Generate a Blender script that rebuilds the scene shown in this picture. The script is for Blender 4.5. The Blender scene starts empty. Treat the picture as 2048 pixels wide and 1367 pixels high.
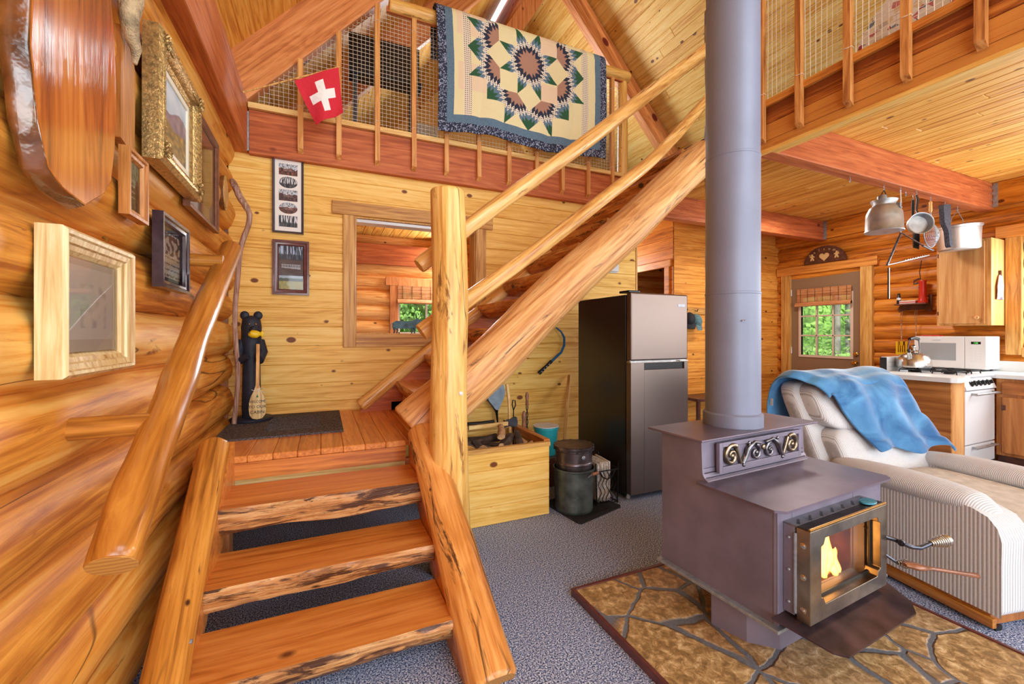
import bpy, bmesh, math, random
from mathutils import Vector, Matrix, noise
random.seed(7)
S = bpy.context.scene
COL = S.collection
PI = math.pi
R = math.radians

# ------------------------------------------------------------------ camera, world, light
CAMZ = 1.3
cd = bpy.data.cameras.new('camera'); cam = bpy.data.objects.new('camera', cd); COL.objects.link(cam)
cd.sensor_width = 36; cd.lens = 36 * 850 / 2048; cd.shift_y = -15.5 / 2048; cd.clip_start = 0.02
cam.location = (0, 0, CAMZ); cam.rotation_euler = (R(90), 0, R(-24))
S.camera = cam
S.view_settings.view_transform = 'Standard'; S.view_settings.look = 'None'
S.view_settings.gamma = 1; S.view_settings.use_curve_mapping = False
S.view_settings.exposure = 0.0
S.cycles.use_denoising = True
S.cycles.max_bounces = 8; S.cycles.diffuse_bounces = 5; S.cycles.glossy_bounces = 4
S.cycles.transmission_bounces = 6; S.cycles.transparent_max_bounces = 12
S.cycles.sample_clamp_indirect = 4; S.cycles.caustics_reflective = False; S.cycles.caustics_refractive = False

w = bpy.data.worlds.new('world'); S.world = w; w.use_nodes = True
bg = w.node_tree.nodes['Background']
bg.inputs[0].default_value = (0.82, 0.92, 1.0, 1); bg.inputs[1].default_value = 1.6

def area(name, loc, target, sx, sy, power, col=(1, 1, 1), spread=180):
    l = bpy.data.lights.new(name, 'AREA'); l.shape = 'RECTANGLE'; l.size = sx; l.size_y = sy
    l.energy = power; l.color = col; l.spread = R(spread)
    o = bpy.data.objects.new(name, l); COL.objects.link(o); o.location = loc
    o.rotation_euler = (Vector(target) - Vector(loc)).to_track_quat('-Z', 'Y').to_euler()
    return o
sun = bpy.data.lights.new('sun', 'SUN'); sun.energy = 3.2; sun.angle = R(2); sun.color = (1, .96, .88)
so = bpy.data.objects.new('sun', sun); COL.objects.link(so)
so.rotation_euler = Vector((0.75, 0.35, -0.9)).to_track_quat('-Z', 'Y').to_euler()
# daylight through the tall front gable windows behind the camera
area('front_window_light_low', (0.5, -2.35, 1.5), (1.6, 3, 1.2), 2.4, 2.0, 120, (.86, .94, 1))
area('front_window_light_mid', (4.3, -2.35, 1.5), (3.6, 3, 1.2), 2.6, 2.0, 105, (.86, .94, 1))
area('front_window_light_high', (3.06, -2.35, 4.1), (2.6, 3.5, 2.6), 3.6, 2.2, 150, (.86, .94, 1))
# daylight through the kitchen window in the right hand wall, the far loft gable window and the back room window
area('kitchen_window_light', (6.72, 1.3, 1.75), (4.0, 2.2, 1.2), 0.9, 0.9, 50, (.88, .95, 1))
area('loft_window_light', (3.06, 7.3, 4.6), (3.0, 4.5, 4.2), 1.6, 1.4, 130, (.88, .95, 1))
area('back_room_window_light', (1.9, 6.0, 2.2), (1.0, 5.0, 1.5), 0.9, 0.9, 75, (.92, .97, 1))
area('hall_light', (3.9, 6.3, 2.3), (4.4, 4.9, 1.6), 0.7, 0.7, 40, (.92, .97, 1))  # area light standing inside the hall, where no window is built
area('side_fill_light', (6.7, -0.9, 1.8), (-.5, 2.0, 1.2), 1.6, 1.4, 85, (.86, .94, 1))  # added fill towards the left log wall; no window opens here
area('kitchen_fill_light', (5.3, 3.2, 2.9), (5.5, 3.0, 0), 0.5, 0.5, 34, (1, .93, .85))  # added fill under the kitchen ceiling; no lamp is modelled there

# ------------------------------------------------------------------ helpers
C24, S24 = math.cos(R(24)), math.sin(R(24))
def at(u, v, X=None, Y=None, Z=None):
    """world point on the plane X=, Y= or Z= that the photograph shows at pixel u, v"""
    a = (u - 1024) / 850; b = (668 - v) / 850
    dx = S24 + a * C24; dy = C24 - a * S24
    t = X / dx if X is not None else (Y / dy if Y is not None else (Z - CAMZ) / b)
    return Vector((t * dx, t * dy, CAMZ + t * b))

def lin(c):
    return tuple(((x / 12.92) if x <= 0.04045 else ((x + 0.055) / 1.055) ** 2.4) for x in [k / 255 for k in c])
def rgba(c): return lin(c) + (1,)

class MB:
    def __init__(s): s.v = []; s.f = []; s.m = []; s.x = None; s.c = None
    def add(s, vs, fs, m=0):
        b = len(s.v)
        for p in vs:
            p = Vector(p); s.v.append(s.x @ p if s.x else p)
        for f in fs: s.f.append([b + i for i in f]); s.m.append(m)
    def box(s, x0, x1, y0, y1, z0, z1, m=0):
        s.add([(x0,y0,z0),(x1,y0,z0),(x1,y1,z0),(x0,y1,z0),(x0,y0,z1),(x1,y0,z1),(x1,y1,z1),(x0,y1,z1)],
              [(0,3,2,1),(4,5,6,7),(0,1,5,4),(1,2,6,5),(2,3,7,6),(3,0,4,7)], m); return s
    def bar(s, p0, p1, wx, wy, m=0, up=(0,0,1)):
        p0 = Vector(p0); p1 = Vector(p1); d = (p1-p0).normalized(); u = Vector(up)
        a = d.cross(u)
        if a.length < 1e-4: a = d.cross(Vector((1,0,0)))
        a.normalize(); b = d.cross(a).normalized()
        vs = []
        for p in (p0, p1):
            for i, j in ((-1,-1),(1,-1),(1,1),(-1,1)): vs.append(p + a*i*wx/2 + b*j*wy/2)
        s.add(vs, [(0,1,2,3),(7,6,5,4),(0,4,5,1),(1,5,6,2),(2,6,7,3),(3,7,4,0)], m); return s
    def tube(s, path, r, seg=8, m=0, cap=True, closed=False):
        P = [Vector(p) for p in path]; n = len(P)
        rr = r if isinstance(r, (list, tuple)) else [r]*n
        t0 = (P[1]-P[0]).normalized(); a = t0.orthogonal().normalized(); vs = []
        for i in range(n):
            if closed: t = (P[(i+1) % n]-P[i-1])
            else: t = (P[min(i+1,n-1)]-P[max(i-1,0)])
            t = t.normalized() if t.length > 1e-9 else t0
            a = (a - t*a.dot(t)); a = a.normalized() if a.length > 1e-6 else t.orthogonal().normalized()
            b = t.cross(a)
            for k in range(seg):
                th = 2*PI*k/seg; vs.append(P[i] + (a*math.cos(th)+b*math.sin(th))*rr[i])
        fs = []
        for i in range(n if closed else n-1):
            for k in range(seg):
                j = (i+1) % n
                fs.append((i*seg+k, i*seg+(k+1)%seg, j*seg+(k+1)%seg, j*seg+k))
        if cap and not closed:
            fs.append(tuple(range(seg-1,-1,-1))); fs.append(tuple((n-1)*seg+k for k in range(seg)))
        s.add(vs, fs, m); return s
    def lathe(s, prof, seg=24, c=(0,0,0), m=0, cap=True):
        c = Vector(c); vs = []; n = len(prof)
        for r, z in prof:
            for k in range(seg):
                th = 2*PI*k/seg; vs.append((c.x+r*math.cos(th), c.y+r*math.sin(th), c.z+z))
        fs = []
        for i in range(n-1):
            for k in range(seg): fs.append((i*seg+k, i*seg+(k+1)%seg, (i+1)*seg+(k+1)%seg, (i+1)*seg+k))
        if cap: fs.append(tuple(range(seg-1,-1,-1))); fs.append(tuple((n-1)*seg+k for k in range(seg)))
        s.add(vs, fs, m); return s
    def prism(s, poly, f, a0, a1, m=0, mc=None):
        """poly of 2D points; f(p, a) -> 3D; extruded from a0 to a1"""
        n = len(poly)
        vs = [f(p, a0) for p in poly] + [f(p, a1) for p in poly]
        s.add(vs, [(i, (i+1)%n, n+(i+1)%n, n+i) for i in range(n)], m)
        s.add(vs, [tuple(range(n-1,-1,-1)), tuple(range(n, 2*n))], m if mc is None else mc); return s
    def ball(s, c, r, m=0, seg=16, rings=10):
        r = r if isinstance(r, (list, tuple)) else (r, r, r); c = Vector(c)
        vs = [(c.x, c.y, c.z - r[2])]
        for i in range(1, rings):
            ph = -PI/2 + PI*i/rings
            for k in range(seg):
                th = 2*PI*k/seg; vs.append((c.x+r[0]*math.cos(ph)*math.cos(th), c.y+r[1]*math.cos(ph)*math.sin(th), c.z+r[2]*math.sin(ph)))
        vs.append((c.x, c.y, c.z + r[2])); L = len(vs)-1
        fs = [(0, 1+(k+1)%seg, 1+k) for k in range(seg)]
        for i in range(rings-2):
            for k in range(seg): fs.append((1+i*seg+k, 1+i*seg+(k+1)%seg, 1+(i+1)*seg+(k+1)%seg, 1+(i+1)*seg+k))
        b = 1+(rings-2)*seg
        fs += [(b+k, b+(k+1)%seg, L) for k in range(seg)]
        s.add(vs, fs, m); return s
    def grid(s, nu, nv, f, m=0):
        vs = [f(i/nu, j/nv) for j in range(nv+1) for i in range(nu+1)]
        fs = [(j*(nu+1)+i, j*(nu+1)+i+1, (j+1)*(nu+1)+i+1, (j+1)*(nu+1)+i) for j in range(nv) for i in range(nu)]
        s.add(vs, fs, m); return s

def obj(name, mb, mats, parent=None, bev=0, smooth=0, loc=None, rot=None, mat=None, seg=2, sub=0, fix=True):
    me = bpy.data.meshes.new(name)
    me.from_pydata([tuple(p) for p in mb.v], [], mb.f)
    if not isinstance(mats, (list, tuple)): mats = [mats]
    for x in mats: me.materials.append(x)
    if len(mats) > 1: me.polygons.foreach_set('material_index', mb.m)
    if fix:
        b = bmesh.new(); b.from_mesh(me); bmesh.ops.recalc_face_normals(b, faces=b.faces); b.to_mesh(me); b.free()
    if smooth:
        me.polygons.foreach_set('use_smooth', [True]*len(me.polygons))
        if smooth < 180: me.set_sharp_from_angle(angle=R(smooth))
    me.update()
    o = bpy.data.objects.new(name, me); COL.objects.link(o)
    if parent: o.parent = parent
    if mat is not None: o.matrix_local = mat
    if loc is not None: o.location = loc
    if rot is not None: o.rotation_euler = rot
    if bev:
        md = o.modifiers.new('edge', 'BEVEL'); md.width = bev; md.segments = seg; md.limit_method = 'ANGLE'; md.angle_limit = R(40)
        if smooth: md.harden_normals = False
    if sub:
        md = o.modifiers.new('sub', 'SUBSURF'); md.levels = sub; md.render_levels = sub
    return o

def tag(o, label=None, cat=None, group=None, kind=None):
    if label: o['label'] = label
    if cat: o['category'] = cat
    if group: o['group'] = group
    if kind: o['kind'] = kind
    return o
def thing(name, label, cat, loc=(0,0,0), rotz=0, group=None):
    o = bpy.data.objects.new(name, None); COL.objects.link(o); o.empty_display_size = .05
    o.location = loc; o.rotation_euler = (0, 0, rotz); tag(o, label, cat, group); return o
def struct(name, mb, mats, **k):
    return tag(obj(name, mb, mats, **k), kind='structure')

# ------------------------------------------------------------------ materials
def nt(name):
    m = bpy.data.materials.new(name); m.use_nodes = True; t = m.node_tree; return m, t, t.nodes['Principled BSDF']
def N(t, typ, **k):
    n = t.nodes.new(typ)
    for a, b in k.items(): setattr(n, a, b)
    return n
def plain(name, c, rough=.5, metal=0, bump=0, bscale=200, spec=.5, var=0, vscale=8, coat=0, emit=0):
    m, t, b = nt(name)
    b.inputs['Base Color'].default_value = rgba(c); b.inputs['Roughness'].default_value = rough; b.inputs['Metallic'].default_value = metal
    b.inputs['Specular IOR Level'].default_value = spec; b.inputs['Coat Weight'].default_value = coat
    if emit: b.inputs['Emission Color'].default_value = rgba(c); b.inputs['Emission Strength'].default_value = emit
    tc = N(t, 'ShaderNodeTexCoord')
    if bump:
        n = N(t, 'ShaderNodeTexNoise'); n.inputs['Scale'].default_value = bscale; n.inputs['Detail'].default_value = 3
        t.links.new(tc.outputs['Object'], n.inputs['Vector'])
        bp = N(t, 'ShaderNodeBump'); bp.inputs['Strength'].default_value = bump; bp.inputs['Distance'].default_value = .01
        t.links.new(n.outputs['Fac'], bp.inputs['Height']); t.links.new(bp.outputs['Normal'], b.inputs['Normal'])
    if var:
        n = N(t, 'ShaderNodeTexNoise'); n.inputs['Scale'].default_value = vscale; n.inputs['Detail'].default_value = 5
        t.links.new(tc.outputs['Object'], n.inputs['Vector'])
        rp = N(t, 'ShaderNodeValToRGB'); e = rp.color_ramp.elements
        e[0].position = .3; e[1].position = .7
        e[0].color = rgba([max(0, x*(1-var)) for x in c]); e[1].color = rgba([min(255, x*(1+var*.6)) for x in c])
        t.links.new(n.outputs['Fac'], rp.inputs['Fac']); t.links.new(rp.outputs['Color'], b.inputs['Base Color'])
    return m

def wood(name, c0, c1, c2, ax='z', knots=0, rough=.4, g=1.0, isl=.3, coat=0, streak=None, bump=.15, vary=.35, kscale=3.2, kcol=(70,35,18), crack=None):
    """c0 light, c1 mid, c2 dark grain; ax the grain axis in object space; knots 0..1; isl how far each board differs"""
    m, t, b = nt(name); L = t.links.new
    tc = N(t, 'ShaderNodeTexCoord'); geo = N(t, 'ShaderNodeNewGeometry')
    off = N(t, 'ShaderNodeVectorMath', operation='SCALE'); cv = N(t, 'ShaderNodeCombineXYZ')
    L(geo.outputs['Random Per Island'], cv.inputs[0]); L(geo.outputs['Random Per Island'], cv.inputs[1]); L(geo.outputs['Random Per Island'], cv.inputs[2])
    L(cv.outputs[0], off.inputs[0]); off.inputs['Scale'].default_value = 37.0
    oi = N(t, 'ShaderNodeObjectInfo'); cv2 = N(t, 'ShaderNodeCombineXYZ')
    for i in range(3): L(oi.outputs['Random'], cv2.inputs[i])
    off2 = N(t, 'ShaderNodeVectorMath', operation='SCALE'); off2.inputs['Scale'].default_value = 23.0; L(cv2.outputs[0], off2.inputs[0])
    ad = N(t, 'ShaderNodeVectorMath', operation='ADD'); L(tc.outputs['Object'], ad.inputs[0]); L(off.outputs[0], ad.inputs[1])
    ad2 = N(t, 'ShaderNodeVectorMath', operation='ADD'); L(ad.outputs[0], ad2.inputs[0]); L(off2.outputs[0], ad2.inputs[1])
    k = 'xyz'.index(ax)
    def mp(s_al, s_ac):
        mpn = N(t, 'ShaderNodeMapping'); sc = [s_ac*g]*3; sc[k] = s_al*g; mpn.inputs['Scale'].default_value = sc
        L(ad2.outputs[0], mpn.inputs['Vector']); return mpn
    a1 = mp(1.6, 38); n1 = N(t, 'ShaderNodeTexNoise'); n1.inputs['Scale'].default_value = 1; n1.inputs['Detail'].default_value = 6; n1.inputs['Roughness'].default_value = .65; n1.inputs['Distortion'].default_value = .6
    L(a1.outputs[0], n1.inputs['Vector'])
    a2 = mp(.7, 5); n2 = N(t, 'ShaderNodeTexNoise'); n2.inputs['Scale'].default_value = 1; n2.inputs['Detail'].default_value = 3; n2.inputs['Distortion'].default_value = 1.0
    L(a2.outputs[0], n2.inputs['Vector'])
    # cathedral rings: sine of a smooth noise
    sn = N(t, 'ShaderNodeMath', operation='MULTIPLY'); L(n2.outputs['Fac'], sn.inputs[0]); sn.inputs[1].default_value = 55
    si = N(t, 'ShaderNodeMath', operation='SINE'); L(sn.outputs[0], si.inputs[0])
    sm = N(t, 'ShaderNodeMath', operation='MULTIPLY_ADD'); L(si.outputs[0], sm.inputs[0]); sm.inputs[1].default_value = .065; nb = N(t, 'ShaderNodeMath', operation='MULTIPLY_ADD'); L(n1.outputs['Fac'], nb.inputs[0]); nb.inputs[1].default_value = 1.45; nb.inputs[2].default_value = -.225; L(nb.outputs[0], sm.inputs[2])
    sm2 = N(t, 'ShaderNodeMath', operation='MULTIPLY_ADD'); L(n2.outputs['Fac'], sm2.inputs[0]); sm2.inputs[1].default_value = vary; L(sm.outputs[0], sm2.inputs[2])
    im = N(t, 'ShaderNodeMath', operation='MULTIPLY_ADD'); L(geo.outputs['Random Per Island'], im.inputs[0]); im.inputs[1].default_value = isl; L(sm2.outputs[0], im.inputs[2])
    sub = N(t, 'ShaderNodeMath', operation='SUBTRACT'); L(im.outputs[0], sub.inputs[0]); sub.inputs[1].default_value = vary/2+isl/2
    rp = N(t, 'ShaderNodeValToRGB'); e = rp.color_ramp.elements
    e[0].position = .2; e[0].color = rgba(c2); e[1].position = .8; e[1].color = rgba(c0)
    x = rp.color_ramp.elements.new(.5); x.color = rgba(c1)
    L(sub.outputs[0], rp.inputs['Fac']); out = rp.outputs['Color']
    if streak:
        a3 = mp(2.2, 17); n3 = N(t, 'ShaderNodeTexNoise'); n3.inputs['Scale'].default_value = 1; n3.inputs['Detail'].default_value = 7; n3.inputs['Roughness'].default_value = .7; n3.inputs['Distortion'].default_value = .8
        L(a3.outputs[0], n3.inputs['Vector'])
        r3 = N(t, 'ShaderNodeValToRGB'); q = r3.color_ramp.elements; th = streak[1]
        q[0].position = th; q[0].color = (0,0,0,1); q[1].position = th+.07; q[1].color = (1,1,1,1)
        L(n3.outputs['Fac'], r3.inputs['Fac'])
        mx = N(t, 'ShaderNodeMix', data_type='RGBA'); L(r3.outputs['Color'], mx.inputs[0]); L(out, mx.inputs[6]); mx.inputs[7].default_value = rgba(streak[0]); out = mx.outputs[2]
    if crack:
        a4 = mp(.5, 4.2); n4 = N(t, 'ShaderNodeTexNoise'); n4.inputs['Scale'].default_value = 1; n4.inputs['Detail'].default_value = 2; n4.inputs['Distortion'].default_value = .3; L(a4.outputs[0], n4.inputs['Vector'])
        d4 = N(t, 'ShaderNodeMath', operation='SUBTRACT'); L(n4.outputs['Fac'], d4.inputs[0]); d4.inputs[1].default_value = .5
        b4 = N(t, 'ShaderNodeMath', operation='ABSOLUTE'); L(d4.outputs[0], b4.inputs[0])
        q4 = N(t, 'ShaderNodeMapRange'); q4.inputs[1].default_value = .001; q4.inputs[2].default_value = crack; q4.inputs[3].default_value = .85; q4.inputs[4].default_value = 0; L(b4.outputs[0], q4.inputs[0])
        a5 = mp(.9, 2.0); n5 = N(t, 'ShaderNodeTexNoise'); n5.inputs['Scale'].default_value = 1; L(a5.outputs[0], n5.inputs['Vector'])
        q5 = N(t, 'ShaderNodeMapRange'); q5.inputs[1].default_value = .47; q5.inputs[2].default_value = .53; L(n5.outputs['Fac'], q5.inputs[0])
        q6 = N(t, 'ShaderNodeMath', operation='MULTIPLY'); L(q4.outputs[0], q6.inputs[0]); L(q5.outputs[0], q6.inputs[1])
        mx = N(t, 'ShaderNodeMix', data_type='RGBA'); L(q6.outputs[0], mx.inputs[0]); L(out, mx.inputs[6]); mx.inputs[7].default_value = rgba((84,48,26)); out = mx.outputs[2]
    if knots:
        mk = mp(kscale*.72, kscale*1.1); vo = N(t, 'ShaderNodeTexVoronoi'); vo.inputs['Scale'].default_value = 1; L(mk.outputs[0], vo.inputs['Vector'])
        sz = N(t, 'ShaderNodeSeparateColor'); L(vo.outputs['Color'], sz.inputs[0])
        th = N(t, 'ShaderNodeMath', operation='MULTIPLY_ADD'); L(sz.outputs[0], th.inputs[0]); th.inputs[1].default_value = .17*knots; th.inputs[2].default_value = -.004
        df = N(t, 'ShaderNodeMath', operation='SUBTRACT'); L(th.outputs[0], df.inputs[0]); L(vo.outputs['Distance'], df.inputs[1])
        mr = N(t, 'ShaderNodeMapRange'); mr.inputs[1].default_value = -.035; mr.inputs[2].default_value = .012; L(df.outputs[0], mr.inputs[0])
        mx = N(t, 'ShaderNodeMix', data_type='RGBA'); L(mr.outputs[0], mx.inputs[0]); L(out, mx.inputs[6]); mx.inputs[7].default_value = rgba(kcol); out = mx.outputs[2]
    L(out, b.inputs['Base Color'])
    b.inputs['Roughness'].default_value = rough; b.inputs['Specular IOR Level'].default_value = .32; b.inputs['Coat Weight'].default_value = coat*.8; b.inputs['Coat Roughness'].default_value = .15
    if bump:
        bp = N(t, 'ShaderNodeBump'); bp.inputs['Strength'].default_value = bump; bp.inputs['Distance'].default_value = .01
        L(sub.outputs[0], bp.inputs['Height']); L(bp.outputs['Normal'], b.inputs['Normal'])
    return m

def endgrain(name, c0, c1):
    m, t, b = nt(name); L = t.links.new
    tc = N(t, 'ShaderNodeTexCoord'); mp = N(t, 'ShaderNodeMapping'); mp.inputs['Scale'].default_value = (1, 1, 0); L(tc.outputs['Object'], mp.inputs[0])
    wv = N(t, 'ShaderNodeTexWave', wave_type='RINGS', rings_direction='Z'); wv.inputs['Scale'].default_value = 28; wv.inputs['Distortion'].default_value = 1.5; wv.inputs['Detail'].default_value = 3
    L(mp.outputs[0], wv.inputs['Vector'])
    rp = N(t, 'ShaderNodeValToRGB'); rp.color_ramp.elements[0].color = rgba(c1); rp.color_ramp.elements[1].color = rgba(c0)
    L(wv.outputs['Fac'], rp.inputs['Fac']); L(rp.outputs['Color'], b.inputs['Base Color']); b.inputs['Roughness'].default_value = .5
    return m

M = {}
M['wall_log'] = wood('golden_log', (236,176,98), (218,142,62), (160,84,30), 'z', .55, .33, .9, .2, coat=.15, streak=((140,70,26), .66), vary=.6, kscale=2.2)
M['wall_log_y'] = wood('golden_log_y', (240,186,98), (222,148,58), (170,94,30), 'y', .6, .5, .8, .25, coat=0, streak=((150,84,36), .63), vary=.4, kscale=4.0, crack=.006)
M['kitchen_log'] = wood('kitchen_log', (226,150,58), (200,120,38), (136,70,20), 'y', .55, .42, 1.1, .3, streak=((120,62,20), .68), vary=.5, kscale=2.6)
M['back_log'] = wood('back_log', (255,212,148), (250,184,108), (210,130,62), 'x', .7, .45, 1.0, .12, vary=.25, kscale=5)
M['pine_x'] = wood('pine_board_x', (250,212,128), (240,190,96), (212,150,58), 'x', .95, .5, 1.0, .2, bump=.05, vary=.3, kscale=6.5, kcol=(120,66,28))
M['pine_y'] = wood('pine_board_y', (250,212,130), (240,188,98), (212,146,58), 'y', .95, .5, 1.0, .3, bump=.05, vary=.3, kscale=6.0, kcol=(120,66,28))
M['ceil_y'] = wood('ceiling_board_y', (246,196,104), (232,168,72), (192,118,42), 'y', .85, .5, 1.1, .3, bump=.05, vary=.3, kscale=6.5, kcol=(110,58,22))
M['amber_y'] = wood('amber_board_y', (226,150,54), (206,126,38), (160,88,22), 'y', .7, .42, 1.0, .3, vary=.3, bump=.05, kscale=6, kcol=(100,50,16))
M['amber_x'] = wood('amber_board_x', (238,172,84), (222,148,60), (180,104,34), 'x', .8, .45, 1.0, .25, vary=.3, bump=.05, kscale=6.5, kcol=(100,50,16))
M['fir_x'] = wood('fir_beam_x', (212,132,80), (192,104,60), (156,76,42), 'x', .8, .5, 1.0, .15, vary=.35, kscale=3.5, kcol=(100,34,26))
M['fir_y'] = wood('fir_beam_y', (216,134,74), (196,108,54), (150,72,32), 'y', .6, .45, 1.0, .15, vary=.35, kscale=3.0, kcol=(100,34,26))
M['fir_z'] = wood('fir_beam_z', (232,162,104), (216,138,80), (176,100,54), 'z', 1.0, .45, 1.0, .15, vary=.35, kscale=3.0, kcol=(110,40,30))
M['cedar_y'] = wood('cedar_lamination', (210,140,66), (184,106,44), (128,62,24), 'y', .25, .42, 1.0, .8, vary=.3, kcol=(90,40,16))
M['trim_z'] = wood('cedar_trim_z', (226,180,110), (204,152,80), (164,106,50), 'z', .9, .42, 1.0, .25, vary=.4, kscale=4, kcol=(116,52,34))
M['trim_x'] = wood('cedar_trim_x', (226,180,110), (202,150,78), (164,106,50), 'x', .9, .42, 1.0, .25, vary=.4, kscale=4, kcol=(116,52,34))
M['trim_y'] = wood('cedar_trim_y', (232,166,84), (212,138,60), (170,94,38), 'y', .8, .42, 1.0, .25, vary=.4, kscale=4, kcol=(116,52,34))
M['baluster'] = wood('baluster_wood', (230,172,104), (206,138,74), (150,84,42), 'z', .2, .42, 1.0, .25, vary=.5)
M['post_log'] = wood('peeled_post', (246,206,132), (232,180,96), (196,130,58), 'z', .9, .36, 1.0, .2, coat=.15, streak=((140,92,48), .585), vary=.35, kscale=9, crack=.006)
M['rail_log'] = wood('peeled_rail', (244,204,138), (224,168,92), (170,104,48), 'z', .3, .3, 1.0, .2, coat=.3, streak=((136,84,46), .59), vary=.4)
M['stringer'] = wood('stringer_log', (242,200,140), (226,168,106), (184,118,64), 'z', .6, .42, 1.0, .2, coat=.05, streak=((112,80,60), .60), vary=.4, kscale=4, crack=.007)
M['dark_rail'] = wood('oiled_handrail', (206,138,58), (172,104,36), (118,64,20), 'z', .3, .25, .7, .2, coat=.5, vary=.5)
M['left_stringer'] = wood('stair_log', (226,160,72), (200,130,50), (142,84,30), 'z', .5, .3, 1.0, .2, coat=.3, streak=((88,54,28), .60), vary=.4, kscale=7, crack=.005)
M['right_stringer'] = wood('stair_log_streaked', (232,166,92), (206,132,62), (150,80,34), 'z', .3, .3, 1.0, .2, coat=.3, streak=((86,50,30), .55), vary=.45, kscale=5, crack=.008)
M['tread_top'] = wood('stained_tread', (222,150,74), (204,124,52), (160,86,32), 'x', .6, .32, .9, .2, coat=.2, vary=.4, bump=.05, kcol=(110,56,24))
M['tread_front'] = wood('barked_edge', (226,180,122), (196,134,76), (120,72,36), 'x', .8, .38, 1.3, .2, coat=.2, streak=((84,50,30), .49), vary=.6, kscale=5, bump=.6, kcol=(60,32,18), crack=.01)
M['landing'] = wood('landing_board', (228,152,80), (210,128,58), (168,92,38), 'y', .3, .35, 1.0, .3, coat=.25, vary=.3, bump=.05)
M['landing_x'] = wood('landing_edge', (226,152,78), (206,124,56), (160,84,34), 'x', .5, .3, .8, .3, coat=.2, vary=.4, bump=.05)
M['pale_x'] = wood('pale_pine', (246,216,150), (232,190,120), (200,150,80), 'x', .6, .4, 1.0, .2)
M['slab'] = wood('varnished_slab', (220,140,56), (190,104,34), (130,62,18), 'z', .3, .08, .7, 0, coat=1, vary=.6, kcol=(90,40,12))
M['bark'] = plain('bark_edge', (112,66,34), .2, bump=.6, bscale=22, var=.4, vscale=14, coat=.8)
M['end'] = endgrain('end_grain', (220,170,100), (196,142,76))
M['end_dark'] = endgrain('end_grain_dark', (204,146,70), (180,118,50))
M['birch'] = wood('birch_veneer', (222,176,120), (206,152,96), (178,120,68), 'z', 0, .35, .5, .1, vary=.9, coat=.2)
M['walnut_panel'] = wood('birch_panel', (186,124,66), (160,100,48), (124,72,32), 'x', 0, .35, .5, .1, vary=.9, coat=.2)
M['cab_wood'] = wood('cabinet_wood', (202,138,74), (176,110,54), (140,80,36), 'z', 0, .35, .5, .1, vary=.9, coat=.2)
M['dark_wood'] = plain('dark_wood', (86,48,34), .4, var=.25, vscale=20)
M['mahogany'] = plain('mahogany', (98,50,46), .3, coat=.3, var=.15, vscale=30)
M['gilt'] = plain('gilt', (190,160,104), .3, .7, bump=.3, bscale=120, var=.25, vscale=60)
M['gold_wood'] = wood('honey_frame', (238,196,130), (214,162,90), (170,112,54), 'z', .1, .35, 1.6, .3)
M['oak_frame'] = wood('oak_frame', (214,150,84), (186,118,58), (144,82,34), 'z', .1, .35, 1.6, .3)
M['pale_frame'] = wood('pale_frame', (238,218,170), (216,184,126), (176,130,76), 'z', .1, .35, 1.4, .3)
M['black_frame'] = plain('black_frame', (58,44,52), .25, coat=.4, var=.2, vscale=30)
M['stick'] = wood('walking_stick', (196,164,148), (158,118,98), (104,66,50), 'z', .2, .55, 2.0, .1, streak=((88,54,40), .6), bump=.4)
M['black'] = plain('black', (18,18,20), .35)
M['softblack'] = plain('soft_black', (26,27,34), .75)
M['navy'] = plain('navy_black_wood', (30,34,48), .6, var=.25, vscale=30, bump=.2, bscale=60)
M['white'] = plain('white_enamel', (216,218,220), .22)
M['offwhite'] = plain('offwhite_laminate', (218,222,222), .3)
M['almond'] = plain('almond_paint', (226,212,196), .45)
M['taupe'] = plain('taupe_door_paint', (138,110,84), .45)
M['pinktrim'] = plain('window_trim_paint', (214,190,172), .5)
M['steel'] = plain('steel', (198,198,196), .25, 1, var=.1, vscale=20)
M['alum'] = plain('brushed_aluminium', (178,180,184), .42, .7, var=.12, vscale=14)
M['galv'] = plain('galvanised', (162,170,180), .45, .6, var=.12, vscale=40)
M['iron'] = plain('black_iron', (28,28,30), .5, .6)
M['darksteel'] = plain('dark_steel', (84,86,96), .3, .9)
M['brass'] = plain('brass', (190,150,80), .25, 1)
M['glass'] = None
m, t, b = nt('clear_glass'); b.inputs['Base Color'].default_value = (1,1,1,1); b.inputs['Roughness'].default_value = .02
b.inputs['Transmission Weight'].default_value = 1; b.inputs['IOR'].default_value = 1.05; M['glass'] = m
m, t, b = nt('picture_glass'); g = N(t, 'ShaderNodeBsdfGlossy'); g.inputs['Roughness'].default_value = .03; tr = N(t, 'ShaderNodeBsdfTransparent'); fr = N(t, 'ShaderNodeFresnel'); fr.inputs[0].default_value = 1.45
mx = N(t, 'ShaderNodeMixShader'); t.links.new(fr.outputs[0], mx.inputs[0]); t.links.new(tr.outputs[0], mx.inputs[1]); t.links.new(g.outputs[0], mx.inputs[2]); t.links.new(mx.outputs[0], t.nodes['Material Output'].inputs[0]); M['pglass'] = m
m, t, b = nt('stove_glass'); g = N(t, 'ShaderNodeBsdfGlossy'); g.inputs['Roughness'].default_value = .08; tr = N(t, 'ShaderNodeBsdfTransparent'); tr.inputs[0].default_value = (.86,.78,.72,1)
mx = N(t, 'ShaderNodeMixShader'); mx.inputs[0].default_value = .1; t.links.new(tr.outputs[0], mx.inputs[1]); t.links.new(g.outputs[0], mx.inputs[2]); t.links.new(mx.outputs[0], t.nodes['Material Output'].inputs[0]); M['sglass'] = m
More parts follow.
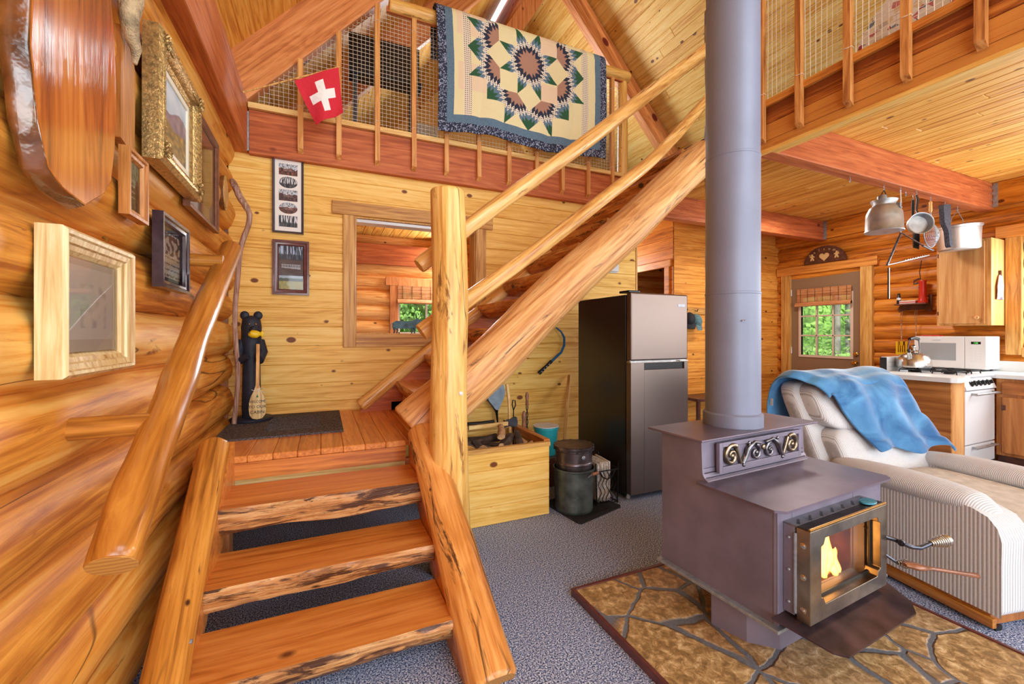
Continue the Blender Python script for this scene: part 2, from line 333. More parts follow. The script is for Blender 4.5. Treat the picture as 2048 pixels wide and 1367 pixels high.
# vertex painted surface (pictures, quilt)
def painted(name, rough=.6, bump=0):
    m, t, b = nt(name); a = N(t, 'ShaderNodeVertexColor'); a.layer_name = 'Col'; t.links.new(a.outputs['Color'], b.inputs['Base Color']); b.inputs['Roughness'].default_value = rough
    if bump:
        tc = N(t, 'ShaderNodeTexCoord'); n = N(t, 'ShaderNodeTexNoise'); n.inputs['Scale'].default_value = 40; t.links.new(tc.outputs['Object'], n.inputs['Vector'])
        bp = N(t, 'ShaderNodeBump'); bp.inputs['Strength'].default_value = bump; bp.inputs['Distance'].default_value = .02; t.links.new(n.outputs['Fac'], bp.inputs['Height']); t.links.new(bp.outputs['Normal'], b.inputs['Normal'])
    return m
M['paint'] = painted('printed_picture', .45); M['quilt'] = painted('quilt_cloth', .9, .35)
# carpet
def speckle(name, cols, sc, rough=.95, bump=.6, vsc=1.2):
    m, t, b = nt(name); L = t.links.new
    tc = N(t, 'ShaderNodeTexCoord'); n = N(t, 'ShaderNodeTexNoise'); n.inputs['Scale'].default_value = sc; n.inputs['Detail'].default_value = 2; n.inputs['Roughness'].default_value = .8
    L(tc.outputs['Object'], n.inputs['Vector']); rp = N(t, 'ShaderNodeValToRGB'); e = rp.color_ramp.elements
    e[0].position = .40; e[0].color = rgba(cols[0]); e[1].position = .60; e[1].color = rgba(cols[-1])
    for i, c in enumerate(cols[1:-1]):
        x = e.new(.40+.20*(i+1)/(len(cols)-1)); x.color = rgba(c)
    n2 = N(t, 'ShaderNodeTexNoise'); n2.inputs['Scale'].default_value = vsc; L(tc.outputs['Object'], n2.inputs['Vector'])
    L(n.outputs['Fac'], rp.inputs['Fac']); L(rp.outputs['Color'], b.inputs['Base Color']); b.inputs['Roughness'].default_value = rough; b.inputs['Specular IOR Level'].default_value = .1
    bp = N(t, 'ShaderNodeBump'); bp.inputs['Strength'].default_value = bump; bp.inputs['Distance'].default_value = .01; L(n.outputs['Fac'], bp.inputs['Height']); L(bp.outputs['Normal'], b.inputs['Normal'])
    return m
M['carpet'] = speckle('speckled_carpet', [(44,58,96), (104,120,158), (158,170,200), (222,228,240)], 150)
M['mat'] = speckle('ribbed_mat_pile', [(58,54,56), (86,80,80), (120,108,104)], 120)
M['loftcarpet'] = speckle('loft_carpet', [(50,52,74), (76,78,100), (110,110,126)], 130)
# brushed steel front
def brushed(name, c, rough, ax):
    m, t, b = nt(name); L = t.links.new; b.inputs['Base Color'].default_value = rgba(c); b.inputs['Metallic'].default_value = 1
    tc = N(t, 'ShaderNodeTexCoord'); mp = N(t, 'ShaderNodeMapping'); s = [300,300,300]; s['xyz'.index(ax)] = 3; mp.inputs['Scale'].default_value = s; L(tc.outputs['Object'], mp.inputs[0])
    n = N(t, 'ShaderNodeTexNoise'); n.inputs['Scale'].default_value = 1; L(mp.outputs[0], n.inputs['Vector'])
    mr = N(t, 'ShaderNodeMapRange'); mr.inputs[3].default_value = rough-.05; mr.inputs[4].default_value = rough+.08; L(n.outputs['Fac'], mr.inputs[0]); L(mr.outputs[0], b.inputs['Roughness'])
    return m
M['fridge'] = brushed('stainless_door', (134,120,113), .38, 'x')
M['fridge_side'] = plain('dark_fridge_side', (34,32,32), .28, spec=.6)
# stove paint: satin brown grey with rubbed patches
M['stove'] = plain('stove_paint', (126,118,134), .42, .25, bump=.08, bscale=500, var=.12, vscale=5)
M['stove_top'] = plain('stove_top_paint', (110,98,112), .33, .35, bump=.05, bscale=400, var=.2, vscale=4)
M['pipe'] = plain('stove_pipe_paint', (124,128,148), .5, .2, var=.05, vscale=3)
M['lip'] = plain('scuffed_steel', (84,66,70), .3, .6, var=.35, vscale=9)
M['antique_steel'] = plain('antique_steel', (150,138,118), .28, 1, var=.25, vscale=10)
# hearth stone
def flag():
    m, t, b = nt('slate_hearth'); L = t.links.new
    tc = N(t, 'ShaderNodeTexCoord'); ns = N(t, 'ShaderNodeTexNoise'); ns.inputs['Scale'].default_value = 9; ns.inputs['Detail'].default_value = 3; L(tc.outputs['Object'], ns.inputs['Vector'])
    ss = N(t, 'ShaderNodeVectorMath', operation='MULTIPLY_ADD'); L(ns.outputs['Color'], ss.inputs[0]); ss.inputs[1].default_value = (.05,.05,0); 
    L(tc.outputs['Object'], ss.inputs[2])
    mp = N(t, 'ShaderNodeMapping'); mp.inputs['Scale'].default_value = (3.4, 3.0, 0); mp.inputs['Rotation'].default_value = (0,0,.5); L(ss.outputs[0], mp.inputs[0])
    vd = N(t, 'ShaderNodeTexVoronoi', feature='DISTANCE_TO_EDGE'); vd.inputs['Scale'].default_value = 1; L(mp.outputs[0], vd.inputs['Vector'])
    vc = N(t, 'ShaderNodeTexVoronoi'); vc.inputs['Scale'].default_value = 1; L(mp.outputs[0], vc.inputs['Vector'])
    n2 = N(t, 'ShaderNodeTexNoise'); n2.inputs['Scale'].default_value = 26; n2.inputs['Detail'].default_value = 8; n2.inputs['Roughness'].default_value = .7; n2.inputs['Distortion'].default_value = .5; L(tc.outputs['Object'], n2.inputs['Vector'])
    n3 = N(t, 'ShaderNodeTexNoise'); n3.inputs['Scale'].default_value = 5; L(tc.outputs['Object'], n3.inputs['Vector'])
    rp = N(t, 'ShaderNodeValToRGB'); e = rp.color_ramp.elements; e[0].position=.3; e[0].color = rgba((108,92,70)); e[1].position=.7; e[1].color = rgba((238,222,192))
    x = e.new(.45); x.color = rgba((152,124,84)); x = e.new(.56); x.color = rgba((190,164,124)); L(n2.outputs['Fac'], rp.inputs['Fac'])
    mm = N(t, 'ShaderNodeMix', data_type='RGBA', blend_type='MULTIPLY'); mm.inputs[0].default_value = .6; L(rp.outputs['Color'], mm.inputs[6])
    sc = N(t, 'ShaderNodeSeparateColor'); L(vc.outputs['Color'], sc.inputs[0])
    tr_ = N(t, 'ShaderNodeValToRGB'); q = tr_.color_ramp.elements; q[0].color = rgba((255,236,186)); q[1].color = rgba((244,234,226)); x = q.new(.5); x.color = rgba((240,206,164)); L(sc.outputs[0], tr_.inputs[0]); L(tr_.outputs[0], mm.inputs[7])
    gr = N(t, 'ShaderNodeMapRange'); gr.inputs[1].default_value = .018; gr.inputs[2].default_value = .034; L(vd.outputs['Distance'], gr.inputs[0])
    gn = N(t, 'ShaderNodeTexNoise'); gn.inputs['Scale'].default_value = 150; L(tc.outputs['Object'], gn.inputs['Vector'])
    grc = N(t, 'ShaderNodeValToRGB'); grc.color_ramp.elements[0].color = rgba((70,72,78)); grc.color_ramp.elements[1].color = rgba((128,130,136)); L(gn.outputs[0], grc.inputs[0])
    mx = N(t, 'ShaderNodeMix', data_type='RGBA'); L(gr.outputs[0], mx.inputs[0]); L(grc.outputs['Color'], mx.inputs[6]); L(mm.outputs[2], mx.inputs[7]); L(mx.outputs[2], b.inputs['Base Color'])
    b.inputs['Roughness'].default_value = .5
    hh = N(t, 'ShaderNodeMath', operation='MULTIPLY_ADD'); L(n2.outputs['Fac'], hh.inputs[0]); hh.inputs[1].default_value = .5; L(gr.outputs[0], hh.inputs[2])
    bp = N(t, 'ShaderNodeBump'); bp.inputs['Strength'].default_value = .8; bp.inputs['Distance'].default_value = .008; L(hh.outputs[0], bp.inputs['Height']); L(bp.outputs['Normal'], b.inputs['Normal'])
    return m
M['hearth'] = flag()
# corduroy upholstery: ribs across local x
def cord(name, ax='x', sc=90):
    m, t, b = nt(name); L = t.links.new
    tc = N(t, 'ShaderNodeTexCoord'); wv = N(t, 'ShaderNodeTexWave', wave_type='BANDS', bands_direction=ax[0].upper() if len(ax) < 2 else 'DIAGONAL'); wv.inputs['Scale'].default_value = sc/8; wv.inputs['Distortion'].default_value = 1.2; wv.inputs['Detail'].default_value = 2; wv.inputs['Detail Scale'].default_value = .6
    mpc = N(t, 'ShaderNodeMapping'); mpc.inputs['Scale'].default_value = (1, 1, 0) if len(ax) > 1 else (1, 1, 1); L(tc.outputs['Object'], mpc.inputs[0]); L(mpc.outputs[0], wv.inputs['Vector'])
    n = N(t, 'ShaderNodeTexNoise'); n.inputs['Scale'].default_value = 160; L(tc.outputs['Object'], n.inputs['Vector'])
    ma = N(t, 'ShaderNodeMath', operation='MULTIPLY_ADD'); L(n.outputs['Fac'], ma.inputs[0]); ma.inputs[1].default_value = .5; L(wv.outputs['Fac'], ma.inputs[2])
    rp = N(t, 'ShaderNodeValToRGB'); e = rp.color_ramp.elements; e[0].position = .25; e[0].color = rgba((174,172,172)); e[1].position = .85; e[1].color = rgba((216,216,218)); L(ma.outputs[0], rp.inputs['Fac']); L(rp.outputs['Color'], b.inputs['Base Color'])
    b.inputs['Roughness'].default_value = .95; b.inputs['Specular IOR Level'].default_value = .1
    bp = N(t, 'ShaderNodeBump'); bp.inputs['Strength'].default_value = .25; bp.inputs['Distance'].default_value = .005; L(ma.outputs[0], bp.inputs['Height']); L(bp.outputs['Normal'], b.inputs['Normal'])
    return m
M['cord_x'] = cord('corduroy_x', 'x', 330); M['cord_y'] = cord('corduroy_y', 'y', 330)
M['seatcloth'] = plain('worn_cloth', (206,196,182), .95, bump=.4, bscale=300, var=.08, vscale=20, spec=.1)
m, t, b = nt('blue_fleece'); tc = N(t, 'ShaderNodeTexCoord'); n = N(t, 'ShaderNodeTexNoise'); n.inputs['Scale'].default_value = 5; n.inputs['Detail'].default_value = 6; n.inputs['Distortion'].default_value = .8; t.links.new(tc.outputs['Object'], n.inputs['Vector'])
rp = N(t, 'ShaderNodeValToRGB'); e = rp.color_ramp.elements; e[0].position = .36; e[0].color = rgba((34,92,146)); e[1].position = .68; e[1].color = rgba((92,156,204)); t.links.new(n.outputs['Fac'], rp.inputs['Fac']); t.links.new(rp.outputs['Color'], b.inputs['Base Color'])
b.inputs['Roughness'].default_value = .85; b.inputs['Sheen Weight'].default_value = .6; b.inputs['Sheen Roughness'].default_value = .4; M['fleece'] = m
# flame
m, t, b = nt('flame'); L = t.links.new; tc = N(t, 'ShaderNodeTexCoord'); sp = N(t, 'ShaderNodeSeparateXYZ'); L(tc.outputs['Generated'], sp.inputs[0])
lw = N(t, 'ShaderNodeLayerWeight'); lw.inputs[0].default_value = .35
rp = N(t, 'ShaderNodeValToRGB'); e = rp.color_ramp.elements; e[0].position = 0; e[0].color = (1,.62,.2,1); e[1].position = 1; e[1].color = (1,.12,.005,1); x = e.new(.55); x.color = (1,.42,.07,1)
L(lw.outputs['Facing'], rp.inputs[0]); em = N(t, 'ShaderNodeEmission'); em.inputs[1].default_value = 7.0; L(rp.outputs[0], em.inputs[0])
tr = N(t, 'ShaderNodeBsdfTransparent'); mx = N(t, 'ShaderNodeMixShader'); pw = N(t, 'ShaderNodeMath', operation='POWER'); L(lw.outputs['Facing'], pw.inputs[0]); pw.inputs[1].default_value = 1.6
L(pw.outputs[0], mx.inputs[0]); L(em.outputs[0], mx.inputs[1]); L(tr.outputs[0], mx.inputs[2]); L(mx.outputs[0], t.nodes['Material Output'].inputs[0]); M['flame'] = m
m, t, b = nt('embers'); L = t.links.new; tc = N(t, 'ShaderNodeTexCoord'); n = N(t, 'ShaderNodeTexNoise'); n.inputs['Scale'].default_value = 60; n.inputs['Detail'].default_value = 4; L(tc.outputs['Object'], n.inputs['Vector'])
rp = N(t, 'ShaderNodeValToRGB'); e = rp.color_ramp.elements; e[0].position = .36; e[0].color = (.02,.003,0,1); e[1].position = .66; e[1].color = (1,.16,.02,1); L(n.outputs['Fac'], rp.inputs[0]); L(rp.outputs[0], b.inputs['Emission Color']); b.inputs['Emission Strength'].default_value = 2.0
b.inputs['Base Color'].default_value = rgba((90,48,34)); b.inputs['Roughness'].default_value = .9; M['embers'] = m
M['firebrick'] = plain('firebrick', (130,86,62), .9, bump=.3, bscale=60, var=.3, vscale=12)
M['red'] = plain('red_paint', (190,44,30), .3); M['teal'] = plain('teal_plastic', (40,160,170), .4); M['yellow'] = plain('yellow_plastic', (232,196,30), .4)
M['flagred'] = plain('flag_red', (206,42,60), .8); M['flagwhite'] = plain('flag_white', (240,236,232), .8)
M['cream'] = plain('cream_card', (236,228,206), .7); M['greymat'] = plain('grey_mount', (200,192,180), .7)
M['net'] = plain('white_netting', (226,216,200), .7); M['string'] = plain('string', (226,220,210), .8)
M['leaf'] = plain('aspen_leaf', (150,190,96), .6, var=.4, vscale=1.5); M['trunk'] = plain('tree_bark', (176,172,160), .9, var=.3, vscale=6)
M['grass'] = plain('meadow_grass', (120,160,70), .95, var=.4, vscale=2)
M['bamboo'] = wood('bamboo_slats', (222,168,120), (196,132,84), (150,92,54), 'y', 0, .5, 2.5, .3)
M['bamboo_x'] = wood('bamboo_slats_x', (222,168,120), (196,132,84), (150,92,54), 'x', 0, .5, 2.5, .3)
M['copper'] = plain('aged_copper', (92,100,98), .45, .6, var=.35, vscale=9, bump=.2, bscale=40)
M['pail'] = plain('worn_pail', (110,100,104), .35, .8, var=.3, vscale=12)
M['fleshwood'] = plain('turned_wood', (150,100,72), .45, var=.2, vscale=30)
M['bluegreen'] = plain('faded_denim', (96,130,136), .85, var=.2, vscale=25); M['blue_iron'] = plain('blue_steel', (44,100,146), .35, .2)
M['leather'] = plain('bellows_leather', (70,42,30), .5); M['bluepaint'] = plain('grey_blue_paint', (140,158,172), .5, var=.15, vscale=15)
M['paper'] = plain('newsprint', (214,210,206), .9, var=.2, vscale=60); M['ash'] = plain('firewood_bark', (88,68,56), .9, bump=.8, bscale=30, var=.4, vscale=12)
M['splitwood'] = plain('split_wood', (208,160,112), .8, var=.2, vscale=20)
M['green_strap'] = plain('green_flashing', (34,62,52), .5)
M['fur'] = plain('pelt_fur', (196,168,130), .95, bump=.8, bscale=120, var=.4, vscale=14)
M['led'] = plain('led_green', (90,230,90), .5, emit=1.5); M['shade'] = plain('lamp_shade_white', (245,245,240), .6, emit=.6)
M['blueoval'] = plain('blue_stone', (70,140,160), .3, var=.2, vscale=30)
M['spoonwood'] = wood('spoon_wood', (160,104,70), (128,78,50), (96,54,34), 'z', 0, .3, 2, .1, coat=.4)
M['cloth_print'] = plain('floral_print', (228,220,224), .9, var=.25, vscale=9)

M['tread_edge_y'] = wood('barked_edge_y', (220,160,84), (186,116,50), (110,62,24), 'y', .8, .38, 1.3, .2, coat=.2, streak=((74,42,20), .55), vary=.6, kscale=4, bump=.5, kcol=(60,32,18))
M['rail_x'] = wood('peeled_rail_x', (244,200,124), (226,168,86), (176,110,48), 'x', .3, .3, 1.0, .2, coat=.3, streak=((170,104,48), .66), vary=.4)
M['dark_rail_y'] = wood('oiled_handrail_y', (212,150,66), (180,114,40), (120,66,20), 'y', .3, .22, .8, .2, coat=.6, vary=.6)
M['bark_post'] = wood('bark_streaked_post', (214,164,92), (150,104,52), (70,46,26), 'z', .5, .6, 1.2, .2, streak=((58,40,26), .5), vary=.6, bump=.5)
def patch():
    m, t, b = nt('bed_patchwork'); L = t.links.new; tc = N(t, 'ShaderNodeTexCoord'); vo = N(t, 'ShaderNodeTexVoronoi'); vo.inputs['Scale'].default_value = 26; L(tc.outputs['Object'], vo.inputs['Vector'])
    sc = N(t, 'ShaderNodeSeparateColor'); L(vo.outputs['Color'], sc.inputs[0]); rp = N(t, 'ShaderNodeValToRGB'); e = rp.color_ramp.elements; rp.color_ramp.interpolation = 'CONSTANT'
    e[0].color = rgba((236,232,224)); e[1].position = .93; e[1].color = rgba((170,60,76))
    for p, c in ((.62, (196,190,186)), (.72, (226,206,170)), (.8, (120,140,160)), (.86, (200,120,130))):
        x = e.new(p); x.color = rgba(c)
    L(sc.outputs[0], rp.inputs[0]); L(rp.outputs[0], b.inputs['Base Color']); b.inputs['Roughness'].default_value = .9; return m
M['bedcloth'] = patch()
M['steel_dark'] = plain('pewter', (128,128,134), .3, 1, var=.25, vscale=25); M['darksteel2'] = plain('smoked_steel', (70,66,64), .3, .8, var=.3, vscale=14)
M['white_metal'] = plain('nickel', (206,202,190), .25, 1)
M['cord_xy'] = cord('corduroy_side', 'xy', 330); M['cord_z'] = cord('corduroy_back', 'x', 330); M['seatcloth2'] = cord('corduroy_lumbar', 'x', 330)
M['walnut_panel_y'] = wood('birch_panel_dark', (192,132,72), (164,104,52), (128,76,36), 'y', 0, .35, .5, .1, vary=.9, coat=.2)
M['cab_wood_y'] = wood('cabinet_wood_y', (206,140,74), (178,110,54), (140,80,36), 'y', 0, .35, .5, .1, vary=.9, coat=.2)
M['birch2'] = wood('birch_frame', (226,176,112), (208,152,88), (180,122,62), 'z', 0, .4, .6, .1, vary=.5, coat=.1)
M['mwglass'] = plain('grey_oven_window', (150,154,158), .15); M['offwhite2'] = plain('grey_key', (206,208,210), .4)
M['printcloth'] = plain('pot_holder_cloth', (214,176,186), .9, var=.5, vscale=9); M['darkshelf'] = plain('shelf_mahogany', (110,62,44), .4, var=.2)
M['pinkred'] = plain('faded_red', (206,96,84), .6); M['tanpaint'] = plain('tan_paint', (206,168,110), .6)
M['dark_print'] = plain('dark_printed_cloth', (66,64,74), .9, var=.4, vscale=50); M['alum2'] = plain('pale_aluminium', (216,216,216), .4, 1, var=.06, vscale=10)
M['dark_rail_x'] = wood('oiled_peg', (214,152,70), (190,122,48), (140,80,28), 'x', 0, .3, 1, .2, coat=.3, vary=.3)
M['galv_dark'] = plain('dull_steel_shelf', (128,126,130), .35, .7, var=.2, vscale=20)
M['cowblue'] = plain('verdigris', (70,104,116), .5, .2, var=.3, vscale=18)
# ------------------------------------------------------------------ logs and boards
def nz(p, s=1.0): return noise.noise(Vector(p) * s)
def log_mb(L, r0, r1, seg=20, rings=None, wob=.05, seed=0, flat=None, m=0, me=1, bend=0, rnd=.012, oval=1.0, axisf=None):
    """a peeled log along local z from 0 to L; wob = surface irregularity as share of r; flat = cut |y|<flat*r side"""
    mb = MB(); rings = rings or max(4, int(L / .09)); vs = []
    def ring(z, k):
        r = (r0 + (r1 - r0) * z / L) * k; c = (bend*math.sin(PI*z/L) + rnd*nz((z*.9, seed, 3)), rnd*nz((z*.9, seed, 7)))
        out = []
        for i in range(seg):
            th = 2*PI*i/seg; q = 1 + wob*nz((math.cos(th)*1.6+seed*5, math.sin(th)*1.6, z*1.7)) + wob*.5*nz((math.cos(th)*4, math.sin(th)*4+seed, z*6))
            x, y = r*q*math.cos(th), r*q*math.sin(th)*oval
            if flat is not None and y < -flat*r: y = -flat*r
            out.append((c[0]+x, c[1]+y, z))
        return out
    e = min(r0, .02)
    zs = [0, e*.5] + [e + (L-2*e)*i/rings for i in range(rings+1)] + [L-e*.5, L]
    ks = [.9, .985] + [1]*(rings+1) + [.985, .9]
    for z, k in zip(zs, ks): vs += ring(z, k)
    n = len(zs); fs = [(i*seg+k, i*seg+(k+1)%seg, (i+1)*seg+(k+1)%seg, (i+1)*seg+k) for i in range(n-1) for k in range(seg)]
    mb.add(vs, fs, m); b = len(mb.v)
    mb.f.append(list(range(seg-1,-1,-1))); mb.m.append(me); mb.f.append([(n-1)*seg+k for k in range(seg)]); mb.m.append(me)
    return mb
def zmat(p0, p1, up=(0,0,1)):
    """matrix taking local z to p1-p0, local -y facing away from up as far as possible"""
    p0 = Vector(p0); d = (Vector(p1)-p0).normalized(); u = Vector(up); x = u.cross(d)
    if x.length < 1e-4: x = Vector((1,0,0))
    x.normalize(); y = d.cross(x)
    return Matrix.Translation(p0) @ Matrix((x, y, d)).transposed().to_4x4()
def log(name, p0, p1, r0, r1, mats, parent=None, up=(0,0,1), **k):
    L = (Vector(p1)-Vector(p0)).length
    return obj(name, log_mb(L, r0, r1, **k), mats, parent, smooth=50, mat=zmat(p0, p1, up))

def rects(r, holes):
    """r minus holes, as list of rects (a0,a1,b0,b1)"""
    out = [r]
    for h in holes:
        nx = []
        for q in out:
            a0, a1, b0, b1 = q
            if h[0] >= a1 or h[1] <= a0 or h[2] >= b1 or h[3] <= b0: nx.append(q); continue
            if a0 < h[0]: nx.append((a0, h[0], b0, b1))
            if a1 > h[1]: nx.append((h[1], a1, b0, b1))
            c0, c1 = max(a0, h[0]), min(a1, h[1])
            if b0 < h[2]: nx.append((c0, c1, b0, h[2]))
            if b1 > h[3]: nx.append((c0, c1, h[3], b1))
        out = nx
    return out
def boards(name, a, b, step, put, holes=(), run=2.6, mats=None, jitter=True, bev=.004, kind='structure', **k):
    """boards running along a, stacked along b; put(mb, a0, a1, b0, b1) adds one board"""
    mb = MB(); y = b[0]
    while y < b[1] - 1e-4:
        y1 = min(y + step, b[1]); cuts = [a[0]]
        if jitter:
            x = a[0] + random.uniform(.5, run*1.3)
            while x < a[1] - .5: cuts.append(x); x += random.uniform(run*.8, run*1.9)
        cuts.append(a[1])
        for i in range(len(cuts)-1):
            for q in rects((cuts[i], cuts[i+1]-.0015, y, y1-.0012), holes):
                if q[1]-q[0] > .01 and q[3]-q[2] > .01: put(mb, *q)
        y = y1
    o = obj(name, mb, mats, bev=bev, seg=1, **k)
    return tag(o, kind=kind)

XL, XR, YW, YB = -0.62, 6.78, 3.84, 4.57
ZC, ZL = 2.96, 3.03            # kitchen ceiling, loft floor
RX = (XL + .02 + XR) / 2 + .0  # ridge
def zunder(x): return 3.087 + 1.077*(min(x, 2*3.06-x) + .543)
YG = 9.2                       # far gable

# floor
mb = MB(); mb.box(-.95, 7.1, -2.6, YG, -.06, 0); struct('floor', mb, M['carpet'])
# left log wall: spacing and radius as in the photograph, each log tapering a little
mb_all = []
def log_wall(name, axis, a0, a1, pos, z0, z1, step, r, mat, holes=(), seg=18, wob=.05, endmat='end_dark', taper=.0, face=1):
    mb = MB(); z = z0; i = 0
    while z < z1 + step*.4:
        for q in rects((a0, a1, z-step*.45, z+step*.45), [h for h in holes if h[2] < z-step*.1 < h[3] or h[2] < z+step*.1 < h[3]]):
            if q[3]-q[2] < step*.5 and len(holes): continue
            L = q[1]-q[0]
            if L < .06: continue
            s = 1 if i % 2 else -1
            lm = log_mb(L, r*(1-taper*s), r*(1+taper*s), seg=seg, rings=max(3, int(L/.14)), wob=wob, seed=i*3.1+a0, rnd=.02)
            if axis == 'y': X = Matrix.Translation((pos, q[0], z)) @ Matrix(((1,0,0),(0,0,1),(0,1,0))).to_4x4()
            else: X = Matrix.Translation((q[0], pos, z)) @ Matrix(((0,0,1),(1,0,0),(0,1,0))).to_4x4()
            b = len(mb.v); mb.v += [X @ Vector(p) for p in lm.v]; mb.f += [[b+j for j in f] for f in lm.f]; mb.m += lm.m
        z += step; i += 1
    return struct(name, mb, [M[mat], M[endmat]], smooth=50)
log_wall('wall_left', 'y', -2.6, 3.86, XL-.127, .09, 2.66, .236, .129, 'wall_log_y', seg=28, wob=.07, taper=.05)
mb = MB(); mb.box(-.95, XL-.13, -2.6, YG, 0, 3.1); struct('wall_left_outer', mb, M['dark_wood'])
# right log wall with door and window openings
DY0, DY1, DZ1 = 3.385, 4.345, 2.205
WY0, WY1, WZ0, WZ1 = .55, 1.91, 1.16, 2.32
log_wall('wall_right', 'y', -2.6, YB+.02, XR+.10, .08, 2.70, .178, .112, 'kitchen_log', holes=[(DY0-.02, DY1+.02, -1, DZ1), (WY0, WY1, WZ0, WZ1)], seg=18, wob=.06)
mb = MB()
for q in rects((-2.6, YG, 0, 3.1), [(DY0-.02, DY1+.02, -1, DZ1), (WY0, WY1, WZ0, WZ1)]): mb.box(XR+.11, XR+.24, q[0], q[1], q[2], q[3])
struct('wall_right_outer', mb, M['dark_wood'])
# plank walls facing the camera
IX0, IX1, IZ0, IZ1 = .25, 1.33, 1.30, 2.30
def putY(Y, th=.02):
    return lambda mb, a0, a1, b0, b1: mb.box(a0, a1, Y, Y+th, b0, b1)
boards('wall_back', (-.66, 3.25), (-.02, 2.70), .1535, putY(YW), jitter=False, holes=[(IX0, IX1, IZ0, IZ1)], mats=M['pine_x'])
mb = MB()
for q in rects((-.66, 3.25, 0, 2.7), [(IX0, IX1, IZ0, IZ1)]): mb.box(q[0], q[1], YW+.02, YW+.14, q[2], q[3])
struct('wall_back_core', mb, M['pale_x'])
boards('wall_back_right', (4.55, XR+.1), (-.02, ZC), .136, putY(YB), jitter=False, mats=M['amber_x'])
mb = MB(); mb.box(4.57, XR+.1, YB+.02, YB+.1, 0, ZC); struct('wall_back_right_core', mb, M['pale_x'])
# side of the hallway, seen beyond the fridge, with the doorway to the washroom
HY0, HY1, HZ = 4.74, 5.35, 2.27
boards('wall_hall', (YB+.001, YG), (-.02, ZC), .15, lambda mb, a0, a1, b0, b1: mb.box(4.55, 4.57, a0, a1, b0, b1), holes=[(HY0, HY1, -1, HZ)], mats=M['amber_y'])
mb = MB(); mb.box(3.25, 3.27, YW-.004, YW+.15, 0, 2.69); struct('trim_hall_corner', mb, M['trim_z'])
mb = MB()
mb.box(4.528, 4.55, HY0-.09, HY0, 0, HZ+.09); mb.box(4.528, 4.55, HY1, HY1+.09, 0, HZ+.09); mb.box(4.524, 4.55, HY0-.12, HY1+.12, HZ, HZ+.1)
tag(obj('trim_hall_door', mb, M['trim_y'], bev=.004), kind='structure')
log_wall('wall_washroom', 'x', 4.6, XR, 6.45, .1, 2.9, .2, .12, 'back_log', seg=12)
log_wall('wall_hall_end', 'x', 3.2, 4.55, YG-.1, .1, 2.9, .2, .12, 'back_log', seg=12)
# the back room seen through the interior window: log wall with its own window, header beam, ceiling boards
BY = 6.3
bw = [at(795,665,Y=BY), at(905,590,Y=BY)]
RWX0, RWX1, RWZ0, RWZ1 = bw[0].x, bw[0].x+.95, 1.30, 2.0
log_wall('wall_back_room', 'x', -.7, 3.25, BY+.12, .1, 2.75, .215, .125, 'back_log', holes=[(RWX0, RWX1, RWZ0, RWZ1)], seg=14)
mb = MB(); mb.box(3.15, 3.25, YW+.14, BY+.1, 0, 2.7); struct('wall_back_room_side', mb, M['amber_y'])
mb = MB(); mb.box(-.7, 3.2, BY-.14, BY-.02, 2.28, 2.56); tag(obj('trim_back_room_header', mb, M['fir_x'], bev=.006), kind='structure')

# loft floors with the boarded ceilings under them
boards('ceiling_kitchen', (-2.6, YB), (3.09, XR+.1), .1, lambda mb, a0, a1, b0, b1: mb.box(b0, b1, a0, a1, ZC, ZC+.02), mats=M['ceil_y'], bev=.006)
boards('ceiling_back_room', (YW+.0, YG), (-.7, 3.1), .12, lambda mb, a0, a1, b0, b1: mb.box(b0, b1, a0, a1, 2.69, 2.71), mats=M['ceil_y'], bev=.005)
boards('ceiling_hall', (YB, YG), (3.1, XR+.1), .12, lambda mb, a0, a1, b0, b1: mb.box(b0, b1, a0, a1, ZC, ZC+.02), mats=M['ceil_y'], bev=.005)
mb = MB(); mb.box(3.08, XR+.1, -2.6, YG, ZC+.02, ZL); mb.box(-.7, 3.08, YW+.06, YG, 2.71, ZL); struct('floor_loft', mb, M['loftcarpet'])
# exposed beams
def beam(name, b, mat, bev=.008): 
    mb = MB(); mb.box(*b); return tag(obj(name, mb, M[mat], bev=bev), kind='structure')
beam('trim_loft_beam', (-.52, 3.12, YW-.055, YW+.06, 2.685, 3.02), 'fir_x')
beam('trim_loft_strip', (-.52, 3.1, YW-.085, YW+.02, 3.022, 3.065), 'pale_x', .003)
beam('trim_left_plate', (-.665, -.525, -2.6, 3.92, 2.70, 3.09), 'fir_y')
beam('trim_kitchen_beam_1', (3.09, XR, 2.12, 2.24, 2.67, ZC), 'fir_x')
beam('trim_kitchen_beam_2', (3.05, XR, 3.84, 3.96, 2.68, ZC), 'fir_x')
beam('trim_kitchen_ledger', (XR-.06, XR+.02, -2.6, YB, 2.70, ZC), 'amber_y')
# right loft rim: laminated cedar, pale strip under it, strip on top
rim = MB(); n = 5
for i in range(n): rim.box(3.07-.004*(i % 2), 3.13, -2.6, 2.38, 2.70+.062*i, 2.70+.062*(i+1)-.001)
tag(obj('trim_loft_rim', rim, M['cedar_y'], bev=.002, seg=1), kind='structure')
beam('trim_rim_foot', (3.062, 3.15, -2.6, 2.38, 2.672, 2.70), 'pine_y', .002)
beam('trim_rim_cap', (3.045, 3.10, -2.6, 2.38, 3.012, 3.062), 'trim_y', .003)
beam('trim_stairhead', (3.07, 3.14, 2.38, YW, 2.70, 3.02), 'fir_y')
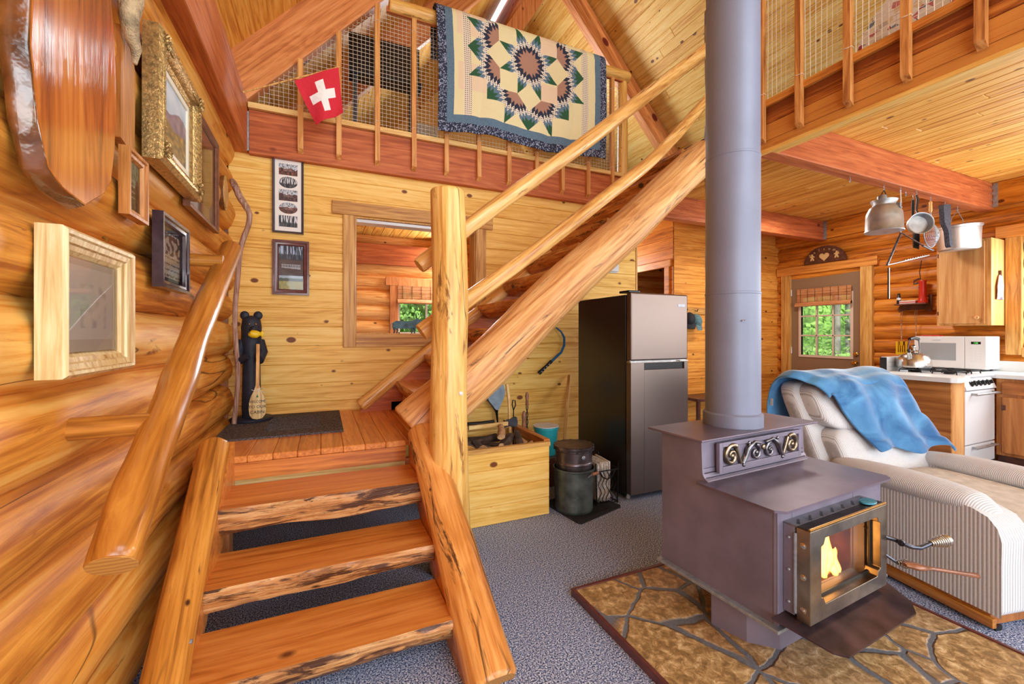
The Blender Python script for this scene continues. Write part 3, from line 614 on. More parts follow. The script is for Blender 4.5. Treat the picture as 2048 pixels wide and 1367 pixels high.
# angled joist hangers of galvanised steel
def hanger(x, y, z, h, ry, name, lab):
    mb = MB(); mb.box(-.003, .003, .0, .035, -h/2, h/2)
    for i in range(4): mb.prism([(.035,-h/2+h*i/4),(.035,-h/2+h*(i+.75)/4),(.055,-h/2+h*(i+.25)/4)], lambda p, a: (a, p[0], p[1]), -.003, .003)
    for i in range(3): mb.tube([(-.006,.018,-h*.35+h*.33*i),(.006,.018,-h*.35+h*.33*i)], .006, 8)
    o = obj(name, mb, M['galv'], loc=(x,y,z), rot=(0,0,ry)); tag(o, lab, 'bracket')
hanger(-.515, YW-.06, 2.85, .3, R(90), 'joist_hanger', 'galvanised bracket at the left end of the red loft beam')
hanger(XR-.064, 2.075, 2.82, .26, 0, 'joist_hanger', 'galvanised bracket holding the kitchen beam with hanging pans')
hanger(XR-.064, 3.80, 2.82, .26, 0, 'joist_hanger', 'galvanised bracket holding the beam near the back door')

# roof: two boarded slopes, rafters, gable
ang = math.atan(1.077)
def slope(name, side):
    L = 5.4
    def put(mb, a0, a1, b0, b1): mb.box(b0, b1, a0, a1, 0, .02)
    o = boards(name, (-2.6, YG+.1), (0, L), .138, put, mats=M['pine_y'] if side > 0 else M['ceil_y'], bev=.005, run=5)
    if side < 0: o.matrix_world = Matrix.Translation((-.75, 0, zunder(-.75)+.47)) @ Matrix.Rotation(-ang, 4, 'Y')
    else: o.matrix_world = Matrix.Translation((2*3.06+.75, 0, zunder(-.75)+.47)) @ Matrix.Rotation(PI, 4, 'Z') @ Matrix.Rotation(-ang, 4, 'Y') @ Matrix.Translation((0, -(YG-2.5), 0))
    mb = MB(); mb.box(0, L, -2.7, YG+.2, .02, .06); q = obj(name.replace('ceiling', 'roof'), mb, M['dark_wood']); q.matrix_world = o.matrix_world if side < 0 else o.matrix_world; tag(q, kind='structure')
slope('ceiling_slope_left', -1); slope('ceiling_slope_right', 1)
def tube_obj(name, P, rr, mats, parent, seg=20):
    """a bent pole through points P, its mesh built along local z so that the grain follows it"""
    X = zmat(P[0], P[-1]); Xi = X.inverted(); mb = MB(); mb.tube([Xi @ Vector(p) for p in P], rr, seg, cap=False); n = len(P)
    mb.f.append(list(range(seg-1,-1,-1))); mb.m.append(1); mb.f.append([(n-1)*seg+k for k in range(seg)]); mb.m.append(1)
    return obj(name, mb, mats, parent, smooth=50, mat=X)
def rafter(name, y, side, x0, x1, h=.33, wd=.115, mat='fir_z', dz=0):
    p0 = Vector((x0, y, zunder(x0))); p1 = Vector((x1, y, zunder(x1)))
    if side > 0: p0 = Vector((x0, y, zunder(x0))); p1 = Vector((x1, y, zunder(x1)))
    L = (p1-p0).length; mb = MB(); mb.box(-wd/2, wd/2, 0, h, 0, L)
    X = zmat(p0, p1, (0,0,1)); return tag(obj(name, mb, M[mat], mat=X, bev=.01), kind='structure')
rafter('trim_rafter_1', 3.86, -1, -.6, 3.05)
rafter('trim_rafter_2', 5.3, -1, -.6, 3.05)
rafter('trim_rafter_3', 5.72, 1, 6.7, 3.05, h=.3, wd=.14)
beam('trim_ridge', (3.0, 3.12, -2.6, YG, 6.9, 7.25), 'fir_y')
p0, p1 = at(1010, 84, Y=5.6), at(1075, -10, Y=5.6)
mb = MB(); mb.bar(p0 - (p1-p0)*1.2, p1 + (p1-p0)*.6, .16, .22); tag(obj('trim_loft_brace', mb, M['fir_z'], bev=.01), kind='structure')
# far gable with a bright window, front gable with tall windows (behind the camera)
def gable(name, y, holes, mats):
    mb = MB()
    for q in rects((-.9, 7.0, 0 if y < 0 else ZL, 7.4), holes): mb.box(q[0], q[1], y, y+.1, q[2], q[3])
    return struct(name, mb, mats)
gable('wall_far_gable', YG, [(2.2, 3.9, 4.0, 5.3)], M['pine_x'])
boards('wall_front', (-.9, 7.0), (0, 7.3), .2, lambda mb, a0, a1, b0, b1: mb.box(a0, a1, -2.66, -2.6, b0, b1), holes=[(-.2, 2.1, .6, 2.5), (2.9, 5.5, .6, 2.5), (1.2, 4.9, 3.1, 5.2)], mats=M['amber_x'])
# green flashing strap on the left plate
mb = MB(); mb.box(-.70, -.515, 2.02, 2.05, 2.685, 2.70); mb.box(-.522, -.515, 2.02, 2.05, 2.69, 3.1); struct('trim_plate_strap', mb, M['green_strap'])
# cedar casing of the interior window
def box_obj(name, b, mat, parent=None, bev=.004): 
    mb = MB(); mb.box(*b); return obj(name, mb, M[mat], parent, bev=bev)
win = thing('window_1', None, None); tag(win, kind='structure')
mb = MB(); mb.box(.07, 1.50, YW-.024, YW, IZ1+.005, IZ1+.115); obj('header_casing', mb, M['trim_x'], win, bev=.004)
for x0, x1 in ((.155, .255), (IX1-.005, IX1+.1)): box_obj('side_casing', (x0, x1, YW-.02, YW, 1.19, IZ1+.004), 'trim_z', win)
box_obj('sill_casing', (.255, IX1-.005, YW-.02, YW, 1.19, IZ0-.0), 'trim_x', win)
mb = MB(); mb.box(IX0+.001, IX0+.012, YW, YW+.15, IZ0, IZ1-.001); mb.box(IX1-.012, IX1-.001, YW, YW+.15, IZ0, IZ1-.001); mb.box(IX0+.012, IX1-.012, YW, YW+.15, IZ0+.001, IZ0+.008); mb.box(IX0+.012, IX1-.012, YW, YW+.15, IZ1-.01, IZ1-.001)
obj('opening_lining', mb, M['trim_z'], win)
box_obj('lit_head_strip', (IX0+.013, IX1-.013, YW+.02, YW+.13, IZ1-.04, IZ1-.011), 'white', win)  # white strip put in for the bright light along the opening's head
# the back room window
win = thing('window_2', None, None); tag(win, kind='structure')
mb = MB()
mb.box(RWX0-.11, RWX0, BY-.03, BY+.01, RWZ0-.1, RWZ1+.0); mb.box(RWX1, RWX1+.11, BY-.03, BY+.01, RWZ0-.1, RWZ1); mb.box(RWX0-.17, RWX1+.17, BY-.035, BY+.01, RWZ1, RWZ1+.12); mb.box(RWX0-.11, RWX1+.11, BY-.03, BY+.01, RWZ0-.1, RWZ0)
mb.box(RWX0-.02, RWX0+.01, BY, BY+.24, RWZ0, RWZ1); obj('casing', mb, M['fir_z'], win, bev=.004)
mb = MB()
for x in (RWX0+.02, RWX0+.43, RWX1-.03): mb.box(x, x+.03, BY+.1, BY+.14, RWZ0, RWZ1)
mb.box(RWX0, RWX1, BY+.1, BY+.14, RWZ0, RWZ0+.03); obj('sash', mb, M['white'], win)
mb = MB(); mb.box(RWX0, RWX1, BY+.118, BY+.122, RWZ0, RWZ1); obj('pane', mb, M['glass'], win)
# bamboo blinds
def blind(name, label, loc, rotz, wd, ztop, zbot, mat):
    t = thing(name, label, 'blind', loc, rotz)
    mb = MB(); n = int((ztop-zbot)/.0115)
    for i in range(n):
        z = ztop-(ztop-zbot)*i/n; mb.box(-wd/2, wd/2, -.006+.002*(i%2), .002, z-.0095, z)
    obj('slats', mb, mat, t)
    mb = MB()
    for k in range(3): mb.tube([(-wd/2-.012,-.03+.006*k,zbot+.012*k-.02),(wd/2+.012,-.03+.006*k,zbot+.012*k-.02)], .02, 10)
    obj('folded_bottom', mb, mat, t)
    for i in range(7): mb = MB(); mb.box(-wd/2+wd*(i+.5)/7-.002, -wd/2+wd*(i+.5)/7+.002, -.011, -.007, zbot, ztop); obj('stitch_line', mb, M['dark_wood'], t)
    return t
blind('bamboo_blind', 'bamboo blind seen through the interior window above the cow figurine', ((RWX0+RWX1)/2, BY-.04, 0), 0, RWX1-RWX0, RWZ1, 1.78, M['bamboo_x'])

# ------------------------------------------------------------------ back door
d = thing('door_1', None, None, (XR, (DY0+DY1)/2, 0)); tag(d, kind='structure')
GY0, GY1, GZ0, GZ1 = 3.52-3.865, 4.195-3.865, .985, 1.87
W2 = (DY1-DY0)/2
mb = MB()
for q in rects((-W2, W2, .02, DZ1), [(GY0, GY1, GZ0, GZ1)]): mb.box(-.005, .04, q[0], q[1], q[2], q[3])
obj('door_panel', mb, M['taupe'], d)
mb = MB()
for q in rects((GY0-.035, GY1+.035, GZ0-.035, GZ1+.035), [(GY0, GY1, GZ0, GZ1)]): mb.box(-.018, .03, q[0], q[1], q[2], q[3])
for i in (1, 2): mb.box(-.012, .02, GY0+(GY1-GY0)*i/3-.011, GY0+(GY1-GY0)*i/3+.011, GZ0, GZ1); mb.box(-.012, .02, GY0, GY1, GZ0+(GZ1-GZ0)*i/3-.011, GZ0+(GZ1-GZ0)*i/3+.011)
obj('glazing_bars', mb, M['pinktrim'], d, bev=.003)
mb = MB(); mb.box(.004, .008, GY0, GY1, GZ0, GZ1); obj('pane', mb, M['glass'], d)
mb = MB(); mb.box(-.012, -.004, -.33, -.02, .2, .78); mb.box(-.012, -.004, .04, .35, .2, .78); obj('lower_panel', mb, M['taupe'], d, bev=.005)
for z, nm in ((1.02, 'deadbolt'), (.90, 'door_knob')):
    mb = MB(); mb.x = Matrix.Translation((-.005, -W2+.07, z)) @ Matrix.Rotation(-PI/2, 4, 'Y')
    mb.lathe([(.03,0),(.032,.006),(.014,.01),(.014,.03),(.027,.04),(.03,.055),(.02,.066)], 20) if nm == 'door_knob' else mb.lathe([(.033,0),(.035,.008),(.026,.016),(.02,.02)], 20)
    obj(nm, mb, M['brass'], d, smooth=40)
for z in (.35, 1.05, 1.95):
    mb = MB(); mb.tube([(-.012, W2-.004, z-.05), (-.012, W2-.004, z+.05)], .008, 8); obj('hinge', mb, M['white'], d)
mb = MB()
mb.box(XR-.05, XR+.02, DY1, DY1+.14, 0, DZ1+.02); mb.box(XR-.05, XR+.02, DY0-.14, DY0, 0, DZ1+.02)
tag(obj('trim_door_sides', mb, M['trim_z'], bev=.005), kind='structure')
mb = MB(); mb.box(XR-.055, XR+.02, DY0-.2, DY1+.21, DZ1+.02, DZ1+.145); tag(obj('trim_door_header', mb, M['trim_y'], bev=.005), kind='structure')
blind('bamboo_blind', 'bamboo roman blind half raised on the taupe back door', (XR-.045, 3.86, 0), R(-90), .74, 1.99, 1.76, M['bamboo_x'])
# kitchen window
win = thing('window_3', None, None); tag(win, kind='structure')
mb = MB()
mb.box(XR-.04, XR+.02, WY1, WY1+.12, WZ0-.08, WZ1+.02); mb.box(XR-.04, XR+.02, WY0-.12, WY0, WZ0-.08, WZ1+.02); mb.box(XR-.04, XR+.02, WY0, WY1, WZ0-.1, WZ0)
obj('side_casing', mb, M['trim_z'], win, bev=.004)
mb = MB(); mb.box(XR-.05, XR+.02, WY0-.2, WY1+.19, WZ1+.02, WZ1+.15); obj('header_casing', mb, M['trim_y'], win, bev=.004)
mb = MB()
for q in rects((WY0, WY1, WZ0, WZ1), [(WY0+.05, 1.2, WZ0+.05, WZ1-.05), (1.26, WY1-.05, WZ0+.05, WZ1-.05)]): mb.box(XR+.06, XR+.1, q[0], q[1], q[2], q[3])
obj('sash', mb, M['white'], win)
mb = MB(); mb.box(XR+.078, XR+.082, WY0, WY1, WZ0, WZ1); obj('pane', mb, M['glass'], win)

# outside: meadow, shrubs and aspens seen through the door and the windows
mb = MB(); mb.box(-30, 60, -30, 60, -.6, -.45); struct('ground_outside', mb, M['grass'])
mb = MB(); mb.grid(30, 30, lambda s, q: (12+14*s, -14+38*q, -.6+8*s**1.2+.6*nz((s*6, q*9, 2)))); mb.grid(30, 30, lambda s, q: (-14+30*q, 12.5+12*s, -.6+7*s**1.2+.6*nz((s*6, q*9, 5)))); struct('ground_hillside', mb, M['grass'], smooth=180)
def leaves(name, label, boxes, n, size, sd):
    rnd = random.Random(sd); mb = MB()
    for i in range(n):
        b = rnd.choice(boxes); c = Vector([rnd.uniform(b[0], b[1]), rnd.uniform(b[2], b[3]), rnd.uniform(b[4], b[5])])
        a = Vector((rnd.gauss(0,1), rnd.gauss(0,1), rnd.gauss(0,1))).normalized(); bb = a.orthogonal().normalized(); s = size*rnd.uniform(.5, 1.4)
        mb.add([c-a*s, c+bb*s*.6, c+a*s, c-bb*s*.6], [(0,1,2,3)])
    return tag(obj(name, mb, M['leaf'], fix=False), label, None, None, 'stuff')
leaves('foliage', 'sunlit green shrubs and trees beyond the door', [(9.5, 13, 2, 11, -.5, 1.0), (11, 15, 1, 13, .5, 4.5), (9, 10.5, 3.5, 5, -.4, .9)], 26000, .085, 3)
leaves('foliage', 'sunlit leaves beyond the back room window', [(-1, 6, 10, 13, -.4, 4)], 9000, .09, 4)
for i, (x, y) in enumerate([(10.2, 5.55), (11.2, 7.2), (10.8, 4.9), (12.0, 6.3)]):
    o = log('aspen_tree', (x, y, -.6), (x+.1, y+.05, 5.0), .06, .045, [M['trunk'], M['end']], seg=10)
    tag(o, ['pale aspen trunk in the middle panes of the door window', 'slim far aspen trunk at the left of the door window', 'pale aspen trunk in the right column of door panes', 'slender aspen trunk deep among the shrubs'][i], 'tree', 'aspens outside the back door')
# ------------------------------------------------------------------ lower stairs and landing
ZLAND = .66
stairs = thing('staircase', 'short open staircase of three half-log treads rising to the landing', 'stairs', (0, 1.6, 0))
TX0, TX1 = -.425, .475
def tread(name, x0, x1, yf, zt, dep, th, parent, seed, origin=(0,0,0), along='x'):
    """half-log tread: flat stained top, rough barked front edge, rounded underside; front at yf facing -y"""
    n = 40; prof = [(dep, 0), (0.0, 0), (-.004, -.02), (-.001, -th*.55), (.02, -th*.85), (.06, -th), (dep*.75, -th*.98), (dep, -th*.7)]
    mb = MB(); vs = []; k = len(prof)
    for i in range(n+1):
        x = x0 + (x1-x0)*i/n
        for j, (a, b) in enumerate(prof):
            q = 0 if j in (0, 1) else (.012*nz((x*5, seed, j*.7)) + .006*nz((x*17, seed+3, j*2)))
            dz = (.014*nz((x*3.5, seed, 1.3)) if j >= 4 else 0)
            vs.append((x, yf + a + q*(1 if j < 7 else 0) + (.006*nz((x*4, seed+9, 0)) if j == 1 else 0), zt + b + dz))
    fs = []; ms = []
    for i in range(n):
        for j in range(k):
            j2 = (j+1) % k; mb.f.append([i*k+j, (i+1)*k+j, (i+1)*k+j2, i*k+j2]); mb.m.append(0 if j == 0 else 1)
    mb.v = [Vector(v) - Vector(origin) for v in vs]
    mb.f.append(list(range(k))); mb.m.append(2); mb.f.append([n*k+j for j in range(k)][::-1]); mb.m.append(2)
    return obj(name, mb, [M['tread_top'], M['tread_front'], M['end_dark']], parent, smooth=35, loc=Vector(origin)-Vector(parent.location))
for i, (y, z, th, dep) in enumerate([(1.643, .163, .10, .31), (1.965, .316, .105, .31), (2.235, .525, .135, .33)]):
    tread('tread', TX0, TX1, y, z, dep, th, stairs, i*4.7, origin=(0, y, z))
p0, p1 = Vector((-.45, 1.46, -.02)), Vector((-.50, 2.60, .80))
off = stairs.location
def slog(name, p0, p1, r0, r1, mats, parent, **k): 
    o = log(name, Vector(p0)-parent.location, Vector(p1)-parent.location, r0, r1, mats, parent, **k); return o
slog('stringer', (-.455, 1.50, .03), (-.49, 2.52, .75), .066, .063, [M['left_stringer'], M['end_dark']], stairs, seg=22, wob=.09, seed=2)
slog('stringer', (.575, 1.455, .01), (.535, 2.50, .735), .098, .085, [M['right_stringer'], M['end_dark']], stairs, seg=26, wob=.10, seed=5, oval=.8)
# flat inner boards that house the treads
for x, s in ((-.45, 1), (.478, 1)):
    mb = MB(); poly = [(1.52, 0), (1.75, 0), (2.62, .50), (2.62, .74), (2.45, .66), (1.52, .02)]
    mb.prism(poly, lambda p, a: (a, p[0]-1.6, p[1]), x, x+.03); obj('stringer_board', mb, M['tread_top'], stairs, bev=.002)
mb = MB(); mb.tube([(-.395, 1.69-1.6, .30), (-.388, 1.69-1.6, .30)], .007, 10); obj('bolt', mb, M['galv'], stairs)

land = thing('landing', 'stained plank landing at the foot of the log stairs under the interior window', 'platform', (0, 2.61, 0))
Y0 = 2.61
def putL(mb, a0, a1, b0, b1): mb.box(b0, b1, a0, a1, ZLAND-.035, ZLAND)
boards('floorboard', (0, YW-Y0-.002), (-.60, .52), .118, putL, mats=M['landing'], jitter=False, kind=None, parent=land)
boards('floorboard', (.22, YW-Y0-.002), (.52, .79), .118, putL, mats=M['landing'], jitter=False, kind=None, parent=land)
mb = MB(); mb.box(-.60, .46, .002, .03, ZLAND-.125, ZLAND-.036); obj('edge_board', mb, M['landing_x'], land, bev=.002)
mb = MB(); mb.box(-.46, .46, .03, .05, ZLAND-.2, ZLAND-.125); obj('riser_board', mb, M['pale_x'], land)
mb = MB(); mb.box(-.60, .50, .05, .09, ZLAND-.33, ZLAND-.125); obj('joist', mb, M['fir_x'], land)
for x, y in ((-.56, .1), (.35, .95)): mb = MB(); mb.box(x, x+.1, y, y+.1, 0, ZLAND-.036); obj('support_post', mb, M['fir_z'], land)

# big peeled newel post
log('newel_post', (.645, 2.28, 0), (.625, 2.28, 2.09), .108, .092, [M['post_log'], M['end']], seg=32, wob=.07, seed=11, rnd=.02)
post = bpy.data.objects['newel_post']; tag(post, 'thick peeled log newel post rising from the carpet beside the lower stairs', 'post')
mb = MB(); X = Matrix.Translation((.672, 2.178, .985)) @ Matrix.Rotation(PI/2, 4, 'X'); mb.x = X; mb.lathe([(.011,-.006),(.011,0),(.006,.004)], 14); o = obj('screw_cap', mb, M['white'], smooth=40)
o.parent = post; o.matrix_parent_inverse = post.matrix_world.inverted()
bpy.context.view_layer.update(); o.matrix_parent_inverse = post.matrix_world.inverted()

# ------------------------------------------------------------------ upper stairs
up = thing('log_staircase', 'long upper staircase of half-log treads between two log stringers climbing to the loft', 'stairs', (.55, 2.6, .66))
def U(p): return Vector(p) - up.location
a, b = Vector((.50, 2.60, .665)), Vector((3.14, 2.60, 2.97))
def D(p0, p1, r0, r1, mats, **k): return log('stringer', U(p0), U(p1), r0, r1, mats, up, **k)
D((.50, 2.62, .72), (2.975, 2.62, 2.815), .168, .137, [M['stringer'], M['end']], seg=40, wob=.06, seed=21, rings=60, rnd=.03)
# wall-side stringer: board against the wall under a log cap
mb = MB(); mb.prism([(.50,.66),(.78,.66),(3.2,2.62),(3.2,2.92),(.30,.70),(.28,.66)], lambda p, q: (p[0]-.55, q-2.6, p[1]-.66), 3.70, 3.74); obj('stringer_board', mb, M['fir_x'], up, bev=.003)
D(at(722,812,Y=3.71), at(1255,384,Y=3.71), .05, .055, [M['rail_log'], M['end']], seg=18, wob=.06, seed=8)
# treads
zs = [.905, 1.125, 1.345, 1.562, 1.781, 1.99, 2.205, 2.435, 2.665, 2.88]
xs = [.565, .80, 1.05, 1.301, 1.541, 1.757, 2.021, 2.306, 2.576, 2.80]
for i, (x, z) in enumerate(zip(xs, zs)):
    mb = MB(); n = 26; prof = [(.33, 0), (0, 0), (-.006, -.03), (.01, -.075), (.045, -.105), (.09, -.12), (.24, -.125), (.33, -.09)]; k = len(prof); vs = []
    for q in range(n+1):
        y = 2.72 + (3.70-2.72)*q/n
        tp = min(1, (3.70-y)/.09 + .35) if y > 3.63 else 1
        for j, (aa, bb) in enumerate(prof):
            dq = 0 if j < 2 else .014*nz((y*5, i*3.3, j*.7)) + .008*nz((y*15, i*5, j))
            vs.append((x+aa+dq+(.012*nz((y*4, i, 4)) if j == 1 else 0)-.55, y-2.6, z+bb*tp+dq*.6-.66))
    for q in range(n):
        for j in range(k): mb.f.append([q*k+j, q*k+(j+1)%k, (q+1)*k+(j+1)%k, (q+1)*k+j]); mb.m.append(0 if j == 0 else 1)
    mb.v = [Vector(v) for v in vs]; mb.f.append(list(range(k))[::-1]); mb.m.append(2); mb.f.append([n*k+j for j in range(k)]); mb.m.append(2)
    obj('tread', mb, [M['landing'], M['tread_edge_y'], M['end_dark']], up, smooth=35)
# winder riser and small boards between the landing and the first tread
mb = MB(); mb.box(.565-.55+.06, .565-.55+.09, .15, 1.13, 0, .145); mb.box(-.02, .07, 1.1, 1.14, 0, .07); obj('riser_board', mb, M['pale_x'], up)
mb = MB(); mb.box(.50, .72, 1.02, 1.12, .0, .05); obj('cleat', mb, M['pale_x'], up)

hr = thing('stair_railing', 'two peeled log rails running up beside the long staircase behind the newel post', 'railing', (.55, 2.44, 1.0))
def H(p): return Vector(p) - hr.location
log('handrail', H(at(838,532,Y=2.44)), H(at(1425,92,Y=2.44)), .046, .05, [M['rail_log'], M['end']], hr, seg=20, wob=.07, seed=31, rnd=.02)
pts = [at(842,664,Y=2.44), at(940,596,Y=2.44), at(1080,496,Y=2.44), at(1200,402,Y=2.44), at(1300,325,Y=2.44), at(1360,262,Y=2.44), at(1425,186,Y=2.44)]
mb = MB(); P = []
for i in range(len(pts)-1):
    for k in range(6): P.append(H(pts[i].lerp(pts[i+1], k/6)))
P.append(H(pts[-1])); rr = [.05*(1+.08*nz((i*.3, 2, 2)))*(1-.2*i/len(P)) for i in range(len(P))]
for _ in range(3): P = [P[0]] + [(P[i-1]+P[i]*2+P[i+1])/4 for i in range(1, len(P)-1)] + [P[-1]]
tube_obj('lower_rail', P, rr, [M['rail_log'], M['end']], hr)
# barky corner post under the loft, behind the stove pipe
o = log('loft_post', (3.13, 2.60, 0), (3.10, 2.62, 4.1), .12, .10, [M['bark_post'], M['end']], seg=22, wob=.14, seed=17)
tag(o, 'knotty bark-streaked log post behind the stove pipe', 'post')

# handrail on the log wall
wr = thing('wall_handrail', 'thick oiled log handrail on two pegs along the left log wall', 'handrail', (-.43, 1.9, 1.27))
def G(p): return Vector(p) - wr.location
ppts = [at(225,1128,X=-.42), at(262,1010,X=-.42), at(300,910,X=-.425), at(340,812,X=-.43), at(372,720,X=-.435), at(405,630,X=-.445), at(436,560,X=-.45), at(462,498,X=-.45)]
P = []
for i in range(len(ppts)-1):
    for k in range(5): P.append(G(ppts[i].lerp(ppts[i+1], k/5)))
P.append(G(ppts[-1]))
for _ in range(3): P = [P[0]] + [(P[i-1]+P[i]*2+P[i+1])/4 for i in range(1, len(P)-1)] + [P[-1]]
L = len(P); rr = [.049+.004*nz((i*.25, 5, 1)) for i in range(L)]; rr[0] *= .97
tube_obj('rail', [P[0]-(P[1]-P[0])*.12]+P+[P[-1]+(P[-1]-P[-2])*.15], [rr[0]*.92]+rr+[rr[-1]*.7], [M['dark_rail'], M['end_dark']], wr, 24)
mb = MB(); d = (P[1]-P[0]).normalized(); mb.x = zmat(P[0]-(P[1]-P[0])*.12, P[0]-(P[1]-P[0])*.12-d); 
mb.lathe([(.0452,-.001),(.0452,.001),(.001,.002)], 24); q = obj('sawn_end', mb, M['end_dark'], wr)
for (u, v) in ((285, 848), (432, 522)):
    p = at(u, v, X=-.47); mb = MB(); mb.tube([G((-.66, p.y, p.z)), G((-.44, p.y, p.z))], .031 if u < 300 else .03, 18); obj('peg', mb, M['dark_rail_x'], wr, smooth=50)

# ------------------------------------------------------------------ loft railings with netting
def railing(name, label, origin, axis, fix, poss, z0, ztop, zr, rail, span, netz, tie):
    t = thing(name, label, 'railing', origin)
    O = Vector(origin)
    for (c, top) in poss:
        mb = MB(); hw = .020; hd = .02
        if axis == 'x':   # balusters on a beam facing -y
            y = fix; mb.prism([(y+hd, z0), (y-hd, z0+.035), (y-hd, top), (y+hd, top)], lambda p, q: (q-O.x, p[0]-O.y, p[1]-O.z), c-hw, c+hw)
        else:
            x = fix; mb.prism([(x+hd, z0), (x-hd, z0+.035), (x-hd, top), (x+hd, top)], lambda p, q: (p[0]-O.x, q-O.y, p[1]-O.z), c-hw, c+hw)
        bo = obj('baluster', mb, M['baluster'], t, bev=.005)
        for zz in tie:
            if zz > top-.02: continue
            mb = MB(); r = .024
            cc = Vector((c, fix, zz)) if axis == 'x' else Vector((fix, c, zz))
            mb.tube([cc-O+Vector((r*1.05*math.cos(q*PI/5), r*1.1*math.sin(q*PI/5), .004*math.sin(q*2))) for q in range(10)], .0022, 5, closed=True)
            obj('cable_tie', mb, M['net'], bo)
    mb = MB(); s = .034; n = int((span[1]-span[0])/s)
    f2 = fix + .026
    def pt(c, z): return (c-O.x, f2-O.y, z-O.z) if axis == 'x' else (f2-O.x, c-O.y, z-O.z)
    for i in range(n+1):
        c = span[0]+s*i; zt = netz[1] if not callable(netz[1]) else netz[1](c)
        if zt > netz[0]+.02: mb.tube([pt(c, netz[0]), pt(c+.004*math.sin(i), (netz[0]+zt)/2), pt(c, zt)], .0018, 3, cap=False)
    z = netz[0]
    while z < 4.4:
        cs = [span[0]+s*i for i in range(n+1) if (netz[1] if not callable(netz[1]) else netz[1](span[0]+s*i)) > z]
        if len(cs) > 1: mb.tube([pt(cs[0], z), pt((cs[0]+cs[-1])/2, z-.004), pt(cs[-1], z)], .0018, 3, cap=False)
        z += s
    tag(obj('netting', mb, M['net'], t, fix=False), kind='stuff')
    return t
slope_top = lambda c: min(4.08, zunder(c)-.02)
bl = [(-.161, slope_top(-.161)), (.121, slope_top(.121)), (.424, 4.10), (.732, 4.10)] + [(c, 4.10) for c in (1.024, 1.336, 1.642, 1.941, 2.239)] + [(2.55, 4.10), (2.86, 4.10)]
rl = railing('loft_railing', 'loft railing of slim balusters and white netting above the plank wall, under the quilt', (1.2, 3.75, 3.06), 'x', 3.765, bl, 2.735, 4.1, 4.16, None, (-.45, 3.0), (3.068, slope_top), (3.10, 3.95))
ra, rb = at(778, 12, Y=3.77), at(1256, 157, Y=3.77)
log('top_rail', ra-rl.location, rb-rl.location, .062, .062, [M['post_log'], M['end']], rl, seg=20, wob=.07, seed=41, rnd=.02)
log('corner_post', Vector((3.03,3.80,3.05))-rl.location, Vector((3.03,3.80,4.14))-rl.location, .055, .05, [M['post_log'], M['end']], rl, seg=18, wob=.06, seed=44)
mb = MB(); mb.box(.5-1.2, 3.0-1.2, 0, .03, 1.0, 1.045); obj('under_rail', mb, M['fir_x'], rl)
fb = [(2.166, 4.15), (1.89, 4.15), (1.588, 4.15), (1.296, 4.15), (.995, 4.15), (.69, 4.15), (.38, 4.15)]
r2 = railing('loft_railing', 'right hand loft railing with balusters and netting over the kitchen', (3.05, 1.2, 3.06), 'y', 3.03, fb, 2.735, 4.15, 4.2, None, (.3, 2.3), (3.065, 4.14), (3.098,))
log('top_rail', Vector((3.05, -.6, 4.2))-r2.location, Vector((3.05, 2.3, 4.2))-r2.location, .055, .06, [M['post_log'], M['end']], r2, seg=16, wob=.07, seed=47)

# things up in the lofts
def chair_like(name, label, x, y, z, mat, rz):
    t = thing(name, label, 'chair', (x, y, z), rz)
    for sx in (-1, 1):
        mb = MB(); mb.bar((sx*.24, -.22, 0), (sx*.22, -.20, .45), .04, .04); obj('leg', mb, mat, t)
        mb = MB(); mb.bar((sx*.24, .24, 0), (sx*.23, .2, .45), .04, .04); mb.bar((sx*.23, .2, .45), (sx*.22, .3, 1.02), .04, .04); obj('leg', mb, mat, t)
    mb = MB(); mb.box(-.26, .26, -.24, .24, .43, .47); obj('seat', mb, mat, t, bev=.01)
    mb = MB(); mb.box(-.24, .24, .22, .25, .68, .98); obj('backrest', mb, mat, t, bev=.01)
    return t
p = at(770, 120, Y=4.35)
t = thing('writing_desk', 'dark desk with a tall black back panel behind the loft netting', 'desk', (p.x, 4.45, ZL))
mb = MB(); mb.box(-.33, .36, .0, .03, .86, 1.24); obj('back_panel', mb, M['black'], t, bev=.004)
for x in (-.27, .30):
    for y in (-.1, .2):
        mb = MB(); mb.bar((x, y, 0), (x, y, .78 if y < 0 else 1.22), .03, .03); obj('leg', mb, M['darksteel'], t)
mb = MB(); mb.box(-.33, .36, -.16, .02, .76, .80); obj('desk_top', mb, M['black'], t, bev=.004)
p = at(850, 230, Y=4.3); o = tag(box_obj('storage_crate', (p.x-.02, p.x+.5, 4.25, 4.6, ZL, ZL+.26), 'black'), 'black crate on the loft floor low behind the netting', 'crate')
p = at(850, 175, Y=4.5); mb = MB(); mb.box(0, .26, 0, .3, 0, .62)
tag(obj('storage_bin', mb, M['paper'], loc=(p.x-.06, 4.7, ZL), bev=.04, smooth=40, seg=4), 'pale upright bin left of the quilt up in the loft', 'bin')
t = thing('wooden_chest', 'honey coloured wooden chest standing on the loft floor behind the desk', 'chest', (at(775,210,Y=4.9).x, 5.0, ZL))
mb = MB(); mb.box(-.3, .35, -.2, .25, 0, .42); obj('chest_body', mb, M['gold_wood'], t, bev=.006); mb = MB(); mb.box(-.32, .37, -.22, .27, .42, .46); obj('chest_lid', mb, M['gold_wood'], t, bev=.006)
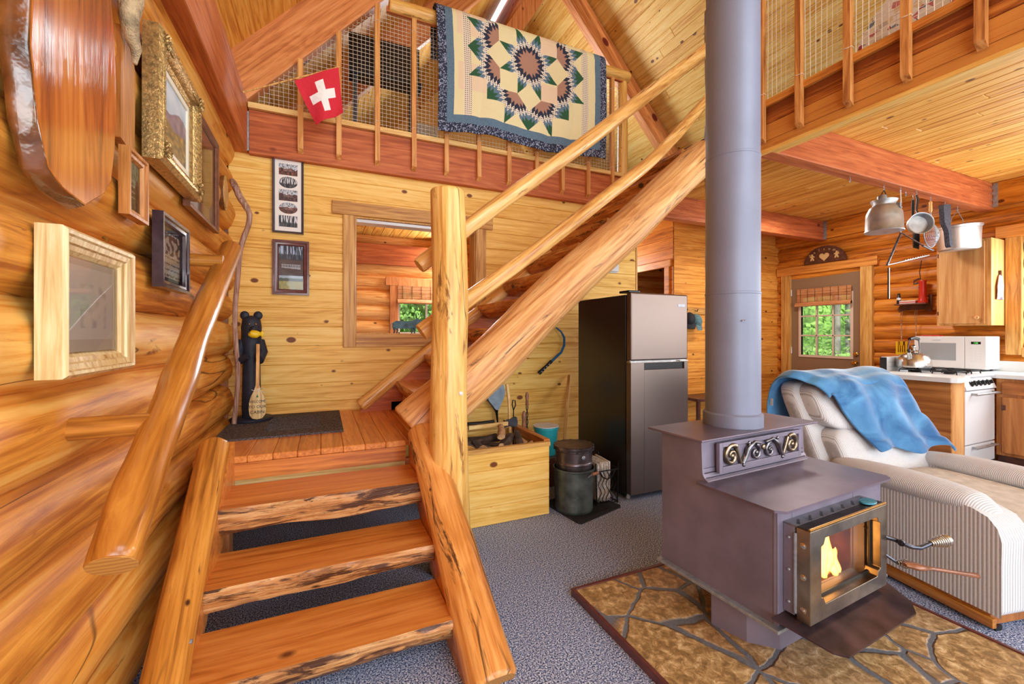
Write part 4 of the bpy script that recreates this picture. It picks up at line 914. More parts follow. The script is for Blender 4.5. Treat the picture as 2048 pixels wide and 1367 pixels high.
# bed with a patchwork cover on the right loft
t = thing('bed', 'bed with a white patchwork cover up in the right hand loft', 'bed', (3.24, 1.15, ZL))
def bedc(s, q):
    x = s*1.2; y = -.9+q*1.42; h = .52 + .02*nz((x*5, y*5, 0)); e = min(s*1.2/.10, (1-q)*1.42/.28, 1)
    return (x, y, h*max(0, e)**.4 if e < 1 else h)
mb = MB(); mb.grid(60, 60, bedc); bo = obj('cover', mb, M['bedcloth'], t, smooth=60)
mb = MB(); mb.box(.07, 1.15, -.85, .30, 0, .40); obj('mattress', mb, M['white'], t, bev=.05)
# ------------------------------------------------------------------ painted surfaces
def paint_obj(name, nu, nv, f, colf, mat, parent=None, smooth=0, flip=False, **k):
    """grid with one colour per corner cell: f(s,t)->point, colf(s,t)->srgb 0..255, sampled per face"""
    mb = MB(); mb.grid(nu, nv, f); o = obj(name, mb, mat, parent, smooth=smooth, fix=False, **k)
    me = o.data; ca = me.color_attributes.new('Col', 'FLOAT_COLOR', 'CORNER'); buf = []
    for j in range(nv):
        for i in range(nu):
            c = rgba(colf((i+.5)/nu, (j+.5)/nv)); buf += list(c)*4
    ca.data.foreach_set('color', buf); return o
# quilt hung over the loft rail
QX0, QX1, QY = .905, 2.70, 3.665
QC = at(1056, 134, Y=QY); QTOP = 4.235; QW = QX1-QX0; QF = QTOP-3.10; QB = .35
RR = .335; LL = RR/(2*math.cos(PI/8))
def h2(i, j, k=0): 
    v = math.sin(i*127.1+j*311.7+k*74.7)*43758.5453; return v-math.floor(v)
NAVY, SLATE, GREEN, PINK, CREAM = (40,48,72), (98,126,150), (44,92,64), (176,134,116), (236,226,180)
def dots(x, z, s=.0085, a=(238,232,220), b=(70,62,66)):
    return b if (int(math.floor(x/s)) % 2 and int(math.floor(z/s)) % 2) else a
def quilt_col(s, t):
    # x, z in metres; z measured down from the top fold (negative on the back flap)
    x = s*QW; z = t*(QF+QB)-QB; X = x + QX0; dz = (QTOP - z) - QC.z; dx = X - QC.x
    e = min(x, QW-x); b = QF - z
    if e < .075 or b < .075:
        return NAVY if h2(int(x/.007), int(z/.007)) < .72 else (150,160,190)
    if e < .145 or b < .15: 
        return SLATE if h2(int(x/.006), int(z/.006), 2) < .8 else (84,112,136)
    def rhomb(cx, cz, ang):
        px, pz = dx-cx, dz-cz; a1, a2 = ang-PI/8, ang+PI/8
        u1, u2 = (math.cos(a1), math.sin(a1)), (math.cos(a2), math.sin(a2)); det = u1[0]*u2[1]-u1[1]*u2[0]
        a = (px*u2[1]-pz*u2[0])/det/LL; c = (u1[0]*pz-u1[1]*px)/det/LL
        if 0 <= a < 1 and 0 <= c < 1: return int(a*4)+int(c*4)
        return None
    def band(k):
        if k < 2: return PINK
        if k < 3: return NAVY
        if k < 4: return dots(x, z)
        if k == 4: return SLATE
        return GREEN
    for j in range(8):
        th = PI/8 + j*PI/4; k = rhomb(0, 0, th)
        if k is not None: return band(k)
    for j in range(8):
        ph = PI/8 + j*PI/4; cx, cz = RR*math.cos(ph), RR*math.sin(ph)
        for dd in (0, PI/4, -PI/4):
            k = rhomb(cx, cz, ph+dd)
            if k is not None: return band(k)
    if .235 < e < .305: return dots(x, z, .009, (236,226,206), (120,100,96))
    if int((x+.1)/.28) % 3 == 1 and int((z+.2)/.24) % 2: return (236,214,184)
    return CREAM
def quilt_pt(s, t):
    x = QX0 + s*QW; z = t*(QF+QB)-QB
    if z < -.0:   # behind the rail
        return (x, 3.86, QTOP-.06+z) if z < -.09 else (x, 3.77+.09*math.sin(-z/.09*PI/2), QTOP-.09*(1-math.cos(-z/.09*PI/2))+.0)
    if z < .14:
        q = z/.14*PI/2; return (x, 3.77-.105*math.sin(q), QTOP-.105*(1-math.cos(q))*1.05)
    k = (z-.14)/(QF-.14); wv = .016*k*math.sin(x*9+1)+.012*k*math.sin(x*17+z*3)+.006*nz((x*9, z*9, 1))
    zb = QTOP - .11 - (z-.14)*(QF-.11)/(QF-.14)
    return (x+.015*k*math.sin(z*4)+(.03*k if s < .5 else 0)*(1-2*s), QY - abs(wv) - .004, zb + .022*k*math.sin(x*5.2+.4))
qo = paint_obj('quilt', 400, 330, quilt_pt, quilt_col, M['quilt'], smooth=180)
md = qo.modifiers.new('thick', 'SOLIDIFY'); md.thickness = .012; md.offset = -1
tag(qo, 'star patchwork quilt with navy border draped over the loft railing', 'quilt')

# small flag on a stick
fl = thing('flag', 'small red flag with a white cross on a thin stick beside the loft', 'flag', at(487,184,Y=3.5))
fo = fl.location; a, b = at(487,184,Y=3.5)-fo, at(678,134,Y=3.5)-fo
mb = MB(); mb.tube([a, b+(b-a)*.01], .006, 8); mb.ball(a, .009, 0, 8, 6); obj('pole', mb, M['gold_wood'], fl, smooth=60)
c00, c10, c01, c11 = at(588,160,Y=3.495)-fo, at(677,135,Y=3.495)-fo, at(633,247,Y=3.47)-fo, at(686,229,Y=3.5)-fo
def flagpt(s, t):
    p = c00.lerp(c10, s).lerp(c01.lerp(c11, s), t); p.y += (.018*math.sin(s*7+t*3)+.02*math.sin(s*3.5+2))*(.3+t); return p
def flagcol(s, t):
    x, y = s-.5, t-.5
    if (abs(x) < .105 and abs(y) < .33) or (abs(y) < .105 and abs(x) < .33): return (242,238,236)
    return (208,40,58)
cf = paint_obj('cloth', 90, 90, flagpt, flagcol, M['quilt'], fl, smooth=180)
md = cf.modifiers.new('thick', 'SOLIDIFY'); md.thickness = .0015

# ------------------------------------------------------------------ framed pictures
def frame_thing(name, label, cat, loc, rotz, w, h, fw, dep, fmat, back=None, group=None, prof=None, ornate=False, bevel=.003):
    """picture centred at loc facing local -y; fw frame width, dep depth"""
    t = thing(name, label, cat, loc, rotz, group); mb = MB()
    prof = prof or [(0, 0), (0, -dep), (fw*.35, -dep*1.0), (fw*.5, -dep*.82), (fw*.8, -dep*.75), (fw, -dep*.45), (fw, 0)]
    W, Hh = w/2, h/2; cs = [(-1,-1),(1,-1),(1,1),(-1,1)]; k = len(prof)
    vs = []
    for cx, cz in cs:
        for a, b in prof: vs.append((cx*(W-a), b, cz*(Hh-a)))
    fs = [(i*k+j, ((i+1)%4)*k+j, ((i+1)%4)*k+(j+1)%k, i*k+(j+1)%k) for i in range(4) for j in range(k)]
    mb.add(vs, fs); obj('frame', mb, fmat, t, smooth=30)
    if ornate:
        for cx, cz in cs:
            mb = MB()
            for q in range(9):
                th = q*2*PI/9; mb.tube([(cx*(W-fw*.55)+.022*math.cos(th)+.01*math.cos(r)*math.cos(th), -dep-.004-.005*math.sin(r*2), cz*(Hh-fw*.55)+.022*math.sin(th)+.01*math.sin(r)) for r in [i*.7 for i in range(6)]], .0035, 5)
            for q in range(7): mb.ball((cx*(W-fw*.5), -dep*.95, cz*(Hh-.03-.018*q)), (.007,.006,.009-.0005*q), 0, 6, 5); mb.ball((cx*(W-.03-.018*q), -dep*.95, cz*(Hh-fw*.5)), (.009,.006,.007), 0, 6, 5)
            obj('corner_scroll', mb, M['gilt'], t, smooth=60)
    mb = MB(); mb.box(-W+.004, W-.004, -.006, 0, -Hh+.004, Hh-.004); obj('backing', mb, M['dark_wood'] if back is None else back, t)
    return t
def pict(t, x0, x1, z0, z1, colf, y=-.008, nm='picture', nu=40, nv=40, oval=False):
    if not oval: f = lambda s, q: (x0+(x1-x0)*s, y, z1-(z1-z0)*q)
    else:
        def f(s, q):
            a, b = s*2-1, 1-q*2; x = a*math.sqrt(max(0,1-b*b/2)); z = b*math.sqrt(max(0,1-a*a/2)); return ((x0+x1)/2+(x1-x0)/2*x, y, (z0+z1)/2+(z1-z0)/2*z)
    return paint_obj(nm, nu, nv, f, colf, M['paint'], t)
def glassp(t, x0, x1, z0, z1, y): 
    mb = MB(); mb.add([(x0,y,z0),(x1,y,z0),(x1,y,z1),(x0,y,z1)], [(0,1,2,3)]); obj('glass', mb, M['pglass'], t, fix=False)
def mixc(a, b, k): return tuple(a[i]*(1-k)+b[i]*k for i in range(3))
def n01(x, y, s): return max(0, min(1, .5+.8*noise.noise(Vector((x, y, s)))))
def cabin_photo(seed, sky=(206,214,226), hue=(150,80,60)):
    def c(s, t):
        n = n01(s*9, t*9, seed); k = n01(s*22, t*5, seed+3)
        if t < .3+.25*n01(s*4, 1, seed): base = mixc(sky, (70,74,70), .8 if k > .62 else .1)
        else: base = mixc(hue, (34,30,34), n)
        if .25 < s < .75 and .3 < t < .72 and int(t*26) % 3 == 0: base = mixc(base, (240,225,215), .55)
        return base
    return c
def forest_photo(seed, lo=(34,34,38), hi=(214,216,222)):
    def c(s, t):
        k = n01(s*16, t*1.6, seed); return mixc(lo, hi, max(0, min(1, (k-.42)*4)) * (1 if t < .62 else .35))
    return c
# on the plank wall: tall frame with five photographs
t = frame_thing('picture_frame', 'tall narrow frame of five small photographs on the plank wall', 'picture', (-.252, YW-.002, 2.408), 0, .222, .606, .018, .024, M['black_frame'].copy())
t.children[0].data.materials[0] = plain('bronze_frame', (110,92,78), .3, .3, var=.2, vscale=40)
pict(t, -.094, .094, -.286, .286, lambda s, q: (236,232,226), -.0085, 'mount', 2, 2)
for i, (z, ov) in enumerate([(.205, 0), (.103, 1), (.0, 0), (-.102, 1), (-.207, 0)]):
    pict(t, -.066, .066, z-.045, z+.045, cabin_photo(i*3+1) if i in (0, 3) else (cabin_photo(7, hue=(120,70,66)) if i == 2 else forest_photo(i+2)), -.0095, 'photograph', 44, 34, bool(ov))
# reddish frame of three photographs
t = frame_thing('picture_frame', 'mahogany frame of three dark landscape photographs below the tall frame', 'picture', (-.232, YW-.002, 1.832), 0, .262, .434, .044, .022, M['mahogany'])
pict(t, -.089, .089, -.175, .175, lambda s, q: (50,30,30), -.0085, 'mount', 2, 2)
pict(t, -.085, .085, .066, .172, forest_photo(11, (14,22,40), (190,200,220)), -.0095, 'photograph', 50, 32)
def signphoto(s, q): return (176,168,170) if (.1 < s < .9 and .28 < q < .52+.1*s) and not (.33 < q < .47 and int(s*34) % 2) else mixc((62,38,34), (96,58,46), n01(s*3, q*14, 2))
pict(t, -.085, .085, -.056, .058, signphoto, -.0095, 'photograph', 60, 36)
def meadow(s, q): return mixc((214,220,230), (60,80,90), .3) if q < .15+.1*n01(s*5,0,1) else (mixc((34,48,50), (60,72,60), n01(s*9,q*9,3)) if q < .42 else mixc((120,130,60), (196,160,80), n01(s*12, q*14, 5)))
pict(t, -.085, .085, -.172, -.064, meadow, -.0095, 'photograph', 50, 34)
glassp(t, -.089, .089, -.175, .175, -.012)

# on the log wall (facing +x)
WXL = -.612
# pale frame close to the camera, with its mount and pencil drawing
t = frame_thing('picture_frame', 'pale wooden frame with a faint pencil drawing, nearest on the log wall', 'picture', (-.625, 1.59, 1.378), R(90), .42, .375, .062, .058, M['pale_frame'],
                prof=[(0,0),(0,-.05),(.008,-.058),(.016,-.056),(.02,-.05),(.034,-.046),(.038,-.04),(.05,-.036),(.054,-.03),(.062,-.026),(.062,0)])
def sketch(s, q):
    b = (246,242,230); v = n01(s*8, q*10, 4); return mixc(b, (150,150,146), .7*max(0, v-.45)) if .3 < s < .8 and .25 < q < .75 else ((228,220,202) if s > .93 or q > .86 or s < .06 or q < .08 else b)
pict(t, -.150, .150, -.128, .128, sketch, -.024, 'drawing', 60, 50); glassp(t, -.150, .150, -.128, .128, -.030)
mb = MB(); mb.tube([(0,-.05,.20),(.0,-.062,.192)], .006, 8); obj('hanging_nail', mb, M['brass'], t)
# dark frame with writing
t = frame_thing('picture_frame', 'small dark frame with a black and white card above the pale frame', 'picture', (-.60, 2.235, 1.632), R(90), .36, .295, .036, .036, M['black_frame'])
def card(s, q):
    if s < .22 or s > .95 or q < .1 or q > .92: return (44,54,66)
    if q < .5: return mixc((226,220,206), (60,56,60), .7 if n01(s*9, q*9, 8) > .5 else 0)
    return (226,218,198) if not (int(q*28) % 3 == 0 and n01(s*40, q*30, 2) > .42) else (110,104,98)
pict(t, -.148, .148, -.115, .115, card, -.009, 'card', 60, 60); glassp(t, -.148, .148, -.115, .115, -.016)
# ornate gilt frame
t = frame_thing('picture_frame', 'ornate gilt frame with a mountain landscape painting high on the log wall', 'picture', (-.60, 2.24, 2.195), R(90), .57, .50, .085, .062, M['gilt'], ornate=True,
                prof=[(0,0),(0,-.05),(.01,-.06),(.02,-.05),(.026,-.058),(.036,-.062),(.05,-.052),(.06,-.035),(.07,-.03),(.078,-.036),(.085,-.03),(.085,0)])
def mount(s, q):
    if q < .35 - .0*s + .1*math.sin(s*6): return mixc((170,190,206), (210,220,226), n01(s*4,q*4,2))
    if q < .62-.25*abs(s-.5): return mixc((120,100,110), (160,140,140), n01(s*8,q*8,3))
    return mixc((96,84,56), (190,150,70), n01(s*9,q*14,5))
pict(t, -.175, .175, -.14, .14, mount, -.02, 'painting', 60, 50)
mb = MB()
for q in rects((-.2, .2, -.165, .165), [(-.175, .175, -.14, .14)]): mb.box(q[0], q[1], -.027, -.018, q[2], q[3])
obj('linen_slip', mb, M['cream'], t, bev=.002)
# big plain frame behind it
t = frame_thing('picture_frame', 'wide thin brown frame with a pale hazy print beyond the gilt frame', 'picture', (-.61, 2.80, 2.185), R(90), .62, .54, .032, .03, plain('brown_frame', (122,74,52), .35, coat=.2, var=.15, vscale=40))
pict(t, -.28, .28, -.24, .24, lambda s, q: mixc((226,206,160), (190,150,104), n01(s*3, q*5, 3)) if .12 < s < .88 and .14 < q < .86 else (224,196,170), -.009, 'print', 40, 40); glassp(t, -.28, .28, -.24, .24, -.014)
# small oak frame and the little plaque above it
t = frame_thing('picture_frame', 'small oak frame with a tiny photograph right beside the varnished slab', 'picture', (-.60, 1.842, 1.80), R(90), .165, .222, .03, .03, M['oak_frame'])
pict(t, -.054, .054, -.082, .082, cabin_photo(21, (150,190,170), (120,100,90)), -.009, 'photograph', 30, 40); glassp(t, -.054, .054, -.082, .082, -.013)
mb = MB(); mb.prism([(-.06,-.17),(.05,-.19),(.06,.1),(.03,.16),(-.06,.2)], lambda p, a: (a, p[0], p[1]), 0, .03)
tag(obj('wooden_plaque', mb, M['oak_frame'], loc=(-.63, 1.84, 2.11), bev=.004), 'plain wooden plaque hanging under the fur pelt', 'plaque')
# varnished slab with bark edge (a live edge slab clock without face in view)
mb = MB(); P = [at(u, v, X=-.55) for u, v in [(78,-160),(80,0),(76,90),(86,190),(92,250),(104,300),(112,340),(140,382),(185,416),(222,392),(236,366),(243,300),(246,200),(243,90),(236,0),(230,-160)]]
yc, zc_ = 1.55, 2.0
n = len(P); prof = [(1.0, 0), (1.03, .012), (1.015, .03), (.985, .048)]; vs = []
for k, x in prof:
    for i, p in enumerate(P):
        r = 1+ (.02*nz((i*1.7, k*9, 2)) if 0 < x < .04 else 0); vs.append((x, (p.y-yc)*k*r, (p.z-zc_)*k*r))
mb.v = [Vector(v) for v in vs]
for j in range(len(prof)-1):
    for i in range(n): mb.f.append([j*n+i, j*n+(i+1)%n, (j+1)*n+(i+1)%n, (j+1)*n+i]); mb.m.append(1)
mb.f.append([(len(prof)-1)*n+i for i in range(n)]); mb.m.append(0); mb.f.append(list(range(n))[::-1]); mb.m.append(1)
slab = obj('wood_slab', mb, [M['slab'], M['bark']], loc=(-.612, yc, zc_), smooth=50, bev=.004)
tag(slab, 'large glossy varnished wood slab with dark bark edge hung high on the log wall', 'wall slab')
# fur pelt hanging above
pp = [at(u, v, X=-.575) for u, v in [(262,-60),(262,0),(258,40),(262,70),(272,100),(270,128)]]
mb = MB(); c0 = pp[0]
mb.tube([p-c0+Vector((.0,0,0)) for p in pp], [.035,.034,.026,.022,.016,.006], 12)
tag(obj('fur_tail', mb, M['fur'], loc=c0, smooth=180), 'tan and white fur tail hanging above the small frames', 'pelt')
# oval wood plaques at the far end of the log wall
for i, (u, v, hh, ww, lb) in enumerate([(449, 386, .115, .085, 'oval wood slice plaque with a dark rim at the far end of the log wall')]):
    p = at(u, v, X=-.60); t = thing('oval_plaque', lb, 'plaque', (-.615, p.y, p.z))
    mb = MB(); mb.prism([(ww*math.cos(q*PI/14), hh*math.sin(q*PI/14)) for q in range(28)], lambda p, a: (a, p[0], p[1]), 0, .022); obj('bark_rim', mb, M['bark'], t, bev=.003)
    mb = MB(); mb.prism([(ww*.84*math.cos(q*PI/14), hh*.84*math.sin(q*PI/14)) for q in range(28)], lambda p, a: (a, p[0], p[1]), .022, .025); obj('face', mb, M['gold_wood'], t)

# ------------------------------------------------------------------ on the landing
mb = MB(); mb.box(-.60, .125, 3.0, 3.80, 0, .012)
for i in range(70): 
    y = 3.02+i*.011; mb.box(-.35 if i % 2 else -.3, -.02, y, y+.006, .012, .0145) if 12 < i < 58 else None
tag(obj('door_mat', mb, M['mat'], loc=(0,0,ZLAND)), 'dark grey ribbed mat lying on the landing', 'mat')
# crooked walking stick leaning in the corner
spts = [(463,358),(470,372),(480,395),(492,412),(500,428),(497,452),(486,478),(479,505),(475,560),(470,610),(470,660),(473,700),(477,745),(474,790),(470,830),(468,853)]
P = [at(u, v, Y=3.50+.12*(1-i/15)) for i, (u, v) in enumerate(spts)]; P[-1] = Vector((P[-1].x, P[-1].y, ZLAND+.014))
Q = []
for i in range(len(P)-1):
    for k in range(4): Q.append(P[i].lerp(P[i+1], k/4))
Q.append(P[-1])
for _ in range(2): Q = [Q[0]] + [(Q[i-1]+Q[i]*2+Q[i+1])/4 for i in range(1, len(Q)-1)] + [Q[-1]]
c0 = Q[-1].copy(); n = len(Q); rr = [(.019 + .005*math.sin(PI*min(1, i/16)) - .004*i/n) * (1+.12*nz((i*.6, 3, 3))) for i in range(n)]
rr[0] = .012; mb = MB(); mb.tube([q-c0 for q in Q], rr, 14)
for i in (4, 9): mb.tube([Q[i]-c0+Vector((.021*math.cos(a), .021*math.sin(a), .004*math.sin(3*a))) for a in [j*PI/6 for j in range(12)]], .006, 6, closed=True)
tag(obj('walking_stick', mb, M['stick'], loc=c0, smooth=60), 'crooked grey walking stick leaning at the end of the log wall', 'stick')
# carved black bear holding a paddle
bx, by = at(503, 840, Z=ZLAND+.01).x, 3.62
bear = thing('bear_statue', 'slim carved black bear with yellow fish holding a paddle on the landing', 'statue', (bx+.0, by, ZLAND+.012))
mb = MB(); mb.lathe([(.135,0),(.14,.006),(.14,.018),(.13,.024)], 28); obj('base', mb, M['navy'], bear, smooth=40)
mb = MB(); mb.lathe([(.058,.022),(.062,.1),(.058,.3),(.056,.45),(.066,.55),(.064,.62),(.066,.68),(.058,.735),(.03,.76),(.004,.765)], 24); obj('body', mb, M['navy'], bear, smooth=60)
for s in (-1, 1):
    mb = MB(); mb.ball((s*.042, -.005, .765), (.03,.018,.032), 0, 14, 10); obj('ear', mb, M['navy'], bear, smooth=60)
    mb = MB(); mb.tube([(s*.055,.0,.58),(s*.075,-.03,.5),(s*.06,-.08,.44),(s*.03+.02,-.105,.47)], [.03,.034,.03,.022], 12); obj('arm', mb, M['navy'], bear, smooth=60)
    mb = MB(); mb.ball((s*.02+.015, -.062, .70), .006, 0, 8, 6); obj('eye', mb, M['brass'], bear)
mb = MB(); mb.ball((.02, -.065, .665), (.026,.03,.024), 0, 14, 10); mb.ball((.02,-.095,.672), .008, 0, 8, 6); obj('snout', mb, M['navy'], bear, smooth=60)
mb = MB(); mb.tube([(.0,-.085,.625),(.02,-.1,.63),(.045,-.1,.628),(.07,-.095,.632)], [.014,.03,.028,.012], 12); mb.ball((.078,-.095,.63), (.012,.006,.022), 0, 10, 8); obj('yellow_fish', mb, M['yellow'], bear, smooth=60)
bear['note'] = ''; del bear['note']
pd = thing('paddle_sign', 'small wooden paddle lettered WELCOME TO OUR CABIN in front of the bear', 'sign', (bx+.055, by-.14, ZLAND+.04))
mb = MB(); mb.bar((0,0,.22),(0,.03,.53), .022, .022); obj('handle', mb, M['gold_wood'], pd, bev=.003)
bl_ = [(.0,0),(.03,.006),(.047,.03),(.052,.07),(.05,.12),(.04,.16),(.02,.205),(.011,.24)]; poly = bl_ + [(-x, z) for x, z in bl_[::-1][:-1]]
mb = MB(); mb.prism(poly, lambda p, a: (p[0], a, p[1]), -.008, .008); obj('blade', mb, M['pale_frame'], pd, bev=.003)
def text_obj(s, size, mat, parent, loc, rot, name='lettering', ext=.0008, sx=1):
    cu = bpy.data.curves.new(name, 'FONT'); cu.body = s; cu.size = size; cu.extrude = ext; cu.align_x = 'CENTER'; cu.align_y = 'CENTER'; cu.resolution_u = 3
    tmp = bpy.data.objects.new('tmp', cu); COL.objects.link(tmp); bpy.context.view_layer.update()
    me = bpy.data.meshes.new_from_object(tmp.evaluated_get(bpy.context.evaluated_depsgraph_get())); bpy.data.objects.remove(tmp)
    me.materials.clear(); me.materials.append(mat); o = bpy.data.objects.new(name, me); COL.objects.link(o); o.parent = parent; o.location = loc; o.rotation_euler = rot; o.scale = (sx, 1, 1); return o
for s, z, w_ in (('WELCOME', .125, .026), ('TO OUR', .088, .028), ('CABIN', .05, .03)): text_obj(s, w_, M['black'], pd, (0, -.0088, z), (R(90), 0, 0), sx=.8 if s == 'WELCOME' else 1)
mb = MB(); mb.add([(0,-.0095,.175),(-.008,-.0095,.155),(.008,-.0095,.155)], [(0,1,2)]); obj('painted_pine', mb, plain('pine_green', (40,110,70), .6), pd)
mb = MB(); mb.tube([(-.035,-.01,.21),(-.01,-.016,.2),(.012,-.014,.204),(.04,-.01,.19),(.05,.0,.185)], .0018, 5); mb.tube([(.0,-.014,.205),(.03,-.012,.225),(.046,-.008,.212)], .0015, 5); obj('raffia_string', mb, M['string'], pd)

# cow figurine on the interior window sill
cp = at(812, 666, Y=YW+.06)
cow = thing('cow_figurine', 'flat metal cow figurine standing on the interior window sill', 'figurine', (cp.x, YW+.06, IZ0+.002))
cy = [(-.12,.06),(-.115,.1),(-.09,.118),(-.02,.115),(.05,.12),(.085,.135),(.1,.15),(.11,.135),(.135,.13),(.15,.105),(.14,.09),(.115,.092),(.095,.075),(.08,.06),(.04,.05),(-.03,.045),(-.07,.052),(-.1,.045)]
mb = MB(); mb.prism(cy, lambda p, a: (p[0], a*(1 if True else 0), p[1]), -.016, .016); obj('body', mb, M['cowblue'], cow, bev=.008, smooth=50)
for x in (-.105, -.08, .05, .075):
    mb = MB(); mb.tube([(x, -.008 if x in (-.105,.05) else .008, .06), (x+.004, -.008, .03), (x-.002, -.008, .004)], [.014,.007,.006], 8); obj('leg', mb, M['cowblue'], cow, smooth=60)
mb = MB(); mb.box(-.135, .14, -.03, .03, -.001, .006); obj('plinth', mb, M['iron'], cow)
mb = MB(); mb.tube([(.11,-.01,.14),(.115,-.03,.155),(.125,-.02,.165)], .004, 6); mb.tube([(-.12,0,.1),(-.135,0,.08),(-.13,0,.04)], .004, 6); obj('horn_and_tail', mb, M['bluepaint'], cow)

# ------------------------------------------------------------------ under the stairs
wb = thing('firewood_box', 'pine board firewood box under the log stairs, filled with kindling', 'box', (1.05, 2.70, 0))
hz = .525
def putF(mb, a0, a1, b0, b1): mb.box(a0, a1, 0, .022, b0, b1)
boards('front_board', (.80-1.05, 1.50-1.05), (.002, hz-.03), .124, putF, mats=M['pine_x'], jitter=False, kind=None, parent=wb)
mb = MB(); mb.box(.80-1.05, 1.505-1.05, -.006, .03, hz-.03, hz); obj('top_rim', mb, M['trim_x'], wb, bev=.003)
mb = MB(); mb.box(.43, .45, .03, .62, 0, hz-.05); obj('side_board', mb, M['pine_y'], wb)
mb = MB(); mb.box(.42, .47, .03, .64, hz-.05, hz+.01); obj('side_rim', mb, M['landing'], wb, bev=.004)
mb = MB(); mb.box(-.25, .43, .6, .62, 0, hz-.02); obj('back_board', mb, M['pine_x'], wb)
mb = MB(); mb.box(-.25, -.23, .03, .6, 0, hz-.02); obj('side_board', mb, M['pine_y'], wb)
mb = MB(); mb.box(-.23, .43, .03, .6, .3, .32); obj('inner_floor', mb, M['dark_wood'], wb)
# kindling: each piece its own thing
rk = random.Random(5)
KL = ['dark barked stick lying in the firewood box']
lbs = ['thick dark round log end at the left of the firewood box', 'grey bark chunk beside the round log in the firewood box']
K = [((.915,2.81,.475),(.915,3.05,.50),.075,0),((1.03,2.79,.45),(1.03,2.98,.50),.04,0),((1.02,2.78,.50),(1.17,2.92,.44),.04,0),((1.08,3.02,.47),(1.16,2.80,.50),.035,0),((1.13,2.82,.45),(1.32,3.0,.52),.04,0),((1.30,2.79,.48),(1.40,3.05,.53),.032,0),((1.20,2.90,.54),(1.28,3.10,.58),.028,1),((1.33,2.77,.47),(1.42,2.83,.50),.02,1),((1.0,3.0,.49),(1.25,3.12,.5),.035,0),((.9,3.1,.47),(1.3,3.16,.47),.04,0),((1.38,2.86,.49),(1.40,3.1,.5),.022,1),((.9,2.78,.385),(1.4,2.85,.385),.055,0),((.9,2.98,.385),(1.4,2.95,.385),.055,0),((.9,3.12,.385),(1.38,3.1,.385),.05,0)]
for i, (a, b, r, pale) in enumerate(K):
    o = log('kindling', a, b, r, r*.85, [M['splitwood'] if pale else M['ash'], M['splitwood'] if i != 0 else M['end_dark']], seg=9 if i else 16, wob=.35 if i else .1, seed=i*2.3, oval=.8)
    tag(o, lbs[i] if i < 2 else ('pale split stick lying on the firewood' if pale else KL[i % len(KL)]), 'firewood', 'firewood in the box under the stairs')
# bellows leaning on the wall
p = at(998, 845, Y=3.66)
be = thing('bellows', 'blue grey fireplace bellows leaning on the plank wall behind the firewood', 'bellows', (at(998,845,Y=3.75).x, 3.765, at(998,845,Y=3.75).z), 0); be.rotation_euler = (0, R(-6), 0)
prof = [(.0,.12),(.02,.13),(.035,.16),(.075,.22),(.095,.28),(.09,.34),(.06,.385),(.02,.40)]; poly = prof + [(-x, z) for x, z in prof[::-1] if x > 0]
mb = MB(); mb.prism(poly, lambda q, a: (q[0], a, q[1]), -.012, 0); obj('front_board', mb, M['bluepaint'], be, bev=.003)
mb = MB(); mb.prism([(x*.93, z) for x, z in poly], lambda q, a: (q[0], a, q[1]), 0, .05); obj('leather_fold', mb, M['leather'], be, bev=.006)
mb = MB(); mb.prism(poly, lambda q, a: (q[0], a, q[1]), .05, .062); obj('back_board', mb, M['bluepaint'], be, bev=.003)
mb = MB(); mb.tube([(0,.02,.15),(0,.02,.09),(0,.02,-.02)], [.03,.012,.007], 12); obj('nozzle', mb, M['iron'], be, smooth=50)
mb = MB(); mb.tube([(-.02,-.013,.36),(-.02,-.016,.36)], .012, 12); obj('thumb_hole', mb, M['black'], be)
# hatchet standing in the box
p0, p1 = at(1014,768,Y=3.27), at(1021,838,Y=3.22)
hx = thing('hatchet', 'hatchet with a long wooden handle standing in the firewood box', 'hatchet', p1); o0 = p1
mb = MB(); mb.tube([p0-o0, (p0-o0)*.5+Vector((.004,0,0)), Vector((0,0,.325-p1.z))], [.016,.013,.015], 10); obj('handle', mb, M['gold_wood'], hx, smooth=60)
mb = MB(); mb.prism([(-.035,-.02),(.05,-.035),(.06,-.0),(.05,.05),(-.035,.025)], lambda q, a: (q[0]-.0, a, q[1]-.03), -.016, .016); obj('axe_head', mb, M['darksteel'], hx, bev=.006)
mb = MB(); mb.prism([(-.06,-.035),(-.03,-.03),(-.03,.02),(-.06,.03)], lambda q, a: (q[0], a, q[1]-.03), -.012, .012); obj('leather_sheath', mb, M['leather'], hx, bev=.004)
# iron poker loop, twisted fork with wooden grip, small brush
p0 = at(1027,815,Y=3.24); mb = MB(); mb.tube([(0,0,.323-p0.z),(0,0,-.02),(.018,0,.02),(.014,0,.06),(-.006,0,.065),(-.012,0,.03),(0,0,-.02)], .005, 8)
tag(obj('poker', mb, M['iron'], loc=p0, smooth=60), 'black iron poker with a loop handle beside the hatchet', 'poker')
p0 = at(1054,812,Y=3.22); t = thing('toasting_fork', 'twisted iron rod with a shaped wooden grip in the firewood box', 'fire tool', p0)
mb = MB(); mb.lathe([(.006,0),(.015,.01),(.011,.05),(.017,.085),(.01,.115),(.004,.12)], 12, (0,0,0)); obj('grip', mb, M['fleshwood'], t, smooth=60)
mb = MB()
for s in (0, PI): mb.tube([(.007*math.cos(q*.9+s), .007*math.sin(q*.9+s), (.325-p0.z)*(1-q/21)) for q in range(22)], .004, 6)
obj('twisted_rod', mb, M['iron'], t, smooth=60)
p0 = at(1048,845,Y=3.18); mb = MB(); mb.lathe([(.008,.323-p0.z),(.012,-.08),(.02,-.04),(.014,.02),(.02,.05),(.012,.09),(.003,.1)], 12)
tag(obj('wooden_peg', mb, M['fleshwood'], loc=p0, smooth=60), 'short turned wooden handle below the twisted grip', 'handle')
